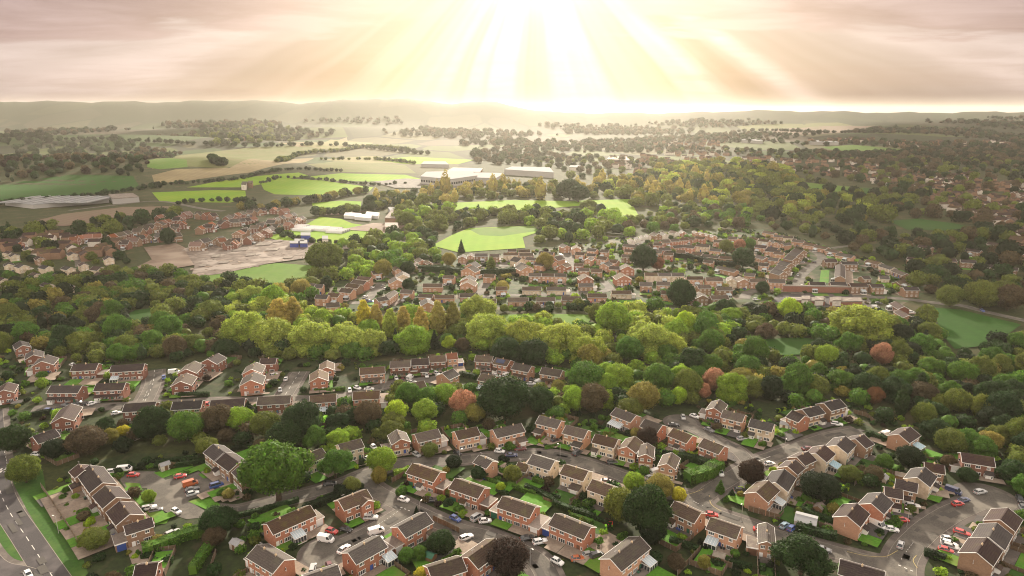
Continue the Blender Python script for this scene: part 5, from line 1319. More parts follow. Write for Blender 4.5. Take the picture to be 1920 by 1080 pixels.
# ---------------------------------------------------------------- trees, one by one: px centre x, y, half-width, kind, tone, label, height scale
TREES = [
 (523,893,76,'spread','green','huge spreading green oak towering over the red brick semis',1.0),
 (629,874,33,'spread','green','green tree with a bare dark trunk beside the huge oak',1.1),
 (716,868,28,'round','light','yellow-green tree at the road junction',1.0),
 (712,894,15,'round','autumn','small golden tree by the timber fence at the junction',1.3),
 (660,912,17,'round','olive','olive bushy tree behind the corner house',1.0),
 (638,925,19,'bush','deep','dark evergreen bush behind the corner house',.9),
 (676,912,8,'bush','dark','small dark bush close to the corner house',.9),
 (50,885,30,'round','olive','broad olive tree on the verge by the main road',1.0),
 (28,828,30,'round','dark','dark tree where the main road leaves the picture',1.0),
 (60,824,14,'bush','green','bright green shrub by the dark tree at the main road',.9),
 (165,832,36,'round','brown','broad brown autumn tree below the western brick houses',.8),
 (106,846,24,'round','deep','deep green tree behind the white hatchback drive',.9),
 (232,810,13,'round','yellow','yellow-green shrub in the back garden behind the terraces',.9),
 (210,822,15,'round','autumn','leaning golden tree in the back garden behind the terraces',1.2),
 (235,832,14,'bush','dark','dark bush by the white shed at the tree belt',.9),
 (290,800,34,'round','dark','big dark green tree in the belt below the junction terrace',1.1),
 (352,806,32,'round','green','wide green tree in the belt behind the second terrace',1.0),
 (390,840,22,'round','olive','olive domed tree by the hedge above the brown trio',.8),
 (425,820,16,'round','brown','small brown tree above the brown trio',.9),
 (412,790,30,'round','brown','brownish thin tree in the belt behind the round conservatory',1.0),
 (452,790,26,'round','light','fresh green tree in the belt beside the conifer',1.0),
 (468,775,26,'cone','deep','dark conifer standing in front of the brick terraces',.55),
 (517,768,9,'cone','deep','slim dark conifer at the terrace garden',.8),
 (500,800,28,'round','olive','olive tree in the belt above the huge oak',1.0),
 (536,822,34,'round','dark','dark green tree in the belt directly over the huge oak',.9),
 (570,795,38,'round','dark','large dark dome in the belt left of the lime green slide',1.05),
 (490,840,16,'round','brown','pale brown bare tree by the belt hedge',1.0),
 (281,933,13,'round','light','small yellow-green tree among the parked white cars',1.1),
 (412,980,34,'round','dark','dark rounded tree at the edge of the parking court',.85),
 (404,1010,22,'round','brown','brown feathery tree under the dark rounded one',.9),
 (178,1014,28,'round','olive','olive garden tree at the foot of the stepped row',.7),
 (424,916,5,'bush','light','small lime bush beside the blue car',1.0),
 (418,926,11,'bush','green','green shrub on the lawn by the brown terrace',.8),
 (222,886,9,'bush','dark','round dark bush beside the white estate car',1.1),
 (113,900,5,'bush','lime','lime shrub in the top garden of the stepped row',1.0),
 (266,875,9,'bush','deep','deep green bush beside the white trailer roof',1.1),
 (952,1052,42,'round','purple','big dark copper beech at the bend of the main street',1.0),
 (1162,952,34,'round','olive','dark olive tree hiding the third cream house',1.1),
 (1213,966,46,'round','dark','large dark blue-green tree over the toy-strewn lawn',1.2),
 (1222,1000,26,'round','deep','dark lower boughs of an evergreen next to the toy-strewn lawn',1.2),
 (1188,906,20,'round','light','light green tree at the road behind the dark pair',1.0),
 (1236,916,26,'round','autumn','golden-green tree beside the road junction',1.0),
 (1272,930,15,'round','yellow','small bright yellow tree at the corner of the road',1.1),
 (1213,823,21,'round','purple','round purple tree between brick houses and cream house',1.0),
 (1408,889,26,'round','purple','round wine-red tree at the junction',1.0),
 (1350,913,11,'cone','green','upright conifer on the junction corner',.85),
 (1372,925,9,'cone','dark','smaller rounded conifer behind the junction corner',.6),
 (1362,935,8,'cone','green','low green conifer beside the corner lawn',.6),
 (1534,918,38,'round','deep','wide deep green tree behind the big brick gable',.75),
 (1500,1048,62,'spread','dark','very wide dark tree below the lower road',.75),
 (1267,1056,18,'round','brown','bare brown-purple tree on the lawn behind the glass room',1.0),
 (1320,1056,13,'round','autumn','small yellow-green tree by the timber sheds',1.2),
 (939,915,10,'round','lime','brilliant yellow bush behind the red brick pairs',1.0),
 (851,869,16,'round','deep','dark round tree above the first red brick pair',.9),
 (945,862,11,'bush','deep','clipped dark dome by the road bend',.9),
 (961,892,18,'round','olive','olive tree beside the first cream house',1.0),
 (899,889,17,'round','dark','dark shrubby tree in front of the small orange gable',.9),
 (861,956,11,'bush','green','clipped round bush in front of the second brick pair',1.0),
 (840,945,12,'bush','dark','dark shrub between the first two brick pairs',1.0),
 (822,945,8,'bush','purple','purple shrub beside the dark saloon drive',1.0),
 (752,921,12,'bush','green','green shrub at the first garage drive',1.0),
 (762,908,8,'bush','purple','small dark red shrub beside white garage doors',1.2),
 (827,1022,27,'round','dark','green garden tree below the street fence',1.0),
 (762,1045,17,'round','green','round fresh green tree in the lower garden',1.0),
 (788,1040,15,'round','green','second fresh green tree in the lower garden',1.1),
 (793,1080,18,'round','yellow','yellow tree at the lower edge next to the brown roof',.9),
 (846,1078,16,'round','autumn','golden shrub at the lower edge before the copper beech',.9),
 (806,847,17,'round','olive','round olive tree in the front garden of the orange house',.9),
 (957,838,11,'bush','green','green bush hiding the gabled garage wall',1.0),
 (900,840,6,'bush','lime','round lime bush on a front lawn',1.0),
 (782,936,0,'cone','deep','',1),
 (781,957,6,'cone','deep','dark narrow conifer by the street lamp',1.0),
 (1657,868,16,'round','green','green tree at the back of the blue glass house',1.0),
 (1703,862,27,'round','deep','dark tree over the gardens of the lane end',.9),
 (1637,892,18,'round','brown','brownish tree in the dark back gardens',.9),
 (1590,892,20,'round','olive','olive tree over the back gardens by the blue glass room',.9),
 (1812,894,18,'round','dark','dark green tree before the long dark pair',.9),
 (1676,979,14,'bush','green','bushy green shrub near the white hatchback',1.0),
 (1666,895,10,'bush','light','yellow-green shrub in the middle of the dark gardens',1.0),
 (1778,868,14,'round','brown','brown shrubby tree next to the long dark pair',1.0),
 (947,756,52,'round','dark','giant dark green domed tree in the belt behind the orange houses',.85),
 (869,760,26,'round','orange','salmon orange autumn tree in the belt',1.1),
 (890,778,20,'round','autumn','golden brown tree beside the salmon orange one',1.0),
 (746,775,25,'spread','lime','bright lime-yellow tree in the belt',1.1),
 (796,776,25,'round','light','olive-lit round tree beside the lime-yellow one',1.0),
 (767,745,25,'round','green','green round tree behind the lime-yellow one',1.0),
 (836,744,24,'round','light','fresh light green tree behind the salmon tree',1.0),
 (802,750,22,'round','green','mid green tree between the lime tree and the salmon tree',1.0),
 (1012,755,28,'round','dark','dark green tree against the giant dome',1.0),
 (1046,729,14,'round','autumn','small golden tree behind the giant dome',1.1),
 (1077,752,21,'round','light','bright green pear-shaped tree behind the brick houses',1.3),
 (1112,752,30,'round','brown','brown-olive tree beyond the bright green one',1.0),
 (1096,716,38,'round','green','broad green tree at the end of the orange bay row',.85),
 (1040,775,20,'bush','green','low green thicket between the belt and the roofs',.8),
 (1160,712,30,'round','light','fresh green wood edge tree above the bay row',.9),
 (1205,750,31,'round','autumn','golden-olive tree behind the brick house with glass rooms',1.0),
 (1272,746,17,'round','lime','light green tree at the head of the close',1.1),
 (1180,770,24,'round','olive','olive tree at the wood edge by the glass rooms',.9),
 (1235,715,30,'round','green','bright green tree above the golden-olive one',1.0),
 (1338,716,22,'round','orange','orange-red autumn tree deep in the wood',1.1),
 (1318,735,14,'round','orange','smaller orange tree against the orange-red one',1.2),
 (1652,668,20,'round','orange','rusty orange tree in the eastern wood',1.2),
 (1640,745,17,'round','rust','small tawny tree near the upper road',1.1),
 (1549,672,22,'round','light','bright light green dome beside the hidden meadow',1.1),
 (1478,585,22,'round','lime','brilliant lime tree in front of the garage court',1.1),
 (1612,612,54,'billow','willow','wide pale willow dome in the eastern wood',.8),
 (1275,558,27,'round','dark','big dark round tree beside the far bungalows',1.2),
 (1284,612,20,'round','lime','vivid lime round tree on the wood edge',1.3),
 (1150,605,34,'round','light','lit green tree by the hedged field',1.0),
 (1010,480,0,'round','autumn','',1),
 (843,646,16,'spread','lime','brilliant lime tree over the poplar row roofs',1.2),
 (866,650,14,'round','brown','brown tree against the brilliant lime one',1.1),
 (815,640,13,'cone','deep','dark pointed conifer over the poplar row roofs',1.0),
 (742,633,10,'cone','deep','dark conifer between pale willows',1.1),
 (684,598,19,'tall','yellow','tall yellow poplar at the west of the golden line',1.0),
 (706,602,17,'tall','gold','second tall golden poplar of the golden line',1.0),
 (733,612,19,'tall','willow','third poplar of the golden line, olive tinted',.95),
 (757,604,18,'tall','gold','fourth poplar of the golden line',.9),
 (790,610,20,'tall','gold','fifth poplar of the golden line',.9),
 (822,602,20,'tall','gold','sixth poplar of the golden line',1.0),
 (850,602,20,'tall','autumn','seventh poplar of the golden line',.95),
 (897,585,34,'billow','willow','olive-gold dome tree at the end of the golden line',.95),
 (525,594,30,'tall','gold','broad golden poplar cluster over the willows',.6),
 (552,588,22,'tall','gold','golden poplar beside the broad golden cluster',.75),
 (525,552,18,'round','gold','rounded golden tree behind the golden cluster',1.1),
 (565,543,18,'round','gold','golden round tree near the western lane houses',1.0),
 (460,620,40,'billow','willow','pale willow mound at the west of the willow belt',.95),
 (515,632,40,'billow','willow','large pale willow mound below the golden cluster',.95),
 (585,638,42,'billow','willow','wide willow mound in the middle of the wood',.9),
 (645,640,36,'billow','willow','willow mound right behind the western close',.9),
 (700,645,30,'billow','willow','willow mound below the yellow poplars',1.0),
 (775,640,32,'billow','light','green-gold willow under the golden line',1.0),
 (915,625,40,'billow','willow','big soft willow mound over the footpath',.95),
 (985,635,40,'billow','willow','big soft willow mound in the centre of the wood',.9),
 (1050,640,42,'billow','willow','large willow mound right of centre in the wood',.9),
 (1100,660,34,'billow','willow','willow mound before the bright green trees',.95),
 (1215,640,42,'billow','willow','wide willow mound to the east of centre',.9),
 (1260,650,28,'billow','willow','smaller willow mound joined to the wide one',.95),
 (1180,660,26,'round','green','deep green tree between the eastern willows',1.0),
 (1000,668,30,'round','dark','dark green tree in front of the central willows',1.0),
 (950,665,30,'round','dark','dark green tree over the footpath houses',1.0),
 (1330,690,24,'round','green','green tree above the orange-red autumn one',1.0),
 (612,490,36,'round','olive','large round tree beside the green meadow and site',.9),
 (614,532,11,'round','dark','small dark round tree beside the western lane houses',1.3),
 (718,508,18,'round','autumn','autumn tree on the curved far street',1.1),
 (842,490,14,'round','autumn','golden tree before the meadow edge roofs',1.1),
 (765,506,14,'round','dark','dark tree by the hedged far gardens',1.1),
 (765,535,11,'round','dark','dark small tree by the far blocks',1.1),
 (943,540,12,'round','gold','round yellow tree between the far bungalows',1.1),
 (921,500,12,'tall','olive','tall olive tree beside the sunlit court',.8),
 (1022,494,17,'round','autumn','autumn-tinted tree in the far estate beside the long terrace',1.1),
 (865,464,8,'cone','dark','dark spruce at the golden meadow edge',1.1),
 (1206,490,26,'round','dark','dark clump centre of the far estate',1.0),
 (1232,497,14,'round','rust','rust-tinted tree beside the dark clump',1.0),
 (1392,488,20,'round','dark','dark round tree inside the loop of the far estate',1.1),
 (1386,463,12,'round','orange','salmon pink tree among far roofs',1.1),
 (1406,460,11,'round','green','green tree next to the salmon pink one',1.1),
 (1360,466,14,'round','olive','olive tree left of the salmon pink one',1.1),
 (1428,543,13,'round','dark','dark tree in the gap of the far row',1.1),
 (317,448,14,'round','dark','round dark tree among the new brick houses',1.3),
 (1780,560,25,'round','olive','olive domed tree by the road over the dark meadow',.9),
 (1838,558,32,'round','olive','large olive domed tree by the road over the dark meadow',.9),
 (1888,565,30,'round','brown','large brown dark tree at the eastern road',.9),
 (1068,362,26,'round','dark','dark flat-topped clump in the golden park',.8),
 (1084,368,22,'round','dark','second dark clump joined to the flat-topped one',.8),
 (1104,388,16,'billow','olive','olive mound in the golden park',.8),
 (695,382,14,'round','dark','round dark tree at the nursery corner',1.0),
 (765,414,14,'round','olive','round olive tree beside the nursery barn',1.1),
]
NPX = []
for (px, py, rp, kd, tone, lab, hs) in TREES:
    if rp <= 0: continue
    ht = {'round': .78, 'spread': .72, 'billow': .7, 'tall': 1.35, 'cone': 1.3, 'bush': .45}[kd]*hs
    b = P(px, py+rp*ht*.82); f = to_px(b.x, b.y, b.z)[2]; R = rp*f/F*1.02
    tree(b.x, b.y, b.z, R, kd, tone, lab, cat='bush' if kd == 'bush' else 'tree', hs=hs, lift=.12 if kd in ('round', 'spread') else 0)
    NPX.append((b.x, b.y, R))

# ---------------------------------------------------------------- hedges and fences
def hedge(pts, w, h, tone, label, group=None, smoothn=3, world=False):
    c = smooth([P(*p) for p in pts], smoothn) if not world else pts; o = c[0].copy(); r = np.random.default_rng(int(pts[0][0]*7+len(pts)) if not world else int(abs(o.x*13)))
    Vs = []; lens = [(c[i+1]-c[i]).length for i in range(len(c)-1)]; tot = sum(lens)
    z0 = float(hgt(o.x, o.y)); mb = MB()
    n = int(min(5200, tot*(w+2*h)*7)); leaf = .24 if tot < 40 else .34
    for i in range(len(c)-1):
        a, b = c[i], c[i+1]; d = (b-a).normalized(); nn = Vector((-d.y, d.x, 0)); m = max(1, int(n*lens[i]/tot))
        t = r.uniform(0, 1, m); ph = r.uniform(0, math.pi, m); run = t*lens[i]+sum(lens[:i]); bump = 1+.07*np.sin(run*1.3)+.07*np.sin(run*.47+2)
        cs, sn = np.cos(ph), np.sin(ph); side = w/2*np.sign(cs)*np.abs(cs)**.6*(2-bump); z = h*sn**.55*bump
        base = np.array(a-o)[None, :]+np.outer(t, np.array(b-a)); P3 = base+side[:, None]*np.array(nn)[None, :]; P3[:, 2] = z
        out = np.array(nn)[None, :]*cs[:, None]+np.array([[0, 0, 1.]])*sn[:, None]
        nv = out+r.normal(scale=.5, size=out.shape); nv /= np.linalg.norm(nv, axis=1)[:, None]
        u_ = np.cross(nv, r.normal(size=nv.shape)); u_ /= np.linalg.norm(u_, axis=1)[:, None]; v_ = np.cross(nv, u_); sz = leaf*r.uniform(.6, 1.3, m)[:, None]
        Vs.append(np.stack([P3-u_*sz, P3-v_*sz*.7, P3+u_*sz, P3+v_*sz*.7], 1).reshape(-1, 3))
        q = w/2*.74; A, B = a-o, b-o
        mb.slab([(A.x-nn.x*q, A.y-nn.y*q, h*.9), (B.x-nn.x*q, B.y-nn.y*q, h*.9), (B.x+nn.x*q, B.y+nn.y*q, h*.84), (A.x+nn.x*q, A.y+nn.y*q, h*.84)], h*.84)
    V = np.concatenate(Vs); k = len(V); V = np.concatenate([V, np.array(mb.v)]); Q = np.concatenate([np.arange(k).reshape(-1, 4), np.array(mb.f)+k])
    me = arr_mesh('hedge', V, Q, LEAF, attrs=[('rnd', 'FLOAT', 'FACE', r.uniform(0, 1, len(Q)))])
    ob = link('hedge', me); ob.location = (o.x, o.y, z0); ob.color = (*TONE[tone], 1); tag(ob, label, 'hedge', group); return ob
HEDGES = [
 ([(268,1040),(300,1030),(345,1012),(392,1000)], 4.2, 3.2, 'green', 'thick tall laurel hedge beside the silver estate car'),
 ([(362,1078),(378,1052),(396,1025)], 2.8, 3.0, 'green', 'clipped green hedge at right angles to the laurel hedge'),
 ([(1288,905),(1318,897),(1348,882)], 5.5, 4.2, 'green', 'massive rounded hedge by the road junction'),
 ([(1272,862),(1300,868),(1335,880)], 3.4, 3.2, 'dark', 'dark hedge behind the massive rounded one'),
 ([(1492,992),(1530,1004),(1568,1012)], 2.8, 2.4, 'dark', 'long dark hedge along the lower road'),
 ([(1500,960),(1530,972),(1562,985)], 2.2, 2.2, 'dark', 'dark garden hedge behind the pair of garages'),
 ([(1037,948),(1075,962),(1115,975)], 2.2, 2.2, 'dark', 'long garden hedge behind the pair with the blue garage door'),
 ([(985,918),(1010,928),(1037,945)], 2.0, 2.2, 'dark', 'dark hedge running down between the garden lawns'),
 ([(1095,955),(1110,948),(1126,940)], 2.6, 2.6, 'green', 'short block hedge behind the third cream house'),
 ([(1000,905),(1020,912)], 2.4, 2.4, 'green', 'short square hedge next to the little blue door wing'),
 ([(738,892),(760,886),(768,882)], 2.0, 2.0, 'light', 'bright hedge beside the junction'),
 ([(570,960),(600,948),(640,935),(668,930)], 3.0, 2.4, 'deep', 'dark hedge behind the cross gable house'),
 ([(430,972),(470,965),(520,952),(560,940)], 1.8, 1.6, 'dark', 'low hedge along the path under the huge oak'),
 ([(292,872),(330,866),(372,862)], 1.8, 1.8, 'dark', 'upper hedge of the footpath above the parking court'),
 ([(300,882),(345,874),(385,868)], 1.8, 1.8, 'dark', 'lower hedge of the footpath above the parking court'),
 ([(432,846),(465,840),(500,838)], 1.8, 1.8, 'deep', 'hedge beyond the brown trio at the tree belt'),
 ([(335,745),(365,744),(392,744)], 2.2, 2.2, 'dark', 'square hedge beside the corner gable in the western close'),
 ([(590,735),(620,733),(648,731)], 1.8, 1.6, 'green', 'long low hedge in front of the gable with the white side door'),
 ([(45,785),(70,780),(98,776)], 2.4, 2.2, 'deep', 'dark hedge at the mouth of the western close'),
 ([(735,730),(752,727)], 2.6, 2.6, 'deep', 'tall dark hedge beside the orange gabled house'),
 ([(862,706),(880,708),(893,712)], 2.4, 2.6, 'dark', 'dark hedge along the footpath in the middle'),
 ([(1732,1040),(1755,1046),(1772,1052)], 2.4, 2.0, 'deep', 'dark hedge at the mouth of the eastern close'),
 ([(1622,818),(1645,823),(1662,830)], 2.6, 2.4, 'dark', 'hedge between the lane end and the blue glass house'),
 ([(1022,842),(1040,838),(1052,834)], 1.4, 1.2, 'green', 'low hedge between two front lawns'),
 ([(1010,825),(1012,832),(1018,836)], 1.0, 1.0, 'lime', 'little curved yellow hedge on the triangular lawn'),
 ([(885,835),(890,838)], 1.2, 1.0, 'green', 'tiny hedge by a white corner porch'),
 ([(1255,1018),(1285,1026),(1308,1036)], 2.2, 2.0, 'dark', 'hedge behind the patio with the white glazed doors'),
 ([(1340,1050),(1375,1060),(1410,1070)], 2.2, 2.0, 'dark', 'hedge at the bottom beside the very wide dark tree'),
 ([(1240,478),(1300,488),(1345,498),(1380,500)], 6, 4.5, 'deep', 'long dark hedge looping through the far estate'),
 ([(780,508),(830,510),(860,514),(900,516),(950,514),(985,512)], 6, 5, 'dark', 'dark hedge across the middle of the far estate'),
]
for h_ in HEDGES: hedge(*h_)
def fence(pts, label, h=1.8, mat='fence', world=False, group=None):
    c = [P(*p) for p in pts] if not world else pts; o = c[0].copy()
    pn = MB()
    for a, b in zip(c, c[1:]):
        d = b-a; d.z = 0; L = d.length; n = max(1, round(L/1.83)); d.normalize(); nn = Vector((-d.y, d.x, 0))*.025
        for k in range(n):
            p = a-o+d*(L*k/n+.06); q = a-o+d*(L*(k+1)/n-.06); j = .03*math.sin(k*3.7)
            pn.slab([(p.x-nn.x, p.y-nn.y, h+j), (q.x-nn.x, q.y-nn.y, h+j), (q.x+nn.x, q.y+nn.y, h+j), (p.x+nn.x, p.y+nn.y, h+j)], h-.05)
        for k in range(n+1): p = a-o+d*(L*k/n); pn.box(p.x-.06, p.y-.06, 0, p.x+.06, p.y+.06, h+.12, 1)
    ob = pn.build('fence', [M[mat], M['kerb']]); ob.location = (o.x, o.y, float(hgt(o.x, o.y))); tag(ob, label, 'fence', group)
FENCES = [
 ([(78,915),(102,950),(125,985),(152,1028)], 'long timber fence between the grass verge and the stepped row'),
 ([(812,976),(838,988),(862,1000)], 'dark timber fence beside the street lamp'),
 ([(1403,958),(1432,966),(1462,975)], 'timber fence with pale posts below the white conservatory'),
 ([(1462,975),(1468,966)], 'short fence return beside the white garage'),
 ([(1310,790),(1330,798),(1345,806)], 'dark timber fence round the yard of the close'),
 ([(968,912),(982,900),(1008,892)], 'tan timber fence beside the first cream house'),
 ([(1068,945),(1085,935)], 'short dark fence behind the second cream house'),
 ([(1270,1080),(1290,1058),(1312,1034)], 'timber fence running up between two lower gardens'),
 ([(1325,1050),(1345,1056),(1372,1066)], 'timber fence beside the round summerhouse'),
 ([(735,905),(748,898),(758,892)], 'timber fence by the small golden tree'),
 ([(555,920),(556,905)], 'short fence at the path below the oak'),
 ([(682,858),(715,856),(722,852)], 'brown wall like fence of the yard by the cream house'),
 ([(395,1068),(405,1040)], 'leaning fence panel by the clipped hedge'),
 ([(1600,775),(1625,782),(1640,795)], 'timber fence at the top of the curving lane'),
]
for f_ in FENCES: fence(*f_)

# ---------------------------------------------------------------- plots: what belongs round each near house
def seg_d(p, a, b):
    ab = b-a; t = max(0, min(1, (p-a).dot(ab)/max(ab.length_squared, 1e-9))); return (p-a-ab*t).length
def road_d(p):
    m = 1e9
    for c, hw in ROADS:
        for i in range(len(c)-1):
            a, b = c[i], c[i+1]
            m = min(m, seg_d(Vector((p.x, p.y, 0)), Vector((a.x, a.y, 0)), Vector((b.x, b.y, 0)))-hw)
    return m
def in_house(p, pad=.3):
    for (A, u, n, w, d, lab, rt) in HOUSES:
        q = p-A; a, b = q.dot(u), q.dot(n)
        if -pad < a < w+pad and -pad < b < d+pad: return True
    return False
NEARN = len(NEAR)
LZ = [0.075]
def sheet(name, A, u, n, x0, x1, y0, y1, mat):
    LZ[0] += .0012; z = LZ[0]
    cells = []; k = max(1, int((x1-x0)/1.6)); m = max(1, int((y1-y0)/1.6)); mb = MB(); cnt = 0
    for i in range(k):
        for j in range(m):
            a0, a1 = x0+(x1-x0)*i/k, x0+(x1-x0)*(i+1)/k; b0, b1 = y0+(y1-y0)*j/m, y0+(y1-y0)*(j+1)/m
            c = A+u*((a0+a1)/2)+n*((b0+b1)/2)
            if road_d(c) < .3 or in_house(c, -.2) or inside(COURT, c.x, c.y): continue
            cnt += 1
            mb.face([tuple((A+u*a+n*b).xy)+(z,) for a, b in ((a0, b0), (a1, b0), (a1, b1), (a0, b1))])
    if cnt: tag(mb.build(name, M[mat]), kind='structure')
    return cnt
BUSHES = []
ec_ = random.Random(9)
for (A, u, n, w, d, lab, rt) in EST:      # drives and parked cars of the far estate
    s = ec_.choice([-1, 1]); f0 = 0 if s < 0 else d; f1 = f0+s*ec_.uniform(4, 7)
    dist = (A.x**2+A.y**2)**.5
    if dist < 760: sheet('driveway', A, u, n, 0, w, min(f0, f1), max(f0, f1), ec_.choice(['drive', 'drive', 'concrete', 'pave', 'lawn']))
    b = (d if s < 0 else 0)-s*7
    if dist < 700 and not in_house(A+u*w/2+n*b, 1): sheet('lawn', A, u, n, 0, w, min(b-3, b+3), max(b-3, b+3), ec_.choice(['lawn', 'verge', 'lawn']))
    if dist < 700 and ec_.random() < .5:
        c = A+u*ec_.uniform(1, w)+n*(f0+s*3.2)
        if road_d(c) > 0 and not in_house(c, 1.2):
            cl_ = ec_.choice(['white', 'white', 'silver', 'white', 'grey', 'blue', 'red'])
            car(0, 0, 0, 0, cl_, ec_.choice(['hatch', 'saloon', 'estate']), '%s car on a drive in the far estate' % cl_, group='%s cars on drives in the far estate' % cl_, world=(c.x, c.y, .09), rz=math.atan2(n.y, n.x))
rnd_ = random.Random(5)
near_houses = HOUSES[:NEARN]
for hi, (A, u, n, w, d, lab, rt) in enumerate(near_houses):
    fr = road_d(A+u*w/2-n*5); bk = road_d(A+u*w/2+n*(d+5)); s = -1 if fr < bk else 1     # the street side
    f0 = 0 if s < 0 else d
    g0, g1 = (f0, f0+s*min(11, max(3.5, (fr if s < 0 else bk)+4)))
    lo, hi_ = min(g0, g1), max(g0, g1)
    dark = lab.startswith(('brown', 'dark')) or A.x > 60
    sheet('front_lawn', A, u, n, -.5, w*.5, lo, hi_, 'lawn' if rnd_.random() < .75 else 'drive')
    sheet('driveway', A, u, n, w*.5+.15, w+3.0, lo, hi_, 'drive' if not dark else rnd_.choice(['drive', 'drive_dark']))
    # back garden
    b0 = d+.2 if s < 0 else -.2; b1 = b0-s*rnd_.uniform(9, 13); lo, hi_ = min(b0, b1), max(b0, b1)
    ok = not any(in_house(A+u*(w*t)+n*((b0*.3+b1*.7)), 1) for t in (.2, .8)) and road_d(A+u*w/2+n*b1) > 0
    near_b = b0; pt = b0-s*2.6
    sheet('patio', A, u, n, .3, w-.3, min(b0, pt), max(b0, pt), rnd_.choice(['pave', 'drive', 'pave']))
    sheet('lawn', A, u, n, .4, w-.2, min(pt-s*.1, b1+s*1.0), max(pt-s*.1, b1+s*1.0), 'lawn' if rnd_.random() < .7 else 'verge')
    if ok:
        pts = [A+u*(w+.25)+n*b0, A+u*(w+.25)+n*b1, A-u*.25+n*b1, A-u*.25+n*b0]
        pts = pts[:3] if rnd_.random() < .5 else pts
        if not any(road_d(p) < .5 or in_house(p, .1) or inside(COURT, p.x, p.y) for p in pts[1:3]):
            if rnd_.random() < .62: fence(pts, 'timber panel fence round the back garden of one near house', world=True, group='back garden fences')
            else:
                pts2 = [pts[1], pts[2]]; hedge(pts2, 1.1, 1.7, rnd_.choice(['green', 'dark', 'green', 'deep']), 'clipped hedge closing a back garden among the near houses', 'back garden hedges', world=True)
    for k in range(7):
        a = rnd_.uniform(-.5, w+.8); b = rnd_.choice([b0-s*rnd_.uniform(2, 12), b1, b1]); 
        if k > 4: b = f0+s*rnd_.uniform(1.2, 5)
        c = A+u*a+n*b; R = rnd_.uniform(.6, 1.7)
        if road_d(c) > R and not in_house(c, R) and not inside(COURT, c.x, c.y): BUSHES.append((c.x, c.y, R))
pt = MB(); mh = MB()
for c_, hw in ROADS[:22]:
    for i in range(len(c_)-1):
        a, b = c_[i], c_[i+1]; L = (b-a).length
        if L < 1 or a.y > 420: continue
        dd_ = (b-a).normalized(); nn_ = Vector((-dd_.y, dd_.x, 0))
        if rnd_.random() < .2:
            p = a.lerp(b, rnd_.random())+nn_*rnd_.uniform(-hw*.45, hw*.45); l, k = rnd_.uniform(.8, 3.2), rnd_.uniform(.5, 1.2)
            pt.face([tuple((p+dd_*(l*s_)+nn_*(k*t_)).xy)+(.152,) for s_, t_ in ((-1, -1), (1, -1), (1, 1), (-1, 1))])
        if rnd_.random() < .12:
            p = a.lerp(b, rnd_.random())+nn_*rnd_.uniform(-hw*.4, hw*.4)
            mh.face([(p.x+.33*math.cos(t), p.y+.33*math.sin(t), .156) for t in np.linspace(0, 6.283, 11)[:-1]])
tag(pt.build('road_repair', plain('repair_asphalt', (.085, .077, .068), .9, .2)), kind='structure'); tag(mh.build('manhole_cover', plain('cast_iron', (.07, .062, .056), .7, .3)), kind='structure')
BINC = {'black': 'tyre', 'green': 'door_green', 'blue': 'door_blue'}; M['tyre'] = TYRE; BINM = {}
def bin_(x, y, rz, col):
    if col not in BINM:
        b_ = MB(); b_.prism([(-.24, -.3), (.24, -.3), (.27, .32), (-.27, .32)], .08, 1.0); l_ = MB(); l_.slab([(-.3, -.34, 1.03), (.3, -.34, 1.03), (.3, .36, 1.1), (-.3, .36, 1.1)], .06)
        BINM[col] = (b_.mesh('bin', M[BINC[col]]), l_.mesh('bin lid', M[BINC[col]]))
    t = empty('wheelie_bin', (x, y, .1), rz); tag(t, '%s wheelie bin standing beside a house wall or drive' % col, 'bin', '%s wheelie bins beside the near houses' % col)
    link('body', BINM[col][0], t); link('lid', BINM[col][1], t)
for (A, u, n, w, d, lab, rt) in near_houses[:72]:
    k = rnd_.randint(0, 2); x0 = rnd_.uniform(.5, w)
    for q in range(k):
        c = A+u*(x0+q*.75)-n*.75
        if road_d(c) > .5 and not in_house(c, .1): bin_(c.x, c.y, math.atan2(u.y, u.x), rnd_.choice(['black', 'green', 'blue', 'black']))
TN = {'green': 'green', 'dark': 'dark green', 'olive': 'olive', 'light': 'pale green', 'lime': 'lime', 'purple': 'purple', 'autumn': 'golden', 'rust': 'rusty'}
for (x, y, R) in BUSHES[:290]:
    tn = rnd_.choice(['green']*5+['dark']*4+['olive']*3+['light']*2+['lime', 'purple', 'autumn', 'rust'])
    tree(x, y, 0, R, 'bush', tn, 'small rounded %s shrub in a garden among the near houses' % TN[tn], 'shrub', 'garden shrubs, %s' % TN[tn], hs=rnd_.uniform(.8, 1.4), name='garden_shrub')
SHEDS = [(1348,1052,'round brown summerhouse roofed shed by the lower patio'),(310,880,'white shed roof by the footpath hedge'),(255,822,'white shed at the tree belt'),(445,1028,'white greenhouse by the end brick house'),(806,1052,'green tarpaulin covered shed in the lower garden'),(1510,985,'pale double garage behind the timber fence'),(668,857,'grey shed behind the pale long house'),(1470,803,'white canopy shed by the upper houses'),(1586,740,'small shed at the wood edge'),(1655,905,'pale low shed in the dark back gardens'),(1687,900,'long shed in the dark back gardens'),(1535,960,'flat shed behind the gable houses')]
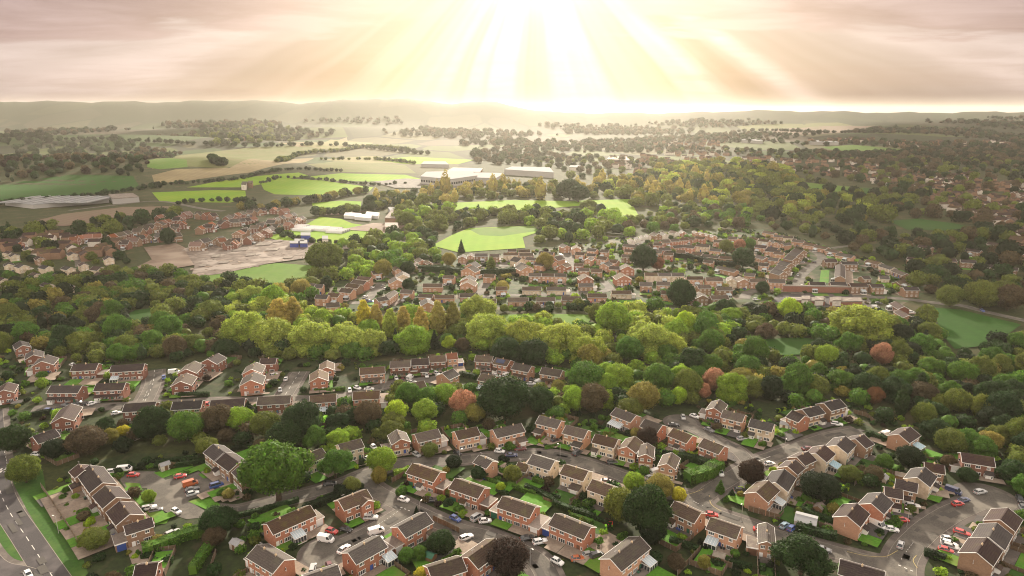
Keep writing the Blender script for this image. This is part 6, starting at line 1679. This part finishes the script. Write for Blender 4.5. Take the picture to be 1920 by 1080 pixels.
for i, (x, y, lab) in enumerate(SHEDS):
    p = P(x, y); t = empty('garden_shed', (p.x, p.y, 0), rnd_.choice([-.5, .8])); tag(t, lab, 'shed')
    w, d, h = (6, 5.5, 2.4) if 'garage' in lab else (3.2, 2.6, 2.1)
    mb = MB(); walls(mb, -w/2, w/2, -d/2, d/2, h, .7, 'x'); mb.build('wall', M['white_wall' if 'white' in lab or 'pale' in lab else 'wood'], t)
    r = MB(); gable_roof(r, -w/2, w/2, -d/2, d/2, h, .7, 'x', over=.15, t=.06); r.build('roof', M['metal_white' if 'white' in lab or 'pale' in lab else 'door_green' if 'green ' in lab else 'felt'], t)
    link('door', door_mesh(1.0 if w < 5 else 2.3, 1.9, 'door_white' if w > 5 else 'wood', 0), t, at(0, -d/2-.002, .02))
# street lamps
LAMPS = [(788,972,'street lamp on the corner by the dark narrow conifer'),(994,1062,'street lamp beside the copper beech'),(1390,975,'street lamp near the red coupe'),(1700,988,'street lamp by the eastern road'),(1050,860,'street lamp on the upper bend'),(862,870,'street lamp above the dark round tree'),(1470,852,'street lamp on the upper road'),(110,1000,'street lamp on the grass verge'),(1390,905,'street lamp beside the wine-red tree')]
for x, y, lab in LAMPS:
    p = P(x, y); t = empty('street_lamp', (p.x, p.y, 0), rnd_.uniform(0, 6)); tag(t, lab, 'street lamp')
    mb = MB(); mb.tube((0, 0, 0), (0, 0, 5.6), .075, .05, 7); mb.build('pole', M['shed_wall'], t)
    mb = MB(); mb.tube((0, 0, 5.55), (.7, 0, 5.8), .045, .035, 5); mb.build('arm', M['shed_wall'], t)
    mb = MB(); mb.box(.55, -.13, 5.74, 1.15, .13, 5.86); mb.build('lantern', M['white'], t)
# a few small things the photo shows
def simple(name, lab, cat, x, y, parts, z=0):
    p = P(x, y); t = empty(name, (p.x, p.y, z)); tag(t, lab, cat)
    for nm, mt, fn in parts: mb = MB(); fn(mb); mb.build(nm, mt, t)
LG = plain('lime_plastic', (.30, .75, .02), .5); RP = plain('red_plastic', (.75, .04, .02), .5)
simple('garden_slide', 'lime green garden slide behind the brick terrace', 'slide', 608, 796, [('chute', LG, lambda m: m.slab([(-.6, -2.6, .2), (.6, -2.6, .2), (.6, 1.5, 2.6), (-.6, 1.5, 2.6)], .12)), ('platform', LG, lambda m: m.box(-.7, 1.52, 2.4, .7, 2.9, 2.6)), ('ladder', LG, lambda m: m.box(-.5, 2.9, 0, .5, 3.05, 2.6))])
simple('play_house', 'red roofed toy house on the lawn under the blue-green tree', 'toy', 1144, 986, [('wall', LG, lambda m: m.box(-.6, -.5, 0, .6, .5, 1.0)), ('roof', RP, lambda m: gable_roof(m, -.6, .6, -.5, .5, 1.0, .5, 'x', .12, .05))])
simple('garden_slide', 'small green toy slide beside the red toy house', 'slide', 1136, 992, [('chute', LG, lambda m: m.slab([(-.3, -1.2, .1), (.3, -1.2, .1), (.3, .6, 1.2), (-.3, .6, 1.2)], .08)), ('ladder', LG, lambda m: m.box(-.3, .62, 0, .3, .75, 1.2))])

# ---------------------------------------------------------------- woods: the largest trees one by one, the rest as one mass
WOODS = [   # outline px, spacing m, size m (min, max), tones
 ('wood', [(-60,540),(0,520),(120,525),(240,515),(330,520),(375,535),(450,545),(540,560),(590,590),(650,600),(690,600),(860,600),(900,608),(1100,612),(1150,590),(1200,575),(1260,590),(1300,590),(1440,585),(1560,590),(1640,600),(1680,605),(1740,600),(1770,650),(1800,665),(1900,640),(1980,620),(1980,960),(1915,955),(1895,900),(1870,860),(1810,845),(1770,850),(1740,815),(1705,800),(1665,802),(1625,770),(1600,758),(1570,752),(1480,765),(1430,760),(1380,752),(1320,745),(1280,765),(1230,775),(1180,775),(1140,760),(1100,770),(1060,765),(1060,690),(1000,672),(930,665),(880,655),(840,655),(740,668),(640,680),(560,680),(470,670),(400,672),(340,685),(270,680),(200,685),(140,680),(60,650),(0,640),(-60,640)], 6.1, (3.3, 6.2), None),
 ('belt', [(240,792),(320,785),(400,780),(470,782),(560,775),(600,775),(640,765),(720,755),(760,735),(850,722),(900,728),(940,715),(1060,720),(1180,745),(1250,745),(1300,757),(1290,775),(1240,785),(1160,765),(1100,778),(1050,788),(1000,785),(900,800),(840,808),(780,815),(700,832),(660,842),(600,842),(560,850),(480,836),(420,832),(360,840),(300,850),(230,850),(150,870),(100,868),(130,840)], 5.5, (2.8, 4.8), None),
 ('gardens', [(110,860),(240,850),(600,850),(760,815),(960,790),(1140,760),(1330,745),(1600,750),(1660,790),(1860,840),(1960,880),(1990,1160),(120,1160)], 13, (1.3, 3.0), ['green','dark','olive','dark','brown','autumn']),
 ('close gardens', [(-30,640),(300,690),(480,670),(700,680),(880,655),(1070,690),(1060,735),(860,740),(500,790),(260,790),(100,870),(-30,870)], 11, (1.3, 3.0), ['green','dark','olive','dark','purple','light']),
 ('estate gardens', [(570,530),(780,490),(1000,470),(1160,445),(1300,436),(1430,440),(1560,470),(1710,520),(1690,560),(1400,575),(1100,585),(800,585),(600,585)], 14, (1.6, 3.2), ['green','dark','olive','dark','autumn','light']),
 ('ragged strip', [(930,578),(1000,576),(1050,578),(1105,574),(1108,588),(1000,590),(935,588)], 5, (2.6, 3.8), ['brown','dark','olive']),
 ('west', [(-40,650),(30,640),(30,690),(60,720),(80,770),(70,800),(60,850),(20,870),(-10,800),(-60,780)], 8, (3.2, 5.2), ['dark','deep','olive','purple']),
 ('mideast', [(1150,450),(1180,420),(1240,395),(1320,385),(1480,410),(1560,430),(1650,440),(1700,445),(1800,445),(1920,450),(2000,470),(2000,560),(1920,560),(1850,575),(1780,570),(1740,560),(1700,555),(1700,500),(1640,480),(1600,470),(1540,455),(1480,435),(1430,428),(1380,430),(1300,432),(1230,436)], 12, (5, 8), None),
 ('meadow edge', [(600,470),(650,462),(720,450),(800,440),(830,442),(800,470),(860,480),(830,498),(760,510),(700,520),(620,530),(590,530),(585,500)], 9.5, (4.5, 7.5), ['olive','green','light','dark']),
 ('south of site', [(130,560),(200,520),(250,515),(340,520),(440,530),(480,545),(600,540),(575,580),(540,560),(300,540)], 11, (4, 6.5), ['dark','green','olive']),
 ('park', [(760,395),(840,392),(900,398),(1000,400),(1060,402),(1130,400),(1180,420),(1160,440),(1180,450),(1100,462),(1010,456),(1000,430),(960,420),(880,425),(840,440),(790,440),(760,432),(740,405)], 12, (5.5, 8.5), ['olive','dark','light','olive']),
 ('park north', [(690,385),(700,372),(760,362),(850,352),(960,352),(1060,352),(1200,335),(1330,330),(1340,390),(1240,398),(1180,415),(1200,375),(1100,372),(1000,378),(900,378),(850,388),(760,394)], 17, (6, 9), ['olive','autumn','dark','olive','gold']),
 ('golden rise', [(1130,352),(1200,330),(1330,300),(1480,320),(1500,370),(1620,380),(1660,420),(1560,425),(1460,400),(1330,382),(1240,395),(1160,420)], 16, (7, 11), ['olive','autumn','olive','dark','willow']),
 ('east slope', [(1480,330),(1540,345),(1660,360),(1700,350),(1820,380),(1950,400),(1980,470),(1920,455),(1830,440),(1660,412),(1560,420),(1500,380)], 18, (6, 9), ['brown','deep','dark','olive']),
 ('hill wood', [(-40,310),(60,300),(150,295),(235,290),(250,280),(300,282),(350,292),(368,302),(350,312),(275,314),(262,332),(220,332),(130,328),(0,345),(-40,350)], 17, (6, 9), ['deep','dark','brown','purple']),
 ('warehouse edge', [(-20,430),(60,432),(150,420),(240,412),(330,404),(330,418),(240,436),(200,452),(150,455),(60,450),(0,460),(-20,470)], 13, (5, 8), ['dark','deep','olive','dark']),
 ('suburb west', [(-20,455),(100,445),(250,470),(240,512),(160,520),(100,560),(0,560)], 17, (4, 6.5), ['dark','deep','olive']),
 ('town north', [(900,312),(1050,300),(1200,290),(1330,282),(1480,290),(1600,300),(1960,295),(1960,380),(1800,370),(1650,352),(1500,325),(1330,300),(1150,330),(1050,340),(1000,320)], 26, (6, 9), ['brown','deep','olive','dark']),
 ('far town', [(1000,270),(1200,262),(1330,255),(1500,270),(1960,250),(1960,296),(1500,292),(1330,282),(1100,300),(900,312),(880,290)], 24, (7, 11), ['brown','deep','dark']),
 ('far east dark', [(1560,292),(1700,285),(1980,275),(1980,310),(1700,312),(1600,310)], 20, (8, 11), ['deep','brown']),
 ('village wood', [(330,262),(380,240),(460,238),(540,240),(560,262),(480,272),(400,275)], 26, (9, 13), ['dark','deep','olive']),
 ('far west', [(0,290),(0,255),(120,265),(240,262),(330,268),(240,285),(120,292)], 24, (7, 12), ['dark','deep']),
 ('distance', [(0,250),(300,232),(700,222),(1000,232),(1300,228),(1700,224),(1960,220),(1960,252),(1500,262),(1200,255),(900,275),(600,262),(300,255)], 26, (8, 14), ['dark','deep','brown']),
]
LINES = [  # hedgerow trees: px polyline, step m, size, tones
 ([(455,392),(480,396),(520,392),(560,384),(600,380),(640,370),(690,362)], 15, (5.5, 8), ['dark','deep','autumn','olive'], 'field row'),
 ([(590,405),(640,402),(690,396),(720,390)], 14, (5, 8), ['dark','olive'], 'nursery row'),
 ([(262,350),(350,345),(440,338),(500,325),(560,318),(640,322)], 13, (3, 5), ['dark','deep'], 'hedge a'),
 ([(0,386),(100,378),(180,368),(262,356),(300,352)], 14, (3.5, 5.5), ['deep','dark'], 'hedge b'),
 ([(490,345),(530,334),(600,338),(700,348),(760,345)], 14, (2.5, 4.5), ['dark','deep'], 'hedge c'),
 ([(520,305),(560,292),(640,284),(700,276),(770,282)], 18, (5, 8), ['dark','olive'], 'hedge d'),
 ([(465,432),(490,425),(520,432),(540,447),(600,458),(650,462)], 9, (2.5, 4), ['deep','dark'], 'site hedge'),
 ([(735,385),(745,388),(755,380),(765,386),(775,382),(790,388)], 11, (3.5, 4.5), ['dark'], 'poplars'),
 ([(870,360),(900,356),(940,350),(980,350)], 14, (4, 5), ['gold','autumn'], 'gold poplars'),
 ([(400,300),(405,309),(425,312)], 20, (9, 11), ['dark','deep'], 'clump'),
 ([(1540,294),(1600,290),(1700,290),(1780,292)], 17, (7, 10), ['deep','dark'], 'pitch row'),
 ([(330,385),(400,378),(450,380),(480,378)], 16, (3, 5), ['dark','deep'], 'hedge e'),
 ([(1380,248),(1460,246),(1560,250),(1640,246)], 45, (8, 12), ['deep'], 'far hedge'),
 ([(0,268),(150,262),(330,270),(480,276),(640,274),(800,290)], 40, (6, 10), ['dark','deep'], 'far hedge 2'),
 ([(780,308),(700,300),(600,300)], 22, (4, 7), ['dark','olive'], 'hedge f'),
]
HB = [(A.x, A.y, A.x+0, u, n, w, d) for (A, u, n, w, d, l, r_) in HOUSES]
HC = np.array([[(A+u*w/2+n*d/2).x, (A+u*w/2+n*d/2).y, max(w, d)*.55] for (A, u, n, w, d, l, r_) in HOUSES])
RS = np.array([[p.x, p.y, hw] for c, hw in ROADS for p in c])
GRID = {}
def free(x, y, R, sp):
    if ((HC[:, 0]-x)**2+(HC[:, 1]-y)**2 < (HC[:, 2]+R*.75)**2).any(): return False
    if ((RS[:, 0]-x)**2+(RS[:, 1]-y)**2 < (RS[:, 2]+R*.7)**2).any(): return False
    for tx, ty, tr in NPX:
        if (tx-x)**2+(ty-y)**2 < ((tr+R)*.62)**2: return False
    for q in CLEAR:
        if inside(q, x, y): return False
    kx, ky = int(x//20), int(y//20)
    s = int(sp//20)+1
    for i in range(kx-s, kx+s+1):
        for j in range(ky-s, ky+s+1):
            for (a, b, c) in GRID.get((i, j), ()):
                if (a-x)**2+(b-y)**2 < sp*sp: return False
    GRID.setdefault((kx, ky), []).append((x, y, R)); return True
CLEAR_BB = None
cand = []
FARZ = {'distance': .27, 'far west': -.1, 'far town': -.25, 'village wood': -.3, 'town north': -.35, 'golden rise': -.55, 'park north': -.45}
wr = random.Random(11)
for nm, poly, sp, (s0, s1), tones in WOODS:
    W = [P(*p) for p in poly]; wp = [(p.x, p.y) for p in W]
    x0, x1 = min(p[0] for p in wp), max(p[0] for p in wp); y0, y1 = min(p[1] for p in wp), max(p[1] for p in wp)
    n = int((x1-x0)*(y1-y0)/(sp*sp)*1.6); n = min(n, 22000)
    for _ in range(n):
        x, y = wr.uniform(x0, x1), wr.uniform(y0, y1)
        if not inside(wp, x, y): continue
        if nm in FARZ and math.sin(x*.0045+1.1*math.sin(y*.0031))*math.sin(y*.0052+x*.0017+.7)+wr.gauss(0, .12) < FARZ[nm]: continue
        R = wr.uniform(s0, s1)
        if not free(x, y, R, sp*wr.uniform(.75, 1.25)): continue
        z = float(hgt(x, y)); a, b, f = to_px(x, y, z)
        if not (-60 < a < 1980 and b < 1140): continue
        if tones is None:
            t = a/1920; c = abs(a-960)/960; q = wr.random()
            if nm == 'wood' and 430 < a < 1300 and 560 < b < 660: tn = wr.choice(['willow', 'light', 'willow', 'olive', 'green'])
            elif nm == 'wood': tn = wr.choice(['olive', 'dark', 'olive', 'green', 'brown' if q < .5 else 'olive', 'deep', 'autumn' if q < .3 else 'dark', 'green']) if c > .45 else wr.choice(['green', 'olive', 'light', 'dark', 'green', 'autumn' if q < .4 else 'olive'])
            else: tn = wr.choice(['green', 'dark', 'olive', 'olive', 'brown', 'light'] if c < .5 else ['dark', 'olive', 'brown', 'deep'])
        else: tn = wr.choice(tones)
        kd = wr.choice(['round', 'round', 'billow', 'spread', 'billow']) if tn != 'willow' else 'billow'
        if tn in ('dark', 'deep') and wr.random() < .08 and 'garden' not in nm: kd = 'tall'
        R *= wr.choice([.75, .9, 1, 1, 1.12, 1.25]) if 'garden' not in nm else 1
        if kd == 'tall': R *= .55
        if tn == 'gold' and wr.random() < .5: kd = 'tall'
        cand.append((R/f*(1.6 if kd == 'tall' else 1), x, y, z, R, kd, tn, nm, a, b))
for pts, step, (s0, s1), tones, nm in LINES:
    c = smooth([P(*p) for p in pts], 5)
    for a_, b_ in zip(c, c[1:]):
        L = (b_-a_).length; n = max(1, int(L/(step*(.42 if 'hedge' in nm else .8))))
        for k in range(n):
            p = a_.lerp(b_, (k+wr.random())/n); x, y = p.x+wr.gauss(0, 2), p.y+wr.gauss(0, 2); z = float(hgt(x, y)); R = wr.uniform(s0, s1); kd = 'tall' if 'poplar' in nm else 'round'; px_, py_, f = to_px(x, y, z)
            cand.append((R/f, x, y, z, R, kd, wr.choice(tones), nm, px_, py_))
cand.sort(key=lambda c: -c[0]-(.02 if c[9] > 560 else 0))
NIND = 300-sum(1 for t in TREES if t[3] != 'bush')
ADJ = {'green': 'mid green', 'dark': 'dark green', 'deep': 'very dark', 'olive': 'olive', 'light': 'light green', 'willow': 'pale willow-green', 'brown': 'brownish', 'autumn': 'golden-green', 'gold': 'golden', 'purple': 'purple-leaved'}
KD = {'round': 'rounded', 'billow': 'billowing', 'spread': 'spreading', 'tall': 'tall narrow'}
def where(nm, a, b):
    if nm == 'belt': return 'in the near tree belt, ' + ('west of the lime slide' if a < 600 else 'by the salmon orange tree' if a < 1000 else 'by the golden-olive tree')
    if 'gardens' in nm: return 'among the houses of the ' + {'gardens': 'nearest estate', 'close gardens': 'close behind the tree belt', 'estate gardens': 'far estate'}[nm]
    if nm == 'west': return 'on the corner by the western lane'
    if nm == 'wood': return 'in the big wood ' + ('above the western close' if a < 480 else 'behind the footpath houses' if a < 1000 else 'around the hidden meadow' if a < 1500 else 'beside the dark meadow') + (', far edge' if b < 620 else '')
    return 'beyond the far estate'
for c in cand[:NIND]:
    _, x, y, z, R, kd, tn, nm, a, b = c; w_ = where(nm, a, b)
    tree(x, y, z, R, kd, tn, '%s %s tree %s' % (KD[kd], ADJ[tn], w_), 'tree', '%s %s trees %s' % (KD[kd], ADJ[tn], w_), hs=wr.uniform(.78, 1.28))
# the mass
LOW = {k: [crown_arrays(k, n, lf, 50+i) for i in range(3)] for k, n, lf in (('round', 520, .115), ('billow', 520, .115), ('spread', 520, .105), ('tall', 420, .14), ('bush', 200, .2))}
def mass(cands, name, label, seed=3):
    V_, Q_, T_, C_, R_ = [], [], [], [], []; off = 0
    rr_ = np.random.default_rng(seed); iv, it = ico()
    for c in cands:
        _, x, y, z, R, kd, tn, nm, a, b = c; V, Q, rn, CV, _it = LOW[kd][int(rr_.integers(3))]
        th = rr_.uniform(0, 6.28); ct, st = math.cos(th), math.sin(th); hs = rr_.uniform(.8, 1.15)
        if R*F/to_px(x, y, z)[2] < 5:
            q = V[:len(V)//32*4].reshape(-1, 4, 3); rn = rn[:len(q)]; mc = q.mean(1, keepdims=True); V = ((q-mc)*2.1+mc).reshape(-1, 3)
        elif R*F/to_px(x, y, z)[2] < 9:
            q = V[:len(V)//8*4].reshape(-1, 4, 3); rn = rn[:len(q)]; mc = q.mean(1, keepdims=True); V = ((q-mc)*1.3+mc).reshape(-1, 3)
        W = V*R; W = np.stack([W[:, 0]*ct-W[:, 1]*st+x, W[:, 0]*st+W[:, 1]*ct+y, W[:, 2]*hs+z], 1); k = len(W)//4
        V_.append(W); Q_.append(np.arange(k*4).reshape(-1, 4)+off); off += len(W)
        t = np.array(TONE[tn])*rr_.uniform(.85, 1.15); C_.append(np.tile([*t, 1], (k, 1))); R_.append(rn[:k])
        h = {'tall': 1.25, 'cone': 1.2, 'bush': .42}.get(kd, .72)
        hull = iv*(np.array([.78, .78, h*.9])*(1+rr_.uniform(-.12, .12, (len(iv), 1))))+np.array([0, 0, h]); hull[:, 2] = np.maximum(hull[:, 2], 0)
        W = hull*R; W = np.stack([W[:, 0]*ct-W[:, 1]*st+x, W[:, 0]*st+W[:, 1]*ct+y, W[:, 2]*hs+z], 1)
        T_.append((W, len(it), t))
    V = np.concatenate(V_); Q = np.concatenate(Q_); nq = len(Q)
    hv = np.concatenate([t[0] for t in T_]); ht = np.concatenate([it+len(V)+i*len(iv) for i in range(len(T_))]); hc = np.concatenate([np.tile([*t[2], 1], (t[1], 1)) for t in T_])
    me = bpy.data.meshes.new(name); A_ = np.concatenate([V, hv]); fl = np.concatenate([Q.ravel(), ht.ravel()])
    me.vertices.add(len(A_)); me.vertices.foreach_set('co', A_.astype(np.float32).ravel()); me.loops.add(len(fl)); me.loops.foreach_set('vertex_index', fl.astype(np.int32))
    me.polygons.add(nq+len(ht)); me.polygons.foreach_set('loop_start', np.concatenate([np.arange(nq)*4, nq*4+np.arange(len(ht))*3]).astype(np.int32))
    at_ = me.attributes.new('rnd', 'FLOAT', 'FACE'); at_.data.foreach_set('value', np.concatenate(R_+[np.clip(rr_.normal(.45, .2, len(ht)), 0, 1)]).astype(np.float32))
    at_ = me.attributes.new('tone', 'FLOAT_COLOR', 'FACE'); at_.data.foreach_set('color', np.concatenate(C_+[hc]).astype(np.float32).ravel())
    me.materials.append(LEAF_MASS); me.update(calc_edges=True)
    tag(link(name, me), label, name, kind='stuff')
mass(cand[NIND:], 'woodland', 'mixed autumn woodland and hedgerow trees filling the valley')
# undergrowth between the houses, along the fences and at the wood's foot
und = []
for nm, poly, sp, n in (('a', [(110,870),(240,850),(600,845),(760,815),(960,785),(1140,755),(1330,745),(1600,750),(1700,790),(1860,830),(1960,860),(1990,1160),(120,1160)], 3.2, 5200),
                        ('b', [(-30,640),(300,690),(480,670),(700,680),(880,655),(1070,690),(1060,745),(860,750),(500,800),(260,790),(100,870),(-30,870)], 3.4, 3600),
                        ('c', [(560,535),(700,505),(790,488),(900,480),(1010,470),(1160,448),(1300,434),(1430,430),(1560,466),(1720,515),(1745,545),(1690,572),(1480,575),(1400,566),(1290,575),(1110,575),(1000,582),(780,582),(640,590),(570,560)], 5, 9000)):
    W = [P(*p) for p in poly]; wp = [(p.x, p.y) for p in W]; x0, x1 = min(p[0] for p in wp), max(p[0] for p in wp); y0, y1 = min(p[1] for p in wp), max(p[1] for p in wp)
    for _ in range(n):
        x, y = wr.uniform(x0, x1), wr.uniform(y0, y1)
        if not inside(wp, x, y): continue
        dn = math.sin(x*.11+1.3)*math.sin(y*.09+.4)+wr.gauss(0, .35)
        if dn < .0: continue
        R = wr.uniform(.6, 1.9)*(1.5 if nm == 'c' else 1); a, b, f = to_px(x, y, 0)
        if not (-30 < a < 1950 and b < 1110): continue
        if not free(x, y, R*.8, sp*.8): continue
        und.append((R/f, x, y, 0, R, 'bush', wr.choice(['green', 'dark', 'olive', 'dark', 'deep', 'brown', 'green', 'light'] if wr.random() < .9 else ['autumn', 'purple', 'lime']), nm, a, b))
mass(und, 'undergrowth', 'low shrubs and rough growth between the near gardens', 8)
print('TREES ind', NIND, 'mass', len(cand)-NIND, 'cars', len(CARS), 'bushes', len(BUSHES), 'und', len(und), 'houses', len(HOUSES))
# ---------------------------------------------------------------- the distant town: past the first three hundred houses, one mass
def far_town():
    r = random.Random(21); mb = MB(); mats = [M['brick_brown'], M['roof'], M['white_wall'], M['roof_red'], M['brick_brown'], M['roof_dark']]
    zones = [([(1480,300),(1560,296),(1700,305),(1800,330),(1900,345),(1960,350),(1960,430),(1900,432),(1800,415),(1740,372),(1640,345),(1520,325)], 330, 1), ([(1120,300),(1300,285),(1480,300),(1520,325),(1300,310),(1180,330)], 120, 1.2), ([(1650,268),(1880,262),(1900,284),(1700,280)], 70, 1.5), ([(0,452),(120,440),(200,450),(240,470),(130,500),(0,470)], 30, 1), ([(440,262),(470,256),(500,262),(480,268)], 14, 1.6), ([(1500,268),(1640,268),(1650,262),(1520,262)], 20, 1.6), ([(1860,400),(1960,420),(1960,500),(1890,480)], 50, 1), ([(1160,270),(1330,262),(1400,268),(1300,280)], 40, 1.5)]
    for z, n, k in zones:
        for _ in range(n*3):
            px, py = r.uniform(min(p[0] for p in z), max(p[0] for p in z)), r.uniform(min(p[1] for p in z), max(p[1] for p in z))
            if not inside(z, px, py): continue
            if n <= 0: break
            n -= 1; p = P(px, py); t = r.choice([.2, .2, -.9, 1.1])+r.gauss(0, .12); u = Vector((math.cos(t), math.sin(t), 0)); v = Vector((-u.y, u.x, 0)); w, d, h = r.uniform(8, 15)*k, r.uniform(7, 9), r.uniform(4.5, 6)*k
            q = [p+u*(a*w/2)+v*(b*d/2) for a, b in ((-1, -1), (1, -1), (1, 1), (-1, 1))]; wm = r.choice([0, 4, 2, 0, 0]); rm = r.choice([1, 5, 5, 1, 5])
            z0 = p.z-1
            for i in range(4):
                a, b = q[i], q[(i+1) % 4]; mb.face([(a.x, a.y, z0), (b.x, b.y, z0), (b.x, b.y, z0+h+1), (a.x, a.y, z0+h+1)], wm)
            zt = z0+h+1; m0, m1 = (q[0]+q[3])/2, (q[1]+q[2])/2; rz = zt+2.4*k
            mb.face([(q[0].x, q[0].y, zt), (q[1].x, q[1].y, zt), (m1.x, m1.y, rz), (m0.x, m0.y, rz)], rm); mb.face([(q[2].x, q[2].y, zt), (q[3].x, q[3].y, zt), (m0.x, m0.y, rz), (m1.x, m1.y, rz)], rm)
            mb.face([(q[1].x, q[1].y, zt), (q[2].x, q[2].y, zt), (m1.x, m1.y, rz)], wm); mb.face([(q[3].x, q[3].y, zt), (q[0].x, q[0].y, zt), (m0.x, m0.y, rz)], wm)
    tag(mb.build('distant_houses', mats), 'hundreds of small distant houses scattered through the far town', 'houses', kind='stuff')
far_town()
# ---------------------------------------------------------------- unseen clouds added to shade the sides of the valley, and the hazy air
def haze():
    mb = MB(); mb.box(-13000, -420, -1.5, 13000, 15500, 226)
    m = bpy.data.materials.new('hazy_air'); m.use_nodes = True; nt = m.node_tree; nt.nodes.clear()
    v = nt.nodes.new('ShaderNodeVolumePrincipled'); v.inputs['Color'].default_value = (1.0, .94, .82, 1); v.inputs['Density'].default_value = HAZE
    v.inputs['Anisotropy'].default_value = .45
    o = nt.nodes.new('ShaderNodeOutputMaterial'); nt.links.new(v.outputs[0], o.inputs['Volume'])
    tag(mb.build('haze', m), 'thin golden haze lying over the whole valley', 'haze', kind='stuff')
HAZE = 4.9e-5
haze()
def shade_cloud(cx, cy, cz, sx, sy, sz, seed, label):  # added out of view to block sun and darken the sides
    r = np.random.default_rng(seed); iv, it = ico(); V = []; T = []; k = 0
    for q in range(26):
        a = r.uniform(0, 6.28); rr = math.sqrt(r.uniform(0, 1))*.8; s = r.uniform(.22, .42)
        vv = iv*np.array([s*sx, s*sy, s*sz*1.6])+np.array([cx+rr*math.cos(a)*sx, cy+rr*math.sin(a)*sy, cz+r.uniform(-.3, .3)*sz])
        V.append(vv); T.append(it+k); k += len(iv)
    me = arr_mesh('shade_cloud', np.concatenate(V), np.concatenate(T), SHADE_CLOUDM, n=3)
    me.polygons.foreach_set('use_smooth', [True]*len(me.polygons))
    tag(link('shade_cloud', me), label, 'shade_cloud', 'unseen clouds added to shade the sides of the valley')
SHADE_CLOUDM = plain('shade_cloud_grey', (.8, .78, .76), 1, 0)
k = 1/math.tan(el); CZ = 1300
def shade(x, y, sx, sy, seed, label):      # added clouds, out of view, whose shadow falls round x, y
    shade_cloud(x+SD.x/SD.z*CZ, y+SD.y/SD.z*CZ, CZ, sx, sy, 90, seed, label)
if 1:
    shade_cloud(1500, 900, 1350, 900, 900, 110, 11, 'unseen grey clouds added overhead east of the far estate')  # this pair is added to cut skylight at the sides
    shade_cloud(-1450, 800, 1350, 850, 800, 110, 12, 'unseen grey clouds added overhead west of the building site')
    shade(-560, 500, 330, 900, 1, 'unseen grey clouds added to shade the western wood')
    shade(640, 600, 400, 950, 2, 'unseen grey clouds added to shade the eastern wood')
    shade(-1500, 900, 650, 800, 4, 'broad unseen clouds added to shade the western hillside')
    shade(1700, 1300, 800, 900, 5, 'broad unseen clouds added to shade the eastern suburb')

shade(-2100, 2500, 900, 900, 6, 'unseen grey clouds added to shade the western hills')
shade(2200, 2700, 1100, 950, 7, 'unseen grey clouds added to shade the far eastern town')
shade(1200, 1550, 560, 700, 8, 'unseen grey clouds added to shade the eastern gardens')
